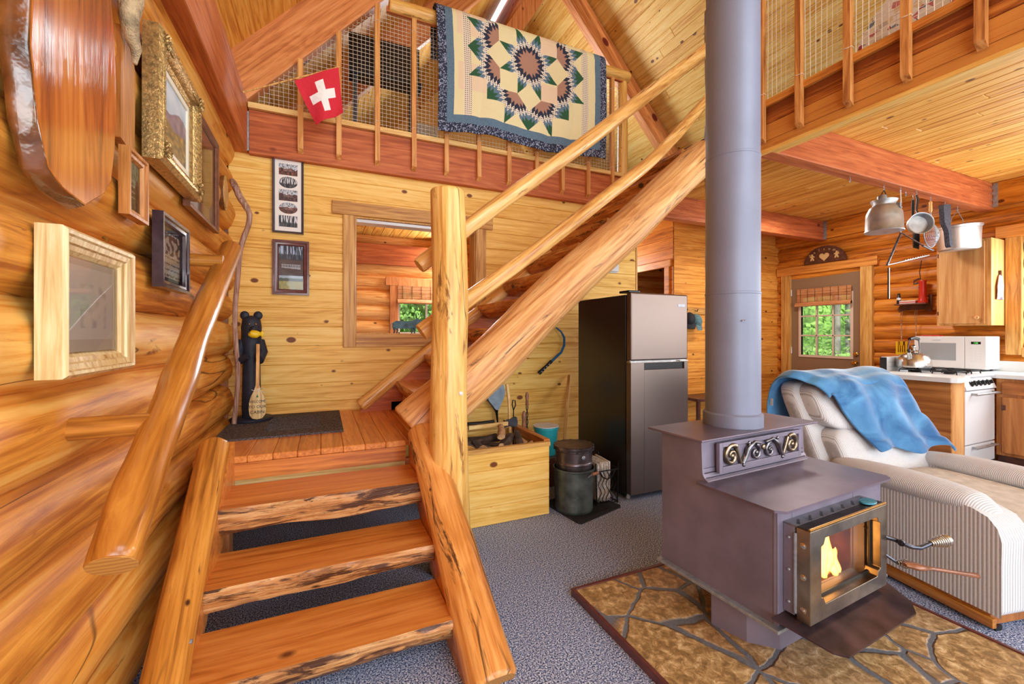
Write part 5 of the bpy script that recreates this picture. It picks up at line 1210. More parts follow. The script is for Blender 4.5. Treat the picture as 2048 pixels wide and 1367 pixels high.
a, b = at(937,855,Y=3.10), at(1015,846,Y=3.14)
mb = MB(); mb.bar((0,0,0), b-a, .02, .03); tag(obj('kindling_board', mb, M['pale_x'], loc=a), 'pale flat slat lying across the firewood box', 'slat')
a, b = at(935,848,Y=3.22), at(988,842,Y=3.26); mb = MB(); mb.tube([(0,0,0), (b-a)*.5+Vector((0,0,-.006)), b-a], [.016,.018,.013], 10)
tag(obj('saw_handle', mb, M['black'], loc=a, smooth=60), 'black curved tool handle resting above the firewood', 'tool')
# leaning pole
a, b = Vector((2.05, 3.46, .0)), Vector((2.10, 3.815, .905)); b = at(1139,750,Y=3.81)
o = log('wooden_pole', Vector((2.02, 3.40, 0)), b, .016, .018, [M['gold_wood'], M['end']], seg=12, wob=.03); tag(o, 'plain round wooden pole leaning against the wall beside the refrigerator', 'pole')
# teal bucket
p = at(1098, 872, Y=3.3); mb = MB()
mb.lathe([(.0,.0),(.085,.0),(.105,.22),(.112,.222),(.112,.24),(.102,.24),(.098,.225),(.08,.01),(0,.01)], 24, cap=False)
bk = obj('bucket', mb, M['teal'], loc=(p.x-.03, 3.3, .25), smooth=40); tag(bk, 'teal plastic tub behind the metal pail', 'bucket')
mb = MB(); mb.lathe([(.1,.24),(.114,.243),(.114,.25),(.1,.25)], 24); o = obj('white_rim', mb, M['white'], bk, smooth=40)
mb = MB(); mb.box(-.13, .13, -.13, .13, 0, .25); tag(obj('wood_crate', mb, M['dark_wood'], loc=(p.x-.03, 3.3, 0), bev=.004), 'low dark crate under the teal tub', 'crate')
# copper wash boiler with a pail sitting in it, on a dark mat
p = at(1143, 1030, Z=0); cx, cy_ = 1.705, 2.70
mb = MB(); mb.prism([(-.02,-.15),(.0,-.17),(.42,-.05),(.44,-.02),(.36,.30),(.33,.32),(-.05,.28),(-.07,.25)], lambda q, a: (q[0], q[1], a), 0, .008); 
for i in range(22): mb.bar((-.03+.018*i, -.14+.005*i, .009), (-.06+.018*i, .26, .009), .006, .003)
tag(obj('floor_mat', mb, M['softblack'], loc=(1.62, 2.63, 0)), 'small black ridged mat under the copper boiler', 'mat')
bo = thing('copper_boiler', 'tall greenish copper wash boiler standing on the black mat', 'boiler', (cx, cy_, .01))
mb = MB(); mb.lathe([(.0,.0),(.135,.0),(.14,.012),(.138,.02),(.143,.16),(.147,.295),(.153,.30),(.153,.312),(.146,.312),(.136,.03),(0,.02)], 36, cap=False); obj('drum', mb, M['copper'], bo, smooth=40)
mb = MB(); X = Matrix.Translation((.075,-.125,.26)); mb.x = X @ Matrix.Rotation(R(15),4,'Z'); mb.tube([(-.05,0,0),(-.035,-.03,.03),(.035,-.03,.03),(.05,0,0)], .004, 6); obj('wire_bail', mb, M['galv'], bo)
mb = MB(); mb.x = X @ Matrix.Rotation(R(15),4,'Z'); mb.lathe([(.012,-.03),(.014,-.02),(.012,-.01),(.014,0),(.012,.01),(.014,.02),(.012,.03)], 12); me_ = mb
for i, v in enumerate(mb.v): pass
mb2 = MB(); mb2.x = X @ Matrix.Rotation(R(15),4,'Z') @ Matrix.Translation((0,-.03,.03)) @ Matrix.Rotation(PI/2,4,'Y'); mb2.lathe([(.010,-.034),(.013,-.024),(.010,-.012),(.013,0),(.010,.012),(.013,.024),(.010,.034)], 12); obj('wooden_grip', mb2, M['fleshwood'], bo, smooth=60)
pa = thing('ash_pail', 'worn dark metal pail with lid sitting on the copper boiler', 'pail', (cx, cy_, .30))
mb = MB(); mb.lathe([(.128,0),(.132,.05),(.138,.055),(.138,.066),(.133,.072),(.136,.145),(.142,.15),(.142,.16),(.137,.165)], 36); obj('body', mb, M['pail'], pa, smooth=40)
mb = MB(); mb.lathe([(.146,.160),(.15,.166),(.149,.182),(.14,.186),(.12,.180),(.0,.184)], 36); 
for i in range(16): mb.box(*[q for q in (.142*math.cos(i*PI/8)-.006, .142*math.cos(i*PI/8)+.006, .142*math.sin(i*PI/8)-.006, .142*math.sin(i*PI/8)+.006, .150, .187)])
obj('lid', mb, M['pail'], pa, smooth=40)
mb = MB(); mb.x = Matrix.Translation((-.01,-.14,.12)) @ Matrix.Rotation(PI/2,4,'X'); mb.lathe([(.014,0),(.014,.006),(.008,.01)], 12); obj('handle_boss', mb, M['galv'], pa)
# newspaper basket of black wire
nb = thing('newspaper_basket', 'black wire basket with loops full of newspapers beside the refrigerator', 'basket', (1.985, 2.80, .0))
def wire(pts, r=.0045, closed=False): 
    m_ = MB(); m_.tube(pts, r, 6, closed=closed); return m_
Wb, Db, Hb = .095, .13, .26
mb = MB()
for z in (.01, .26): mb.tube([(-Wb*(1 if z < .1 else 1.1),-Db,z),(Wb*(1 if z < .1 else 1.1),-Db,z),(Wb*(1 if z < .1 else 1.1),Db,z),(-Wb*(1 if z < .1 else 1.1),Db,z)], .005, 6, closed=True)
for sx in (-1, 1):
    for sy in (-1, 1): mb.tube([(sx*Wb,sy*Db,.0),(sx*Wb*1.1,sy*Db,.31),(sx*Wb*1.15,sy*Db*1.05,.325)], .005, 6)
obj('wire_frame', mb, M['iron'], nb)
for x in (-.07, -.035, .0, .035, .07):
    pts = [(x+.014*math.sin(q*.55)*(1 if x > 0 else -1), -Db-.002, .01+.25*q/24) for q in range(25)]
    mb = MB(); mb.tube(pts, .0032, 5); obj('wire_loop', mb, M['iron'], nb)
mb = MB(); mb.tube([(-.07,-Db,.26),(-.04,-Db-.004,.21),(0,-Db-.005,.195),(.04,-Db-.004,.21),(.07,-Db,.26)], .005, 6); obj('wire_loop', mb, M['iron'], nb)
for y in (-.08, 0, .08):
    mb = MB(); mb.tube([(-Wb,y,.01),(-Wb*1.1,y,.26)], .0035, 5); obj('wire_loop', mb, M['iron'], nb)
for i in range(6):
    mb = MB(); x0 = -.075+.026*i; hh = .27+.03*rk.random()
    mb.grid(6, 10, lambda s, q: (x0+.012*math.sin(s*3+i), -Db+.02+(2*Db-.04)*s, .02+hh*q)); o = obj('newspaper', mb, M['paper'], loc=(1.985, 2.80, 0), smooth=60)
    md = o.modifiers.new('thick', 'SOLIDIFY'); md.thickness = .014; tag(o, 'folded newspaper standing in the black wire basket', 'newspaper', 'newspapers in the wire basket')
# sickle with a blue blade on the wall
p = at(1100, 715, Y=3.8)
sk = thing('sickle', 'old sickle with a curved blue blade and riveted handle on the plank wall', 'sickle', (p.x, YW-.02, p.z))
S_ = [at(u, v, Y=YW-.02)-Vector((p.x, YW-.02, p.z)) for u, v in [(1103,722),(1112,713),(1122,704),(1128,690),(1128,675),(1122,663),(1112,655)]]
mb = MB(); vs = []
for i, q in enumerate(S_):
    d = (S_[min(i+1,6)]-S_[max(i-1,0)]).normalized(); nn = Vector((d.z, 0, -d.x)); w_ = .016*(1 if i < 5 else .6)
    vs += [q+nn*w_+Vector((0,-.003,0)), q-nn*w_*.6+Vector((0,-.003,0)), q-nn*w_*.6+Vector((0,.003,0)), q+nn*w_+Vector((0,.003,0))]
mb.v = [Vector(v) for v in vs]
for i in range(6):
    for k in range(4): mb.f.append([i*4+k, i*4+(k+1)%4, (i+1)*4+(k+1)%4, (i+1)*4+k]); mb.m.append(0)
mb.f.append([0,1,2,3]); mb.m.append(0); mb.f.append([24,25,26,27]); mb.m.append(0)
obj('blade', mb, M['blue_iron'], sk, smooth=40)
h0, h1 = at(1078,746,Y=YW-.02)-sk.location, S_[0]
mb = MB(); mb.tube([h0, h0.lerp(h1,.5), h1], [.022,.016,.018], 12); obj('handle', mb, M['black'], sk, smooth=60)
for k in (.15, .35, .55, .75):
    q = h0.lerp(h1, k); mb = MB(); mb.tube([q+Vector((0,-.024,0)), q+Vector((0,-.012,0))], .005, 8); obj('rivet', mb, M['white'], sk)
# white switch box near the stairs
p = at(1228, 530, Y=3.8); t = thing('wall_box', 'small white box on the plank wall under the upper stairs', 'wall box', (p.x, YW-.002, p.z))
mb = MB(); mb.box(-.06, .06, -.05, 0, -.07, .07); obj('housing', mb, M['white'], t, bev=.006); mb = MB(); mb.box(-.07, .07, -.008, 0, -.08, .08); obj('back_plate', mb, M['offwhite'], t)
# lamp in the washroom
p = at(1318, 575, Y=6.0); mb = MB(); mb.lathe([(.07,0),(.14,-.05),(.15,-.12),(.14,-.2),(.1,-.24)], 24)
o = obj('washroom_lamp', mb, M['shade'], loc=(4.95, 6.1, 2.06), smooth=60); tag(o, 'white round lamp shade glimpsed through the washroom doorway', 'lamp')
mb = MB(); mb.tube([(0,.0,-.1),(0,.24,-.1)], .012, 8); obj('bracket', mb, M['brass'], o)
# peg rail with caps on the lit wall
rr_ = thing('peg_rail', 'wooden peg rail with dark hooks on the sunlit plank wall', 'rail', (4.95, YB-.001, 1.64))
mb = MB(); mb.box(-.4, .62, -.02, 0, -.05, .05); obj('board', mb, M['trim_x'], rr_, bev=.003)
for x in (-.22, -.02, .2): mb = MB(); mb.tube([(x,-.02,.0),(x,-.06,-.01),(x,-.075,.02)], .006, 8); obj('hook', mb, M['iron'], rr_)
def cap_(x, z, rz, lab, mt):
    t = thing('cap', lab, 'cap', (x, YB-.085, z), rz, 'caps on the peg rail'); mb = MB()
    mb.x = Matrix.Rotation(R(70), 4, 'X'); mb.ball((0,0,0), (.075,.095,.07), 0, 18, 12); obj('crown', mb, M[mt], t, smooth=60)
    mb = MB(); mb.grid(10, 6, lambda s, q: ((s-.5)*.15*(1-.25*q*q), -.03-.012*math.cos((s-.5)*3)*1-.02*q, -.06-.085*q)); o = obj('peak', mb, M[mt], t, smooth=60); o.modifiers.new('t','SOLIDIFY').thickness = .004
cap_(at(1393,650,Y=YB-.08).x, 1.50, .2, 'faded teal cap hanging by its strap from the peg rail', 'bluegreen')
cap_(at(1381,645,Y=YB-.08).x-.02, 1.52, -.5, 'darker cap tucked behind the teal cap on the peg rail', 'softblack')
# ------------------------------------------------------------------ refrigerator
fx0, fx1, fy0, fy1, fh = 2.17, 2.76, 2.62, 3.36, 1.625
fr_ = thing('refrigerator', 'tall stainless refrigerator with a black side and freezer door on top', 'refrigerator', (fx0, fy0, 0)); FW = fx1-fx0
mb = MB(); mb.box(0, FW, .065, fy1-fy0, .05, fh-.015); obj('cabinet', mb, M['fridge_side'], fr_, bev=.006)
zs_ = 1.085
def fdoor(nm, z0, z1, cut):
    mb = MB(); mb.box(0, FW, 0, .055, z0, z1) if not cut else None
    if cut:
        for q in rects((0, FW, z0, z1), [(.13, FW-.04, cut[0], cut[1])]): mb.box(q[0], q[1], 0, .055, q[2], q[3])
        mb.box(.13, FW-.04, .04, .055, cut[0], cut[1])
    return obj(nm, mb, M['fridge'], fr_, bev=.004 if cut else .012)
fdoor('freezer_door', zs_+.008, fh, None)
dd = fdoor('fridge_door', .055, zs_-.008, (zs_-.065, zs_-.012))
mb = MB(); mb.box(.132, FW-.042, .012, .039, zs_-.064, zs_-.013); obj('handle_recess', mb, M['black'], dd)
mb = MB(); mb.box(.004, FW-.004, .02, .05, zs_-.008, zs_+.008); mb.box(-.002, .04, -.002, .05, zs_-.005, zs_+.005); mb.box(FW-.09, FW-.0, -.002, .05, zs_-.005, zs_+.005); obj('middle_hinge', mb, M['steel'], fr_)
mb = MB(); mb.box(-.003, .11, .02, .14, fh, fh+.018); obj('hinge_cover', mb, M['black'], fr_, bev=.004)
mb = MB(); mb.box(FW-.11, FW-.035, -.002, .0, fh-.10, fh-.08); obj('badge', mb, M['galv'], fr_)
for x in (.04, FW-.04):
    mb = MB(); mb.lathe([(.02,0),(.02,.02),(.012,.055)], 12, (x, .09, 0)); obj('foot', mb, M['galv'], fr_)
mb = MB(); mb.box(.01, FW-.01, .08, .6, .02, .055); obj('kick_plate', mb, M['black'], fr_)

# ------------------------------------------------------------------ hearth
he = thing('hearth', 'stone tiled hearth pad with a dark wood edge under the wood stove', 'hearth', (1.13, .2, 0)); HWd = 1.42
mb = MB(); mb.box(.018, HWd-.018, .018, 1.597, 0, .03); obj('stone_top', mb, M['hearth'], he)
mb = MB(); mb.box(0, .018, 0, 1.615, 0, .036); mb.box(HWd-.018, HWd, 0, 1.615, 0, .036); mb.box(.018, HWd-.018, 1.597, 1.615, 0, .036); mb.box(.018, HWd-.018, 0, .018, 0, .036); obj('wood_edging', mb, M['mahogany'], he, bev=.003)

# ------------------------------------------------------------------ wood stove
st = thing('wood_stove', 'brown grey steel wood stove with a brass framed glass door and scroll grille', 'stove', (1.53, 1.05, .03), R(3.2))
def sz(z): return z-.03
SW, SD = .83, .56
prof = [(0, .205), (SD, .205), (SD, .832), (.335, .832), (.330, .70)] + [(.330-.05+.05*math.cos(a), .70-.005+.05*math.sin(a)-.0) for a in []] + [(.328, .68), (.318, .663), (.30, .652), (.28, .646), (0, .640)]
P_ = [(y, sz(z)) for y, z in prof]
def fp(p, a): return (a, p[0], p[1])
shell = MB(); n = len(P_)
shell.prism(P_, fp, .028, .04); shell.prism(P_, fp, SW-.03, SW-.018)
for i in range(1, n-1):   # back, top, riser, deck
    a, b = P_[i], P_[(i+1) % n]; d = Vector((b[0]-a[0], b[1]-a[1])).normalized(); nn = (d.y, -d.x)
    shell.prism([a, b, (b[0]-nn[0]*.01, b[1]-nn[1]*.01), (a[0]-nn[0]*.01, a[1]-nn[1]*.01)], fp, .04, SW-.03)
shell.prism([P_[0], P_[1], (P_[1][0], P_[1][1]+.01), (0, P_[0][1]+.01)], fp, .04, SW-.03)
for q in rects((.0401, SW-.0301, sz(.205), sz(.64)), [(.12, .57, sz(.285), sz(.555))]): shell.box(q[0], q[1], 0, .012, q[2], q[3])
obj('body', shell, M['stove'], st, bev=.004)
for x in (.028, SW-.018):
    mb = MB(); mb.tube([(x+(.012 if x < .1 else -.012), .012, sz(.205)), (x+(.012 if x < .1 else -.012), .012, sz(.64))], .0135, 16); obj('corner_bend', mb, M['stove'], st, smooth=60)
mb = MB(); mb.prism([(-.012,.33),(-.012,-.012),(.02,-.04),(SW-.02,-.04),(SW+.012,-.012),(SW+.012,.33)], lambda p, a: (p[0], p[1], a), sz(.641), sz(.651)); obj('cook_top', mb, M['stove_top'], st, bev=.003)
mb = MB(); mb.box(-.03, SW+.03, .285, SD+.04, sz(.833), sz(.843)); obj('upper_top', mb, M['stove_top'], st, bev=.003)
mb = MB(); mb.box(0, SW, -.02, SD+.01, sz(.192), sz(.205)); obj('bottom_plate', mb, M['galv'], st, bev=.002)
mb = MB(); mb.prism([(.045,.30),(.078,.155),(.16,.065),(SW-.16,.065),(SW-.078,.155),(SW-.045,.30)], lambda p, a: (p[0], p[1], a), 0, sz(.192)); obj('pedestal', mb, M['stove'], st, bev=.004)
# firebox lining
mb = MB(); x0, x1, y0, y1, z0, z1 = .10, .60, .012, .42, sz(.25), sz(.60)
mb.add([(x0,y0,z0),(x1,y0,z0),(x1,y1,z0),(x0,y1,z0),(x0,y0,z1),(x1,y0,z1),(x1,y1,z1),(x0,y1,z1)], [(0,1,2,3),(4,5,6,7),(0,3,7,4),(1,2,6,5),(3,2,6,7)]); obj('firebox', mb, M['firebrick'], st, fix=False)
mb = MB()
for i in range(3): mb.box(.1, .6, .415, .42, sz(.25)+.1*i, sz(.25)+.1*i+.003)
for i in range(5): mb.box(.1+.1*i, .103+.1*i, .415, .42, sz(.25), sz(.6))
# scroll grille
gr = thing('x', None, None); bpy.data.objects.remove(gr)
gx0, gx1, gz0, gz1 = .105, .735, sz(.677), sz(.812)
mb = MB()
for q in rects((gx0, gx1, gz0, gz1), [(gx0+.022, gx1-.022, gz0+.026, gz1-.02)]): mb.box(q[0], q[1], .30, .318, q[2], q[3])
mb.box(gx0+.012, gx1-.012, .318, .334, gz0+.01, gz1-.01)
gf = obj('grille_frame', mb, M['stove'], st, bev=.002)
mb = MB(); mb.box(gx0+.022, gx1-.022, .312, .319, gz0+.026, gz1-.02); obj('grille_back', mb, M['stove'], gf)
cxg, czg, hg = (gx0+gx1)/2, (gz0+gz1)/2+.003, (gz1-gz0)/2-.03
def spiral(cx, cz, r0, r1, a0, turns, sgn=1, n=26):
    return [(cx+(r0+(r1-r0)*i/n)*math.cos(a0+sgn*turns*2*PI*i/n), .303, cz+(r0+(r1-r0)*i/n)*math.sin(a0+sgn*turns*2*PI*i/n)*1.0) for i in range(n+1)]
for s in (-1, 1):
    mb = MB()
    sp = spiral(cxg+s*.232, czg, .050, .010, (PI if s > 0 else 0)-s*.9, 1.35, -s); mb.tube(sp, [.0125-.005*i/len(sp) for i in range(len(sp))], 7)
    mb.ball((cxg+s*.232, .301, czg), .012, 0, 8, 6)
    mb.tube([sp[0], (cxg+s*.165,.303,czg-.042), (cxg+s*.13,.303,czg-.01), (cxg+s*.10,.303,czg+.038)], [.010,.008,.009,.006], 7)
    obj('brass_scroll', mb, M['antique_steel'], gf, smooth=60)
    mb = MB(); mb.tube([(cxg+s*.155,.301,czg-.045),(cxg+s*.135,.299,czg-.02),(cxg+s*.12,.299,czg+.015),(cxg+s*.07,.299,czg+.045),(cxg+s*.02,.301,czg+.035)], [.012,.009,.012,.008,.006], 7)
    sp = spiral(cxg+s*.055, czg-.008, .036, .008, PI/2, 1.2, s); mb.tube(sp, [.009-.004*i/len(sp) for i in range(len(sp))], 7)
    mb.ball((cxg+s*.055,.300,czg-.006), .010, 0, 8, 6); mb.ball((cxg+s*.15,.30,czg-.052), .010, 0, 8, 6); mb.ball((cxg+s*.11,.30,czg+.045), .009, 0, 8, 6)
    obj('pewter_leaf', mb, M['steel_dark'], gf, smooth=60)
mb = MB(); mb.ball((cxg, .300, czg+.012), (.012,.008,.014), 0, 10, 8); obj('centre_boss', mb, M['antique_steel'], gf, smooth=60)
# door collar, door, glass
bz0, bz1 = sz(.252), sz(.588); bx0, bx1 = .062, .622
mb = MB()
for q in rects((bx0, bx1, bz0+.008, bz1), [(.12, .57, sz(.285), sz(.555))]): mb.box(q[0], q[1], -.042, 0, q[2], q[3])
col_ = obj('door_collar', mb, M['stove'], st, bev=.002)
for z in (bz0+.05, bz0+.17, bz0+.29):
    mb = MB(); mb.x = Matrix.Translation((bx0, -.022, z)) @ Matrix.Rotation(-PI/2, 4, 'Y'); mb.lathe([(.006,0),(.006,.002),(.003,.005)], 10); obj('rivet', mb, M['galv'], col_, smooth=50)
mb = MB(); mb.tube([(bx0+.002, -.045, bz0+.02), (bx0+.002, -.045, bz1-.02)], .007, 10)
for i in range(46): mb.tube([(bx0+.002, -.045, bz0+.03+i*.006), (bx0+.002, -.045, bz0+.033+i*.006)], .0082, 8)
obj('hinge', mb, M['galv'], col_)
dr = MB(); ox0, ox1, oz0, oz1 = bx0+.07, bx1-.05, bz0+.055, bz1-.038; c_ = .028
outer = [(bx0-.002,bz0),(bx1,bz0),(bx1,bz1+.002),(bx0-.002,bz1+.002)]
inner = [(ox0+c_,oz0),(ox1-c_,oz0),(ox1-c_*.6,oz0+c_*.8),(ox1,oz0+c_),(ox1,oz1-c_),(ox1-c_*.6,oz1-c_*.8),(ox1-c_,oz1),(ox0+c_,oz1),(ox0+c_*.6,oz1-c_*.8),(ox0,oz1-c_),(ox0,oz0+c_),(ox0+c_*.6,oz0+c_*.8)]
def ringf(y): return [(x,y,z) for x,z in outer]+[(x,y,z) for x,z in inner]
vs = ringf(-.098)+ringf(-.05); dr.v = [Vector(v) for v in vs]; o4, n12 = 0, 12
faces = [(0,1,5,4),(0,4,15,14),(1,2,9,8),(1,8,7,6),(1,6,5),(2,3,12,11),(2,11,10,9),(3,0,14,13),(3,13,12)]
faces = [(0,1,5,4),(1,6,5),(1,7,6),(1,2,8,7),(2,9,8),(2,10,9),(2,3,11,10),(3,12,11),(3,13,12),(3,0,14,13),(0,15,14),(0,4,15)]
for f in faces: dr.f.append(list(f)); dr.m.append(0); dr.f.append([i+16 for i in f][::-1]); dr.m.append(0)
for i in range(4): dr.f.append([i,(i+1)%4,(i+1)%4+16,i+16]); dr.m.append(0)
for i in range(12): a, b = 4+i, 4+(i+1)%12; dr.f.append([a,b,b+16,a+16]); dr.m.append(0)
door = obj('door', dr, M['antique_steel'], st, bev=.0025)
mb = MB(); mb.box(ox0-.02, ox1+.02, -.056, -.051, oz0-.02, oz1+.02); obj('glass', mb, M['sglass'], door)
mb = MB()
for q in rects((ox0-.03, ox1+.03, oz0-.03, oz1+.03), [(ox0+.012, ox1-.012, oz0+.01, oz1-.012)]): mb.box(q[0], q[1], -.0655, -.057, q[2], q[3])
obj('gasket', mb, M['black'], door)
mb = MB(); mb.box(bx0+.0, bx1-.0, -.098, -.088, bz1+.002, bz1+.010); obj('brass_edge', mb, M['brass'], door, bev=.003)
for z in (bz0+.045, bz0+.165, bz0+.28):
    mb = MB(); mb.x = Matrix.Translation((bx0-.002, -.074, z)) @ Matrix.Rotation(-PI/2, 4, 'Y'); mb.lathe([(.011,0),(.011,.002),(.006,.003),(.006,.005),(.001,.006)], 14); obj('rivet', mb, M['white_metal'], door, smooth=50)
mb = MB(); mb.box(bx0, bx1, -.086, -.05, bz1-.0, bz1+.006); sh = obj('smoked_shelf', mb, M['darksteel2'], st, bev=.001)
mb = MB(); mb.box(bx0, bx1, -.05, 0, bz1-.0, bz1+.006); sh = obj('slotted_shelf', mb, M['galv_dark'], st, bev=.001)
for i in range(7):
    mb = MB(); x = bx0+.04+.078*i; mb.prism([(x-.022,-.040),(x+.022,-.016),(x+.028,-.022),(x-.014,-.048)], lambda p, a: (p[0], p[1], a), bz1+.005, bz1+.0072); obj('slot', mb, M['black'], sh)
mb = MB(); mb.prism([(bx1-.07+.042*math.cos(a*PI/10), -.062+.026*math.sin(a*PI/10)) for a in range(20)], lambda p, a: (p[0], p[1], a), bz1+.010, bz1+.016); mb.v = mb.v; obj('blue_plaque', mb, M['blueoval'], sh, bev=.001)
# ash lip
mb = MB(); lp = [(-.01,.0),(.06,-.17),(.10,-.20),(.60,-.20),(.66,-.165),(.71,.0)]
def lf(p, a): return (p[0], p[1]-.0, sz(.250)-.0 + a + (-.05*max(0, -p[1]-.0)/.2))
mb.prism(lp, lf, -.006, 0); mb.bar((.06,-.17,sz(.25)-.04),(.06,-.165,sz(.25)-.04),.002,.002); obj('ash_lip', mb, M['lip'], st, bev=.001)
# pipe
pc = (.41, .455)
pi_ = MB(); zt = sz(.843)
pi_.lathe([(.139, zt), (.139, zt+.058), (.1335, zt+.063), (.130, zt+.066)], 48, (pc[0], pc[1], 0)); obj('pipe_collar', pi_, M['pipe'], st, smooth=40)
stove_root = st
pipe = thing('stove_pipe', 'thick grey stove pipe rising from the wood stove to the roof', 'chimney pipe', (0,0,0))
cw = Matrix.Translation(st.location) @ Matrix.Rotation(R(3.2), 4, 'Z') @ Vector((pc[0], pc[1], 0)); pipe.location = (cw.x, cw.y, .875)
prev = 0
for i, (z0, z1) in enumerate([(0, .635), (.635, 1.32), (1.32, 2.10), (2.10, 3.1), (3.1, 4.4)]):
    r = .1275 - .0012*i; mb = MB(); mb.lathe([(r-.012, z0), (r, z0), (r, z1-.012), (r+.0018, z1-.010), (r+.0018, z1-.002), (r, z1)], 48); mb.tube([(0, r-.001, z0+.02), (0, r-.001, z1-.02)], .003, 4); obj('pipe_section', mb, M['pipe'], pipe, smooth=40)
mb = MB(); mb.tube([(-.07, -.1, .49), (-.074, -.115, .49)], .003, 6); mb.tube([(-.078,-.115,.49),(-.06,-.118,.492)], .003, 6); obj('screw', mb, M['steel'], pipe)
# door handle: bent rod with spring coil, and a second coil with a wooden handle below
rot = Matrix.Translation(st.location) @ Matrix.Rotation(R(3.2), 4, 'Z'); inv = rot.inverted()
def SL(p): return inv @ Vector(p)
hp = [(bx1-.05,-.045,bz0+.235),(bx1-.02,-.050,bz0+.205)] + [SL(at(u, v, Y=yy)) for u, v, yy in [(1790,1079,.985),(1803,1085,.96),(1822,1093,.94),(1840,1095,.93),(1852,1090,.92),(1862,1085,.915)]]
mb = MB(); mb.tube(hp, [.009]*len(hp), 12); mb.tube([Vector(hp[3])-Vector((.006,0,0)), Vector(hp[3])+Vector((.006,0,0))], .013, 12); hd = obj('handle_rod', mb, M['darksteel'], st, smooth=60)
def coil(a, b, prof, turns, wire_r, mat, parent, nm='spring_grip'):
    a, b = Vector(a), Vector(b); d = (b-a); L = d.length; X = zmat(a, b); n = turns*14; pts = []
    for i in range(n+1):
        k = i/n; r = 0; 
        for j in range(len(prof)-1):
            if prof[j][0] <= k <= prof[j+1][0]: r = prof[j][1] + (prof[j+1][1]-prof[j][1])*(k-prof[j][0])/(prof[j+1][0]-prof[j][0])
        pts.append(X @ Vector((r*math.cos(k*turns*2*PI), r*math.sin(k*turns*2*PI), L*k)))
    mb = MB(); mb.tube(pts, wire_r, 7); return obj(nm, mb, mat, parent, smooth=60)
a_, b_ = SL(at(1860,1086,Y=.915)), SL(at(1896,1079,Y=.90)); coil(a_, b_, [(0,.009),(.3,.016),(.75,.024),(1,.018)], 11, .0028, M['white_metal'], hd)
a2, b2 = SL(at(1793,1124,Y=.99)), SL(at(1826,1129,Y=.965))
mb = MB(); mb.tube([(bx1-.02,-.03,bz0+.16), a2, b2], .006, 8); h2_ = obj('damper_rod', mb, M['darksteel'], st)
coil(a2, b2, [(0,.006),(.5,.018),(1,.006)], 9, .0026, M['white_metal'], h2_)
# wooden spoon shaped tool
s0, s1 = at(1808,1128,Y=.955), at(1956,1151,Y=.86)
sp_ = thing('wooden_paddle', 'brown wooden spoon shaped handle beside the stove door, by the lower coil', 'wooden tool', s0)
d = s1-s0; X = zmat((0,0,0), d, (0,0,1)); L = d.length
mb = MB(); pf = [(0,.012),(.04,.022),(.12,.03),(.2,.028),(.28,.016),(.36,.0095),(.6,.009),(.92,.0125),(.985,.013),(1,.008)]
n = 14; vs = []
for k, r in pf:
    for i in range(n): th = 2*PI*i/n; vs.append(Vector((r*math.cos(th), r*(.45 if k < .3 else .8)*math.sin(th), L*k)))
mb.v = vs
for j in range(len(pf)-1):
    for i in range(n): mb.f.append([j*n+i, j*n+(i+1)%n, (j+1)*n+(i+1)%n, (j+1)*n+i]); mb.m.append(0)
mb.f.append(list(range(n))); mb.m.append(0); mb.f.append([(len(pf)-1)*n+i for i in range(n)]); mb.m.append(0)
X2 = X @ Matrix.Rotation(PI/2, 4, 'Z'); obj('handle', mb, M['spoonwood'], sp_, smooth=60, mat=X)
# the fire
fire = thing('fire', 'orange fire burning on logs behind the stove glass', 'fire', rot @ Vector((.33, .055, sz(.262))))
fire.rotation_euler = (0, 0, R(3.2)); rf = random.Random(12)
mb = MB(); mb.grid(30, 20, lambda s, q: (-.20+.40*s, -.035+.36*q, .034+.022*nz((s*9, q*9, 2))+.02*q)); obj('ember_bed', mb, M['embers'], fire, smooth=60)
for i, (a, b, r) in enumerate([((-.17,.06,.035),(.15,.10,.04),.03),((-.15,.14,.04),(.17,.07,.075),.026),((-.16,.0,.03),(.04,.0,.03),.016),((-.02,.06,.07),(.12,.16,.06),.022)]):
    log('burning_log', a, b, r, r*.9, [M['embers'], M['embers']], fire, seg=12, wob=.3, seed=i)
for i in range(30):
    x = -.03+.19*rf.random(); y = -.045+.07*rf.random(); h = rf.uniform(.11, .17)*(1.5 if x < .07 else .85); r = rf.uniform(.013, .025)
    pts = [(x+.02*math.sin(k*.9+i)*k/9, y+.012*math.cos(k*.7+i), .03+h*k/9) for k in range(10)]
    mb = MB(); mb.tube(pts, [r*max(.04, math.sin(min(1, (k+1.6)/6)*PI/2)*(1-(k/9)**1.7)) for k in range(10)], 10); obj('flame', mb, M['flame'], fire, smooth=180)
pl = bpy.data.lights.new('fire_light', 'POINT'); pl.energy = 2.2; pl.color = (1, .5, .18); pl.shadow_soft_size = .06
po = bpy.data.objects.new('fire_light', pl); COL.objects.link(po); po.location = rot @ Vector((.33, .10, sz(.42)))

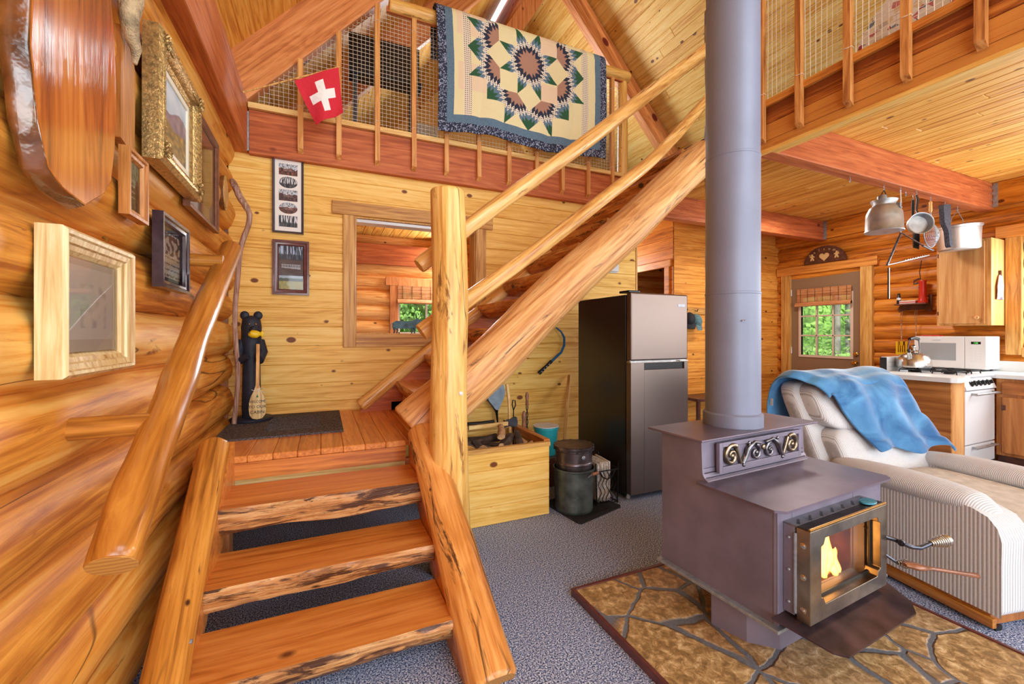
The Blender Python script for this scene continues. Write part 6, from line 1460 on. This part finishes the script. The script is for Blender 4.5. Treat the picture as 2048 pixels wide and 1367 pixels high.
# ------------------------------------------------------------------ recliner
rc = thing('recliner', 'grey beige corduroy recliner with rolled arms, under the blue blanket', 'armchair', (2.655, .815, 0), R(-11.9))
def blob(nm, x0, x1, y0, y1, z0, z1, mat, bev=.05, seg=5, parent=rc, warp=None, rot=None, sub=3):
    mb = MB(); mb.box(x0, x1, y0, y1, z0, z1); o = obj(nm, mb, mat, parent, smooth=180)
    return o
def cushion(nm, f, mat, parent=rc, nu=36, nv=24):
    """closed rounded surface: f(u in 0..2pi, v in -pi/2..pi/2) -> point"""
    mb = MB(); vs = []
    for j in range(nv+1):
        v = -PI/2 + PI*j/nv
        for i in range(nu): vs.append(f(2*PI*i/nu, v))
    fs = [(j*nu+i, j*nu+(i+1)%nu, (j+1)*nu+(i+1)%nu, (j+1)*nu+i) for j in range(nv) for i in range(nu)]
    mb.add(vs, fs); return obj(nm, mb, mat, parent, smooth=180)
def se(c, r, e1=.35, e2=.35):
    """superellipsoid: small exponents are boxy"""
    def g(x, e): return math.copysign(abs(x)**e, x)
    return lambda u, v: (c[0]+r[0]*g(math.cos(v), e1)*g(math.cos(u), e2), c[1]+r[1]*g(math.cos(v), e1)*g(math.sin(u), e2), c[2]+r[2]*g(math.sin(v), e1))
def side_panel(x0, x1, nm):
    poly = [(.0,.075),(.0,.30),(-.002,.40),(.012,.455),(.045,.495),(.10,.515),(.3,.525),(.6,.52),(.78,.50),(.80,.3),(.80,.075)]
    mb = MB(); mb.prism(poly, lambda p, a: (a, p[0], p[1]), x0, x1); return obj(nm, mb, M['cord_xy'], rc, bev=.03, seg=5, smooth=50)
for x0, x1 in ((0, .19), (.66, .85)):
    side_panel(x0+.01, x1-.01, 'side_panel')
    c = (x0+x1)/2
    def arm(u, v, c=c):
        q = (v+PI/2)/PI; y = .04+.78*q; e = math.sin(PI*min(1, max(0, q)))**.28 if 0 < q < 1 else 0
        return (c+.115*e*math.cos(u), y-.015*math.cos(u)*0, .515+.005*math.sin(q*5)+.062*e*math.sin(u) - .05*max(0, .12-q)/.12)
    cushion('arm_pad', arm, M['cord_y'], nu=32, nv=40)
mb = MB(); mb.box(.02, .83, .04, .74, .02, .08); obj('base_frame', mb, M['cab_wood'], rc, bev=.004)
mb = MB(); mb.box(-.005, .02, .02, .62, .02, .062); obj('base_rail', mb, M['dark_rail_y'], rc, bev=.003)
mb = MB(); mb.box(.03, .07, .03, .07, 0, .02); mb.box(.78,.82,.03,.07,0,.02); mb.box(.03,.07,.6,.64,0,.02); mb.box(.78,.82,.6,.64,0,.02); obj('glide', mb, M['black'], rc)
cushion('seat', se((.425, .33, .42), (.245, .37, .085), .4, .35), M['seatcloth'])
cushion('front_pad', se((.425, -.015, .36), (.245, .06, .09), .5, .4), M['cord_x'])
cushion('footrest', se((.425, -.02, .20), (.24, .05, .12), .5, .4), M['cord_x'])
# backrest: leaning, with head cushion and lumbar cushion and side wings
def lean(x, y, z): 
    k = (z-.40); return (x, y + k*.50, z)
def wrap(f, tw=0): return lambda u, v: lean(*f(u, v))
cushion('back_shell', wrap(se((.39, .86, .66), (.375, .075, .32), .3, .3)), M['cord_z'])
cushion('head_cushion', wrap(se((.40, .755, .835), (.345, .10, .15), .55, .4)), M['cord_z'], nu=40, nv=26)
cushion('lumbar_cushion', wrap(se((.41, .74, .565), (.335, .085, .15), .5, .38)), M['seatcloth2'], nu=40, nv=26)
# blanket
def blank_path(t):
    # y, z at x-mid along the drape: from behind, over the top, down the front
    pts = [(1.20,.66),(1.215,.80),(1.20,.93),(1.15,1.005),(1.08,1.035),(1.0,1.03),(.925,.985),(.87,.90),(.84,.80),(.80,.72),(.755,.64),(.72,.575)]
    k = t*(len(pts)-1); i = min(int(k), len(pts)-2); f = k-i
    def cr(j): return pts[max(0, min(len(pts)-1, j))]
    p0, p1, p2, p3 = cr(i-1), cr(i), cr(i+1), cr(i+2)
    return tuple(.5*((2*p1[a])+(-p0[a]+p2[a])*f+(2*p0[a]-5*p1[a]+4*p2[a]-p3[a])*f*f+(-p0[a]+3*p1[a]-3*p2[a]+p3[a])*f**3) for a in (0, 1))
def blank(s, t):
    y, z = blank_path(t); xl = .0 + (.30*max(0, (t-.42)/.58)**.8 if t > .42 else 0) - .02; xr = .80 + .0*t
    if t > .9: xr += .04
    x = xl + (xr-xl)*s
    e = 0
    if s > .9: z -= .10*((s-.9)/.1)**1.5*(1 if .2 < t < .75 else .3)
    if s < .08 and t < .62: z -= .05*((.08-s)/.08)**1.5
    w_ = .014*math.sin(s*14+t*7+2*nz((s*2,t*2,1)))*(.35+t) + .012*nz((s*5, t*7, 3)) + .012*math.sin(s*5-t*9)
    nrm = (-1 if t > .5 else 1)
    return (x+.012*nz((s*3,t*6,9)), y + (w_*nrm if (t < .3 or t > .55) else 0) - (.02 if t > .5 else -.01), z + (w_*.7 if .25 < t < .6 else 0) + .012 + (.02*math.sin(s*9) if t > .93 else 0))
mb = MB(); mb.grid(70, 80, blank); bk_ = obj('blanket', mb, M['fleece'], None, smooth=180, loc=rc.location, rot=(0, 0, R(-11.9)))
md = bk_.modifiers.new('thick', 'SOLIDIFY'); md.thickness = .014; md.offset = 1; md = bk_.modifiers.new('sub', 'SUBSURF'); md.levels = 1; md.render_levels = 1
tag(bk_, 'soft blue fleece blanket draped over the back of the recliner', 'blanket')
mb = MB(); mb.box(-.001, .001, -.01, .01, 0, .05); o = obj('care_tag', mb, M['white'], bk_, loc=(-.022, 1.19, .80))

# ------------------------------------------------------------------ kitchen
CZ = .90
RXa, RXb, RY = 5.55, 6.17, 1.93
pn = thing('peninsula_cabinet', 'birch plywood cabinet end beside the white range, behind the recliner', 'cabinet', (5.28, RY, 0))
mb = MB(); mb.box(0, .018, .0, .95, .0, CZ-.045); obj('end_panel', mb, M['walnut_panel_y'], pn, bev=.002)
mb = MB(); mb.box(.018, .265, 0, .02, 0, CZ-.045); obj('face_panel', mb, M['birch'], pn, bev=.002)
mb = MB(); mb.box(.018, .265, .02, .95, .0, CZ-.05); obj('carcass', mb, M['cab_wood'], pn)
ct = [( -.06,-.02), (-.03,-.055),(.02,-.065),(.262,-.04),(.262,.97),(-.06,.97)]
mb = MB(); mb.prism(ct, lambda p, a: (5.28+p[0], RY+p[1], a), CZ-.043, CZ); o = obj('countertop', mb, M['offwhite'], bev=.006, seg=3); tag(o, 'white laminate worktop on the birch peninsula left of the range', 'worktop')
# range
rg = thing('gas_range', 'white gas range with five black knobs between the wooden cabinets', 'range', (RXa, RY, 0)); RW = RXb-RXa
mb = MB(); mb.box(.0, RW, .03, .62, .02, CZ-.11); obj('body', mb, M['white'], rg, bev=.004)
mb = MB(); mb.prism([(-.015,CZ-.135),(.03,CZ-.015),(.62,CZ-.015),(.62,CZ-.135)], lambda p, a: (a, p[0], p[1]), 0, RW); cp_ = obj('control_panel', mb, M['white'], rg, bev=.004)
for i in range(5):
    x = .14+.088*i; mb = MB(); mb.x = Matrix.Translation((x, .005, CZ-.075)) @ Matrix.Rotation(R(70), 4, 'X')
    mb.lathe([(.03,0),(.028,.006),(.019,.008),(.017,.03),(.0,.03)], 18); mb.box(-.006,.006,-.018,.018,.008,.036); obj('knob', mb, M['black'], cp_, smooth=40)
mb = MB(); mb.box(.002, RW-.002, -.002, .028, .245, CZ-.145); od = obj('oven_door', mb, M['white'], rg, bev=.005)
mb = MB(); mb.tube([(.10,-.045,CZ-.175),(RW-.03,-.045,CZ-.175)], .011, 10); mb.bar((.13,-.002,CZ-.175),(.13,-.045,CZ-.175),.015,.02); mb.bar((RW-.06,-.002,CZ-.175),(RW-.06,-.045,CZ-.175),.015,.02); obj('handle', mb, M['alum'], od, smooth=60)
mb = MB(); mb.box(.002, RW-.002, -.002, .028, .05, .235); dw = obj('drawer', mb, M['white'], rg, bev=.005)
mb = MB(); mb.tube([(.12,-.035,.21),(RW-.05,-.035,.21)], .010, 10); mb.bar((.14,-.002,.21),(.14,-.035,.21),.012,.02); mb.bar((RW-.08,-.002,.21),(RW-.08,-.035,.21),.012,.02); obj('handle', mb, M['alum'], dw, smooth=60)
mb = MB(); mb.box(.02, RW-.02, .05, .5, .0, .04); obj('plinth', mb, M['black'], rg)
mb = MB(); mb.box(0, RW, -.0, .62, CZ-.014, CZ+.004); ck = obj('cooktop', mb, M['white'], rg, bev=.004)
for gx in (.16, .46):
    for gy in (.17, .44):
        mb = MB(); mb.lathe([(.04,.006),(.045,.014),(.03,.02),(.0,.02)], 16, (gx, gy, CZ)); obj('burner', mb, M['iron'], ck, smooth=50)
        mb = MB(); h = .035
        for a in range(4):
            t_ = a*PI/2+PI/4; mb.tube([(gx+.02*math.cos(t_), gy+.02*math.sin(t_), CZ+h),(gx+.13*math.cos(t_), gy+.12*math.sin(t_), CZ+h),(gx+.14*math.cos(t_), gy+.13*math.sin(t_), CZ+.005)], .006, 6)
        mb.tube([(gx+.13*math.cos(q), gy+.125*math.sin(q), CZ+h-.006) for q in [PI/4+i*PI/2 for i in range(4)]], .006, 6, closed=True); obj('grate', mb, M['iron'], ck)
mb = MB(); mb.box(0, RW, .62, .665, CZ-.02, CZ+.155); bgd = obj('backguard', mb, M['white'], rg, bev=.004)
mb = MB(); mb.box(-.006, .0, .61, .67, CZ-.01, CZ+.15); obj('end_cap', mb, M['softblack'], bgd)
for z in (.05, .095): mb = MB(); mb.box(.05, RW-.03, .617, .62, CZ+z, CZ+z+.003); obj('groove', mb, M['galv'], bgd)
# kettle on the range
kp = (5.76, 2.40, CZ+.042)
ke = thing('kettle', 'shiny steel whistling kettle with a black arched handle on the range', 'kettle', kp)
ks = 1.15; ke.scale = (1, 1, 1.22)
mb = MB(); mb.lathe([(.0,.0),(.11*ks,.0),(.122*ks,.008),(.125*ks,.03),(.118*ks,.075),(.098*ks,.11),(.06*ks,.125),(.05*ks,.13),(.0,.13)], 36); obj('body', mb, M['steel'], ke, smooth=50)
mb = MB(); mb.lathe([(.055,.143),(.045,.15),(.02,.157),(.0,.158)], 24); mb.lathe([(.008,.156),(.008,.168),(.018,.176),(.02,.188),(.012,.198),(.0,.2)], 16); obj('lid', mb, M['steel'], ke, smooth=50)
mb = MB(); mb.ball((0,0,.186), (.019,.019,.016), 0, 12, 8); obj('lid_knob', mb, M['black'], ke, smooth=60)
mb = MB(); mb.tube([(-.10,-.01,.07),(-.135,-.02,.11),(-.165,-.03,.145)], [.026,.02,.014], 12); obj('spout', mb, M['steel'], ke, smooth=60)
mb = MB(); mb.ball((-.172,-.032,.155), (.018,.016,.014), 0, 12, 8); obj('whistle', mb, M['black'], ke, smooth=60)
mb = MB(); mb.tube([(-.10,0,.12),(-.115,0,.17),(-.085,0,.235),(-.075,0,.25)], .005, 8); mb.tube([(.10,0,.12),(.118,0,.17),(.105,0,.235),(.095,0,.25)], .005, 8); obj('handle_arm', mb, M['darksteel'], ke, smooth=60)
mb = MB(); mb.tube([(-.08,0,.25),(0,0,.262),(.1,0,.25)], .014, 12); obj('handle_grip', mb, M['black'], ke, smooth=60)
# right hand counter and its base cabinet, backsplash
cb = thing('base_cabinet', 'brown wooden base cabinet with a drawer right of the range', 'cabinet', (6.19, -.6, 0)); CY = 1.93+.6
mb = MB(); mb.box(.02, .56, 0, CY, .09, CZ-.045); obj('body', mb, M['cab_wood'], cb)
mb = MB(); mb.box(.06, .5, 0, CY, 0, .09); obj('plinth', mb, M['dark_wood'], cb)
for k in range(4):
    y1 = CY-.04-.6*k; y0 = y1-.55
    mb = MB(); mb.box(0, .019, y0, y1, .70, CZ-.075); obj('drawer', mb, M['cab_wood_y'], cb, bev=.005)
    mb = MB(); mb.box(0, .019, y0, y1, .12, .675); dr_ = obj('door', mb, M['cab_wood'], cb, bev=.005)
    mb = MB(); mb.tube([(-.006, y1-.008, .54), (-.006, y1-.008, .60)], .005, 8); mb.box(-.003, .0, y1-.03, y1, .545, .595); obj('hinge', mb, M['dark_wood'], dr_)
mb = MB(); mb.box(6.165, XR-.02, -.6, 2.56, CZ-.042, CZ); 
for i, v in enumerate(mb.v): pass
mb = MB()
for q in rects((6.172, XR-.02, -.6, 2.6), []): mb.box(q[0], q[1], q[2], q[3], CZ-.042, CZ)
o = obj('countertop', mb, M['offwhite'], bev=.006, seg=3); tag(o, 'long white laminate worktop under the kitchen window', 'worktop')
mb = MB(); mb.box(XR-.045, XR-.02, -.6, 2.6, CZ, CZ+.11); tag(obj('backsplash', mb, M['offwhite'], bev=.003), 'white backsplash strip along the log wall under the kitchen window', 'backsplash')
sk_ = thing('sink', 'steel sink rim set in the white worktop below the kitchen window', 'sink', (6.45, 1.15, CZ+.001))
mb = MB()
for q in rects((-.2, .2, -.35, .35), [(-.17, .17, -.32, .32)]): mb.box(q[0], q[1], q[2], q[3], 0, .006)
obj('rim', mb, M['steel'], sk_, bev=.002)
mb = MB(); mb.tube([(.19,.0,.0),(.19,0,.2),(.15,0,.26),(.06,0,.25),(.05,0,.21)], .011, 10); obj('tap', mb, M['steel'], sk_, smooth=60)
# microwave
mw = thing('microwave', 'white microwave oven with a green clock on the worktop behind the kettle', 'microwave', (6.42, 2.07, CZ+.022)); ML, MH = .60, .355
mb = MB(); mb.box(.012, .33, 0, ML, .0, MH); obj('case', mb, M['white'], mw, bev=.008)
mb = MB(); mb.box(0, .012, .168, ML, .004, MH-.004); dm = obj('door', mb, M['white'], mw, bev=.004)
mb = MB(); mb.box(-.001, .0005, .235, ML-.055, .085, MH-.075); obj('door_window', mb, M['mwglass'], dm)
mb = MB(); mb.box(0, .012, 0, .165, .004, MH-.004); cpn = obj('control_panel', mb, M['white'], mw, bev=.004)
mb = MB(); mb.box(-.001, .0005, .04, .115, MH-.085, MH-.058); disp = obj('display', mb, M['black'], cpn)
text_obj('1:26', .02, M['led'], cpn, (-.0018, .078, MH-.0715), (R(90), 0, R(-90)), name='clock_digits', ext=.0002)
for r_ in range(6):
    for c2 in range(3):
        mb = MB(); mb.box(-.0008, .0005, .035+.035*c2, .055+.035*c2, .08+.028*r_, .09+.028*r_); obj('button', mb, M['offwhite2'], cpn)
text_obj('FRIGIDAIRE', .014, M['galv'], dm, (-.0008, .40, MH-.045), (R(90), 0, R(-90)), ext=.0002)
for x in (.05, .28):
    for y in (.05, ML-.05): mb = MB(); mb.lathe([(.012,-.022),(.012,0)], 10, (x, y, 0)); obj('foot', mb, M['black'], mw)
mb = MB(); mb.box(0, .10, 0, .16, 0, .014); tag(obj('tray', mb, M['red'], loc=(6.50, 2.48, CZ+.022+MH), bev=.003), 'small red tray on top of the microwave', 'tray')
# wall cabinet
cabx = XR-.35
wc = thing('wall_cabinet', 'birch wall cabinet with swirled grain hung beside the kitchen window', 'cabinet', (cabx, 2.035, 1.395)); CW_, CH = .435, .925
mb = MB(); mb.box(.02, .35, 0, CW_, 0, CH); obj('case', mb, M['birch2'], wc, bev=.002)
mb = MB()
for q in rects((0, CW_, 0, CH), [(.055, CW_-.03, .03, CH-.035)]): mb.box(0, .02, q[0], q[1], q[2], q[3])
obj('face_frame', mb, M['birch2'], wc, bev=.001)
mb = MB(); mb.box(-.018, .0, .045, CW_-.02, .022, CH-.028); wd_ = obj('door', mb, M['birch'], wc, bev=.004)
mb = MB(); mb.x = Matrix.Translation((-.018, .10, .085)) @ Matrix.Rotation(-PI/2, 4, 'Y'); mb.lathe([(.01,0),(.01,.008),(.02,.018),(.016,.028),(0,.03)], 16); obj('knob', mb, M['birch'], wd_, smooth=50)
for z in (.12, CH-.15): mb = MB(); mb.box(-.021, -.0, CW_-.022, CW_-.012, z, z+.04); obj('hinge', mb, M['dark_wood'], wd_)
# pot holder hanging on the cabinet side
ph = thing('pot_holder', 'floral fabric pot holder hanging on the side of the wall cabinet', 'pot holder', (cabx+.17, 2.033, 1.95))
mb = MB(); mb.box(-.008, .008, -.02, 0, -.03, .03); obj('wooden_clip', mb, M['dark_wood'], ph)
mb = MB(); mb.grid(16, 20, lambda s, q: ((s-.5)*(.06+.11*min(1, q*2.2)), -.016-.01*math.sin(s*9+q*3)*q, -.02-.26*q)); o = obj('cloth', mb, M['printcloth'], ph, smooth=60); o.modifiers.new('t', 'SOLIDIFY').thickness = .006
# shelf with bottle, small box, red torch and hanging utensils
wsx = XR-.10
sh_ = thing('wall_shelf', 'little dark wooden shelf on the log wall left of the wall cabinet', 'shelf', (XR-.03, 2.80, 1.665))
mb = MB(); mb.box(-.12, .02, -.15, .16, 0, .016); obj('board', mb, M['darkshelf'], sh_, bev=.003)
mb = MB(); mb.prism([(-.17,-.07),(-.17,.14),(-.14,.14),(-.14,.02),(.14,.02),(.17,-.03),(.15,-.07),(.10,-.045),(-.10,-.045),(-.13,-.075)], lambda p, a: (a, p[0], p[1]-.02), -.02, -.005); obj('scrolled_back', mb, M['dark_wood'], sh_, bev=.003)
zs2 = 1.682
mb = MB(); mb.lathe([(.02,0),(.022,.005),(.022,.09),(.014,.10),(.014,.135),(0,.136)], 16); bt = obj('spice_bottle', mb, M['black'], loc=(XR-.09, 2.935, zs2), smooth=50); tag(bt, 'small black bottle with a white band on the dark shelf', 'bottle')
mb = MB(); mb.lathe([(.0226,.05),(.0226,.08)], 16, cap=False); obj('label_band', mb, M['white'], bt)
mb = MB(); mb.box(-.03, .03, -.08, .08, 0, .036); mbx = obj('matchbox', mb, M['white'], loc=(XR-.10, 2.835, zs2), bev=.002); tag(mbx, 'flat white and red matchbox lying on the dark shelf', 'box')
mb = MB(); mb.box(-.0305, .0305, -.081, .081, .01, .024); obj('red_stripe', mb, M['pinkred'], mbx)
tl = thing('torch_lamp', 'red metal torch with a black hanging strap on the dark shelf', 'torch', (XR-.09, 2.70, zs2))
mb = MB(); mb.lathe([(.05,0),(.052,.01),(.045,.03),(.036,.09),(.034,.25),(.038,.262),(.034,.275),(0,.28)], 24); obj('barrel', mb, M['red'], tl, smooth=50)
mb = MB(); mb.tube([(0,.03,.25),(0,.085,.24),(0,.08,.28),(0,.03,.30)], .012, 8); obj('lever', mb, M['mahogany'], tl, smooth=60)
mb = MB(); mb.tube([(0,.02,.29),(0,.03,.38),(0,.012,.52)], .004, 6); obj('strap', mb, M['black'], tl)
def utensil(y, n_, lab, kind):
    t = thing(n_, lab, 'kitchen utensil', (XR-.055, y, 1.60)); mb = MB()
    mb.tube([(0,-.008,0),(0,-.011,-.08),(0,-.003,-.15)], .0025, 6); mb.tube([(0,.008,0),(0,.011,-.08),(0,.003,-.15)], .0025, 6)
    for s in (0, PI): mb.tube([(.004*math.cos(q*.8+s), .004*math.sin(q*.8+s), -.15-.011*q) for q in range(22)], .0022, 5)
    obj('twisted_shank', mb, M['steel'], t)
    if kind:
        mb = MB(); pl_ = [(-.03,0),(.03,0),(.052,-.04),(.058,-.17),(-.058,-.17),(-.052,-.04)]
        for q in rects((-.058, .058, -.17, 0), [(-.04+.022*i, -.028+.022*i, -.14, -.05) for i in range(4)]): mb.box(-.003, .003, q[0]*(1 if q[2] < -.05 else .7), q[1]*(1 if q[2] < -.05 else .7), q[2]-.39, q[3]-.39)
        obj('slotted_blade', mb, M['yellow'], t)
    else:
        mb = MB(); mb.tube([(0,0,-.39),(0,-.015,-.42),(0,-.015,-.48)], .003, 5); mb.tube([(0,0,-.39),(0,.015,-.42),(0,.015,-.48)], .003, 5); obj('tines', mb, M['steel'], t)
utensil(at(1803,690,X=XR-.055).y, 'spatula', 'yellow slotted spatula with a twisted wire shank below the shelf', 1)
utensil(at(1832,640,X=XR-.055).y, 'carving_fork', 'long twisted wire fork hanging under the red torch', 0)
# welcome plaque over the door
wp = thing('welcome_plaque', 'half round brown plaque reading Welcome with a heart over the back door', 'sign', (XR-.075, 3.82, DZ1+.145))
mb = MB(); mb.prism([(-.29,0),(.29,0)]+[(.29*math.cos(a*PI/20), .245*math.sin(a*PI/20)) for a in range(1, 20)], lambda p, a: (a, p[0], p[1]), -.008, .008); obj('board', mb, M['dark_wood'], wp, bev=.003)
for i, ch in enumerate('Welcome'):
    a = PI*(.78-.56*i/6); text_obj(ch, .05, M['tanpaint'], wp, (-.010, -.24*math.cos(a)*-1*-1, .195*math.sin(a)+.0), (R(90), (a-PI/2)*.8*-1*0, R(-90)), ext=.0004)
hpoly = []
for i in range(30):
    tt = 2*PI*i/30; hpoly.append((.0042*16*math.sin(tt)**3, .0042*(13*math.cos(tt)-5*math.cos(2*tt)-2*math.cos(3*tt)-math.cos(4*tt))))
mb = MB(); mb.prism([(x, z+.085) for x, z in hpoly], lambda p, a: (a, p[0], p[1]), -.0125, -.008); obj('heart', mb, M['tanpaint'], wp)
for s in (-1, 1):
    mb = MB(); mb.x = Matrix.Translation((-.0105, s*.165, .09))
    mb.prism([(.013*math.cos(a*PI/6), .04+.013*math.sin(a*PI/6)) for a in range(12)], lambda p, a: (a, p[0], p[1]), -.001, .001)
    mb.prism([(-.008,.03),(.008,.03),(.035,.015),(.035,.005),(.014,.006),(.03,-.045),(.01,-.045),(0,-.02),(-.01,-.045),(-.03,-.045),(-.014,.006),(-.035,.005),(-.035,.015)], lambda p, a: (a, p[0], p[1]), -.001, .001)
    obj('angel', mb, M['tanpaint'], wp)
# things hanging from the kitchen beam
BYc, BZ = 2.18, 2.67
def hookm(z=0): 
    m_ = MB(); m_.tube([(0,0,0),(0,0,-.02),(.012,0,-.035),(0,0,-.05),(-.012,0,-.038)], .0028, 6); return m_
mc = thing('milk_can', 'dented aluminium milk can hanging from the kitchen beam', 'milk can', (at(1768,400,Y=BYc).x, BYc, BZ))
obj('hook', hookm(), M['galv'], mc)
mb = MB(); mb.tube([(-.075,0,-.17),(-.05,0,-.10),(0,0,-.045),(.05,0,-.10),(.075,0,-.17)], .004, 8); obj('bail', mb, M['darksteel'], mc)
mb = MB(); mb.lathe([(.0,-.43),(.142,-.43),(.145,-.425),(.138,-.415),(.134,-.30),(.130,-.26),(.105,-.205),(.085,-.19),(.085,-.17),(.098,-.15),(.10,-.142),(.09,-.145),(.075,-.165),(.0,-.165)], 36); obj('can', mb, M['alum'], mc, smooth=40)
mb = MB(); mb.lathe([(.035,-.17),(.035,-.11),(.03,-.10),(0,-.10)], 16, (-.03,0,0)); obj('lid_handle', mb, M['galv'], mc, smooth=50)
mb = MB(); mb.box(-.015, .015, -.125, -.095, -.24, -.19); mb.ball((.0,-.125,-.235), .01, 0, 8, 6); obj('clasp', mb, M['galv'], mc)
# trammel: jointed flat steel arms
tr_ = thing('trammel_rack', 'jointed steel trammel arm hanging from the kitchen beam', 'hanging rack', (at(1801,380,Y=2.14).x, 2.14, BZ)); o0 = tr_.location
def Tq(u, v, y=2.14): return at(u, v, Y=y) - o0
obj('hook', hookm(), M['galv'], tr_)
mb = MB(); mb.tube([(0,0,-.03), Tq(1802,400), Tq(1802,465)], .004, 6); obj('string', mb, M['string'], tr_)
for nm, a, b, w_ in (('arm', (1802,465), (1774,530), .016), ('arm', (1802,465), (1845,490), .012), ('notched_arm', (1774,530), (1857,510), .016), ('rod', (1777,535), (1777,597), .014), ('twisted_end', (1845,490), (1866,501), .022)):
    mb = MB(); A_, B_ = Tq(*a), Tq(*b); mb.bar(A_, B_, w_, .006)
    if nm in ('notched_arm', 'twisted_end'):
        for i in range(9): q = A_.lerp(B_, .45+.06*i if nm == 'notched_arm' else .1+.1*i); mb.ball(q, .009, 0, 6, 5)
    obj(nm, mb, M['steel_dark'], tr_)
def hang_thing(nm, lab, cat, u, y=BYc):
    t = thing(nm, lab, cat, (at(u, 420, Y=y).x, y, BZ)); obj('hook', hookm(), M['galv'], t); return t
def disc_pan(t, r, dep, z, mt, rotx=0, rz=0, L=.2, hm='iron'):
    mb = MB(); mb.x = Matrix.Rotation(rz, 4, 'Z') @ Matrix.Translation((0,0,z)) @ Matrix.Rotation(R(90)+rotx, 4, 'X')
    mb.lathe([(0,0),(r*.82,0),(r*.88,.004),(r,dep),(r+.006,dep+.002),(r*.97,dep-.004),(r*.85,.008),(0,.006)], 32); obj('pan', mb, mt, t, smooth=40)
    mb = MB(); mb.x = Matrix.Rotation(rz, 4, 'Z'); mb.tube([(0,0,-.045),(.01,0,-.09),(0,0,z+r+.04),(0,-dep*.5,z+r*.96)], [.008,.012,.009,.009], 8); obj('handle', mb, M[hm], t, smooth=60)
t = hang_thing('frying_pan', 'black frying pan hanging behind the small saucepan', 'pan', 1826, 2.22); disc_pan(t, .135, .04, -.40, M['iron'], 0, R(25))
t = hang_thing('saucepan', 'small shiny saucepan hanging in front of the black frying pan', 'pan', 1833, 2.13); disc_pan(t, .095, .07, -.33, M['alum'], 0, R(-40), hm='darksteel')
t = hang_thing('strainer', 'round wire mesh strainer with a wooden grip hanging from the beam', 'strainer', 1861, 2.17)
mb = MB(); mb.lathe([(.008,-.16),(.014,-.14),(.012,-.08),(.014,-.06),(.006,-.045)], 12); obj('wooden_grip', mb, M['gold_wood'], t, smooth=60)
mb = MB(); mb.tube([(0,0,-.15),(-.05,0,-.26)], .003, 6); mb.tube([(0,0,-.15),(.05,0,-.26)], .003, 6); mb.tube([(.125*math.cos(a), -.0, -.38+.125*math.sin(a)) for a in [i*PI/14 for i in range(28)]], .0045, 6, closed=True); obj('wire_rim', mb, M['galv'], t)
mb = MB()
for i in range(-9, 10):
    c = i*.0135; L_ = math.sqrt(max(0, .125**2-c*c))
    for ax_ in (0, 1):
        pts = []
        for q in range(9):
            s_ = -L_ + 2*L_*q/8; d_ = .06*(1-(c*c+s_*s_)/.125**2); pts.append((c, -d_, -.38+s_) if ax_ else (s_, -d_, -.38+c))
        if L_ > .02: mb.tube(pts, .0011, 3, cap=False)
obj('mesh_bowl', mb, M['galv'], t)
t = hang_thing('oven_mitt', 'dark patterned oven mitt hanging between the strainer and the pot', 'oven mitt', 1890, 2.2)
mb = MB(); mb.prism([(-.08,-.04),(.07,-.02),(.065,-.2),(.11,-.40),(.12,-.44),(.085,-.47),(.05,-.45),(.02,-.30),(-.06,-.22)], lambda p, a: (p[0], a, p[1]), -.02, .02); obj('mitt', mb, M['dark_print'], t, bev=.015, smooth=50, seg=3)
t = hang_thing('stock_pot', 'wide aluminium pot hanging on a wire bail above the wall cabinet', 'pot', 1915, 2.22)
mb = MB(); mb.tube([(-.16,0,-.22),(-.12,0,-.13),(0,0,-.05),(.12,0,-.13),(.16,0,-.22)], .003, 6); obj('bail', mb, M['galv'], t)
mb = MB(); mb.x = Matrix.Rotation(R(-4), 4, 'Y'); mb.lathe([(0,-.47),(.15,-.47),(.165,-.455),(.172,-.24),(.185,-.235),(.187,-.215),(.178,-.21),(.16,-.45),(0,-.455)], 36); obj('pot', mb, M['alum2'], t, smooth=40)
for i, u in enumerate((1577, 1812)):
    mb = hookm(); o = obj('cup_hook', mb, M['galv'], loc=(at(u if i else 1700, 400, Y=2.18).x, 2.18, BZ)); tag(o, ['empty cup hook under the kitchen beam left of the milk can', 'empty cup hook under the beam right of the trammel'][i], 'hook')
# dark object between logs left of the cabinet
mb = MB(); mb.box(0, .03, 0, .05, 0, .24); tag(obj('knife_rack', mb, M['black'], loc=(XR-.06, 2.50, 1.72), bev=.004), 'narrow black rack on the log wall against the wall cabinet', 'rack')
# low dark bench at the sunlit wall
bnch = thing('bench', 'low dark wooden bench against the sunlit plank wall, behind the stove', 'bench', (4.85, YB-.42, 0))
mb = MB(); mb.box(-.3, .6, 0, .38, .40, .44); obj('seat', mb, M['dark_wood'], bnch, bev=.004)
for x in (-.26, .52):
    for y in (.03, .31): mb = MB(); mb.box(x, x+.04, y, y+.04, 0, .40); obj('leg', mb, M['dark_wood'], bnch)
# clear glass in front of nothing else: tidy empties without children
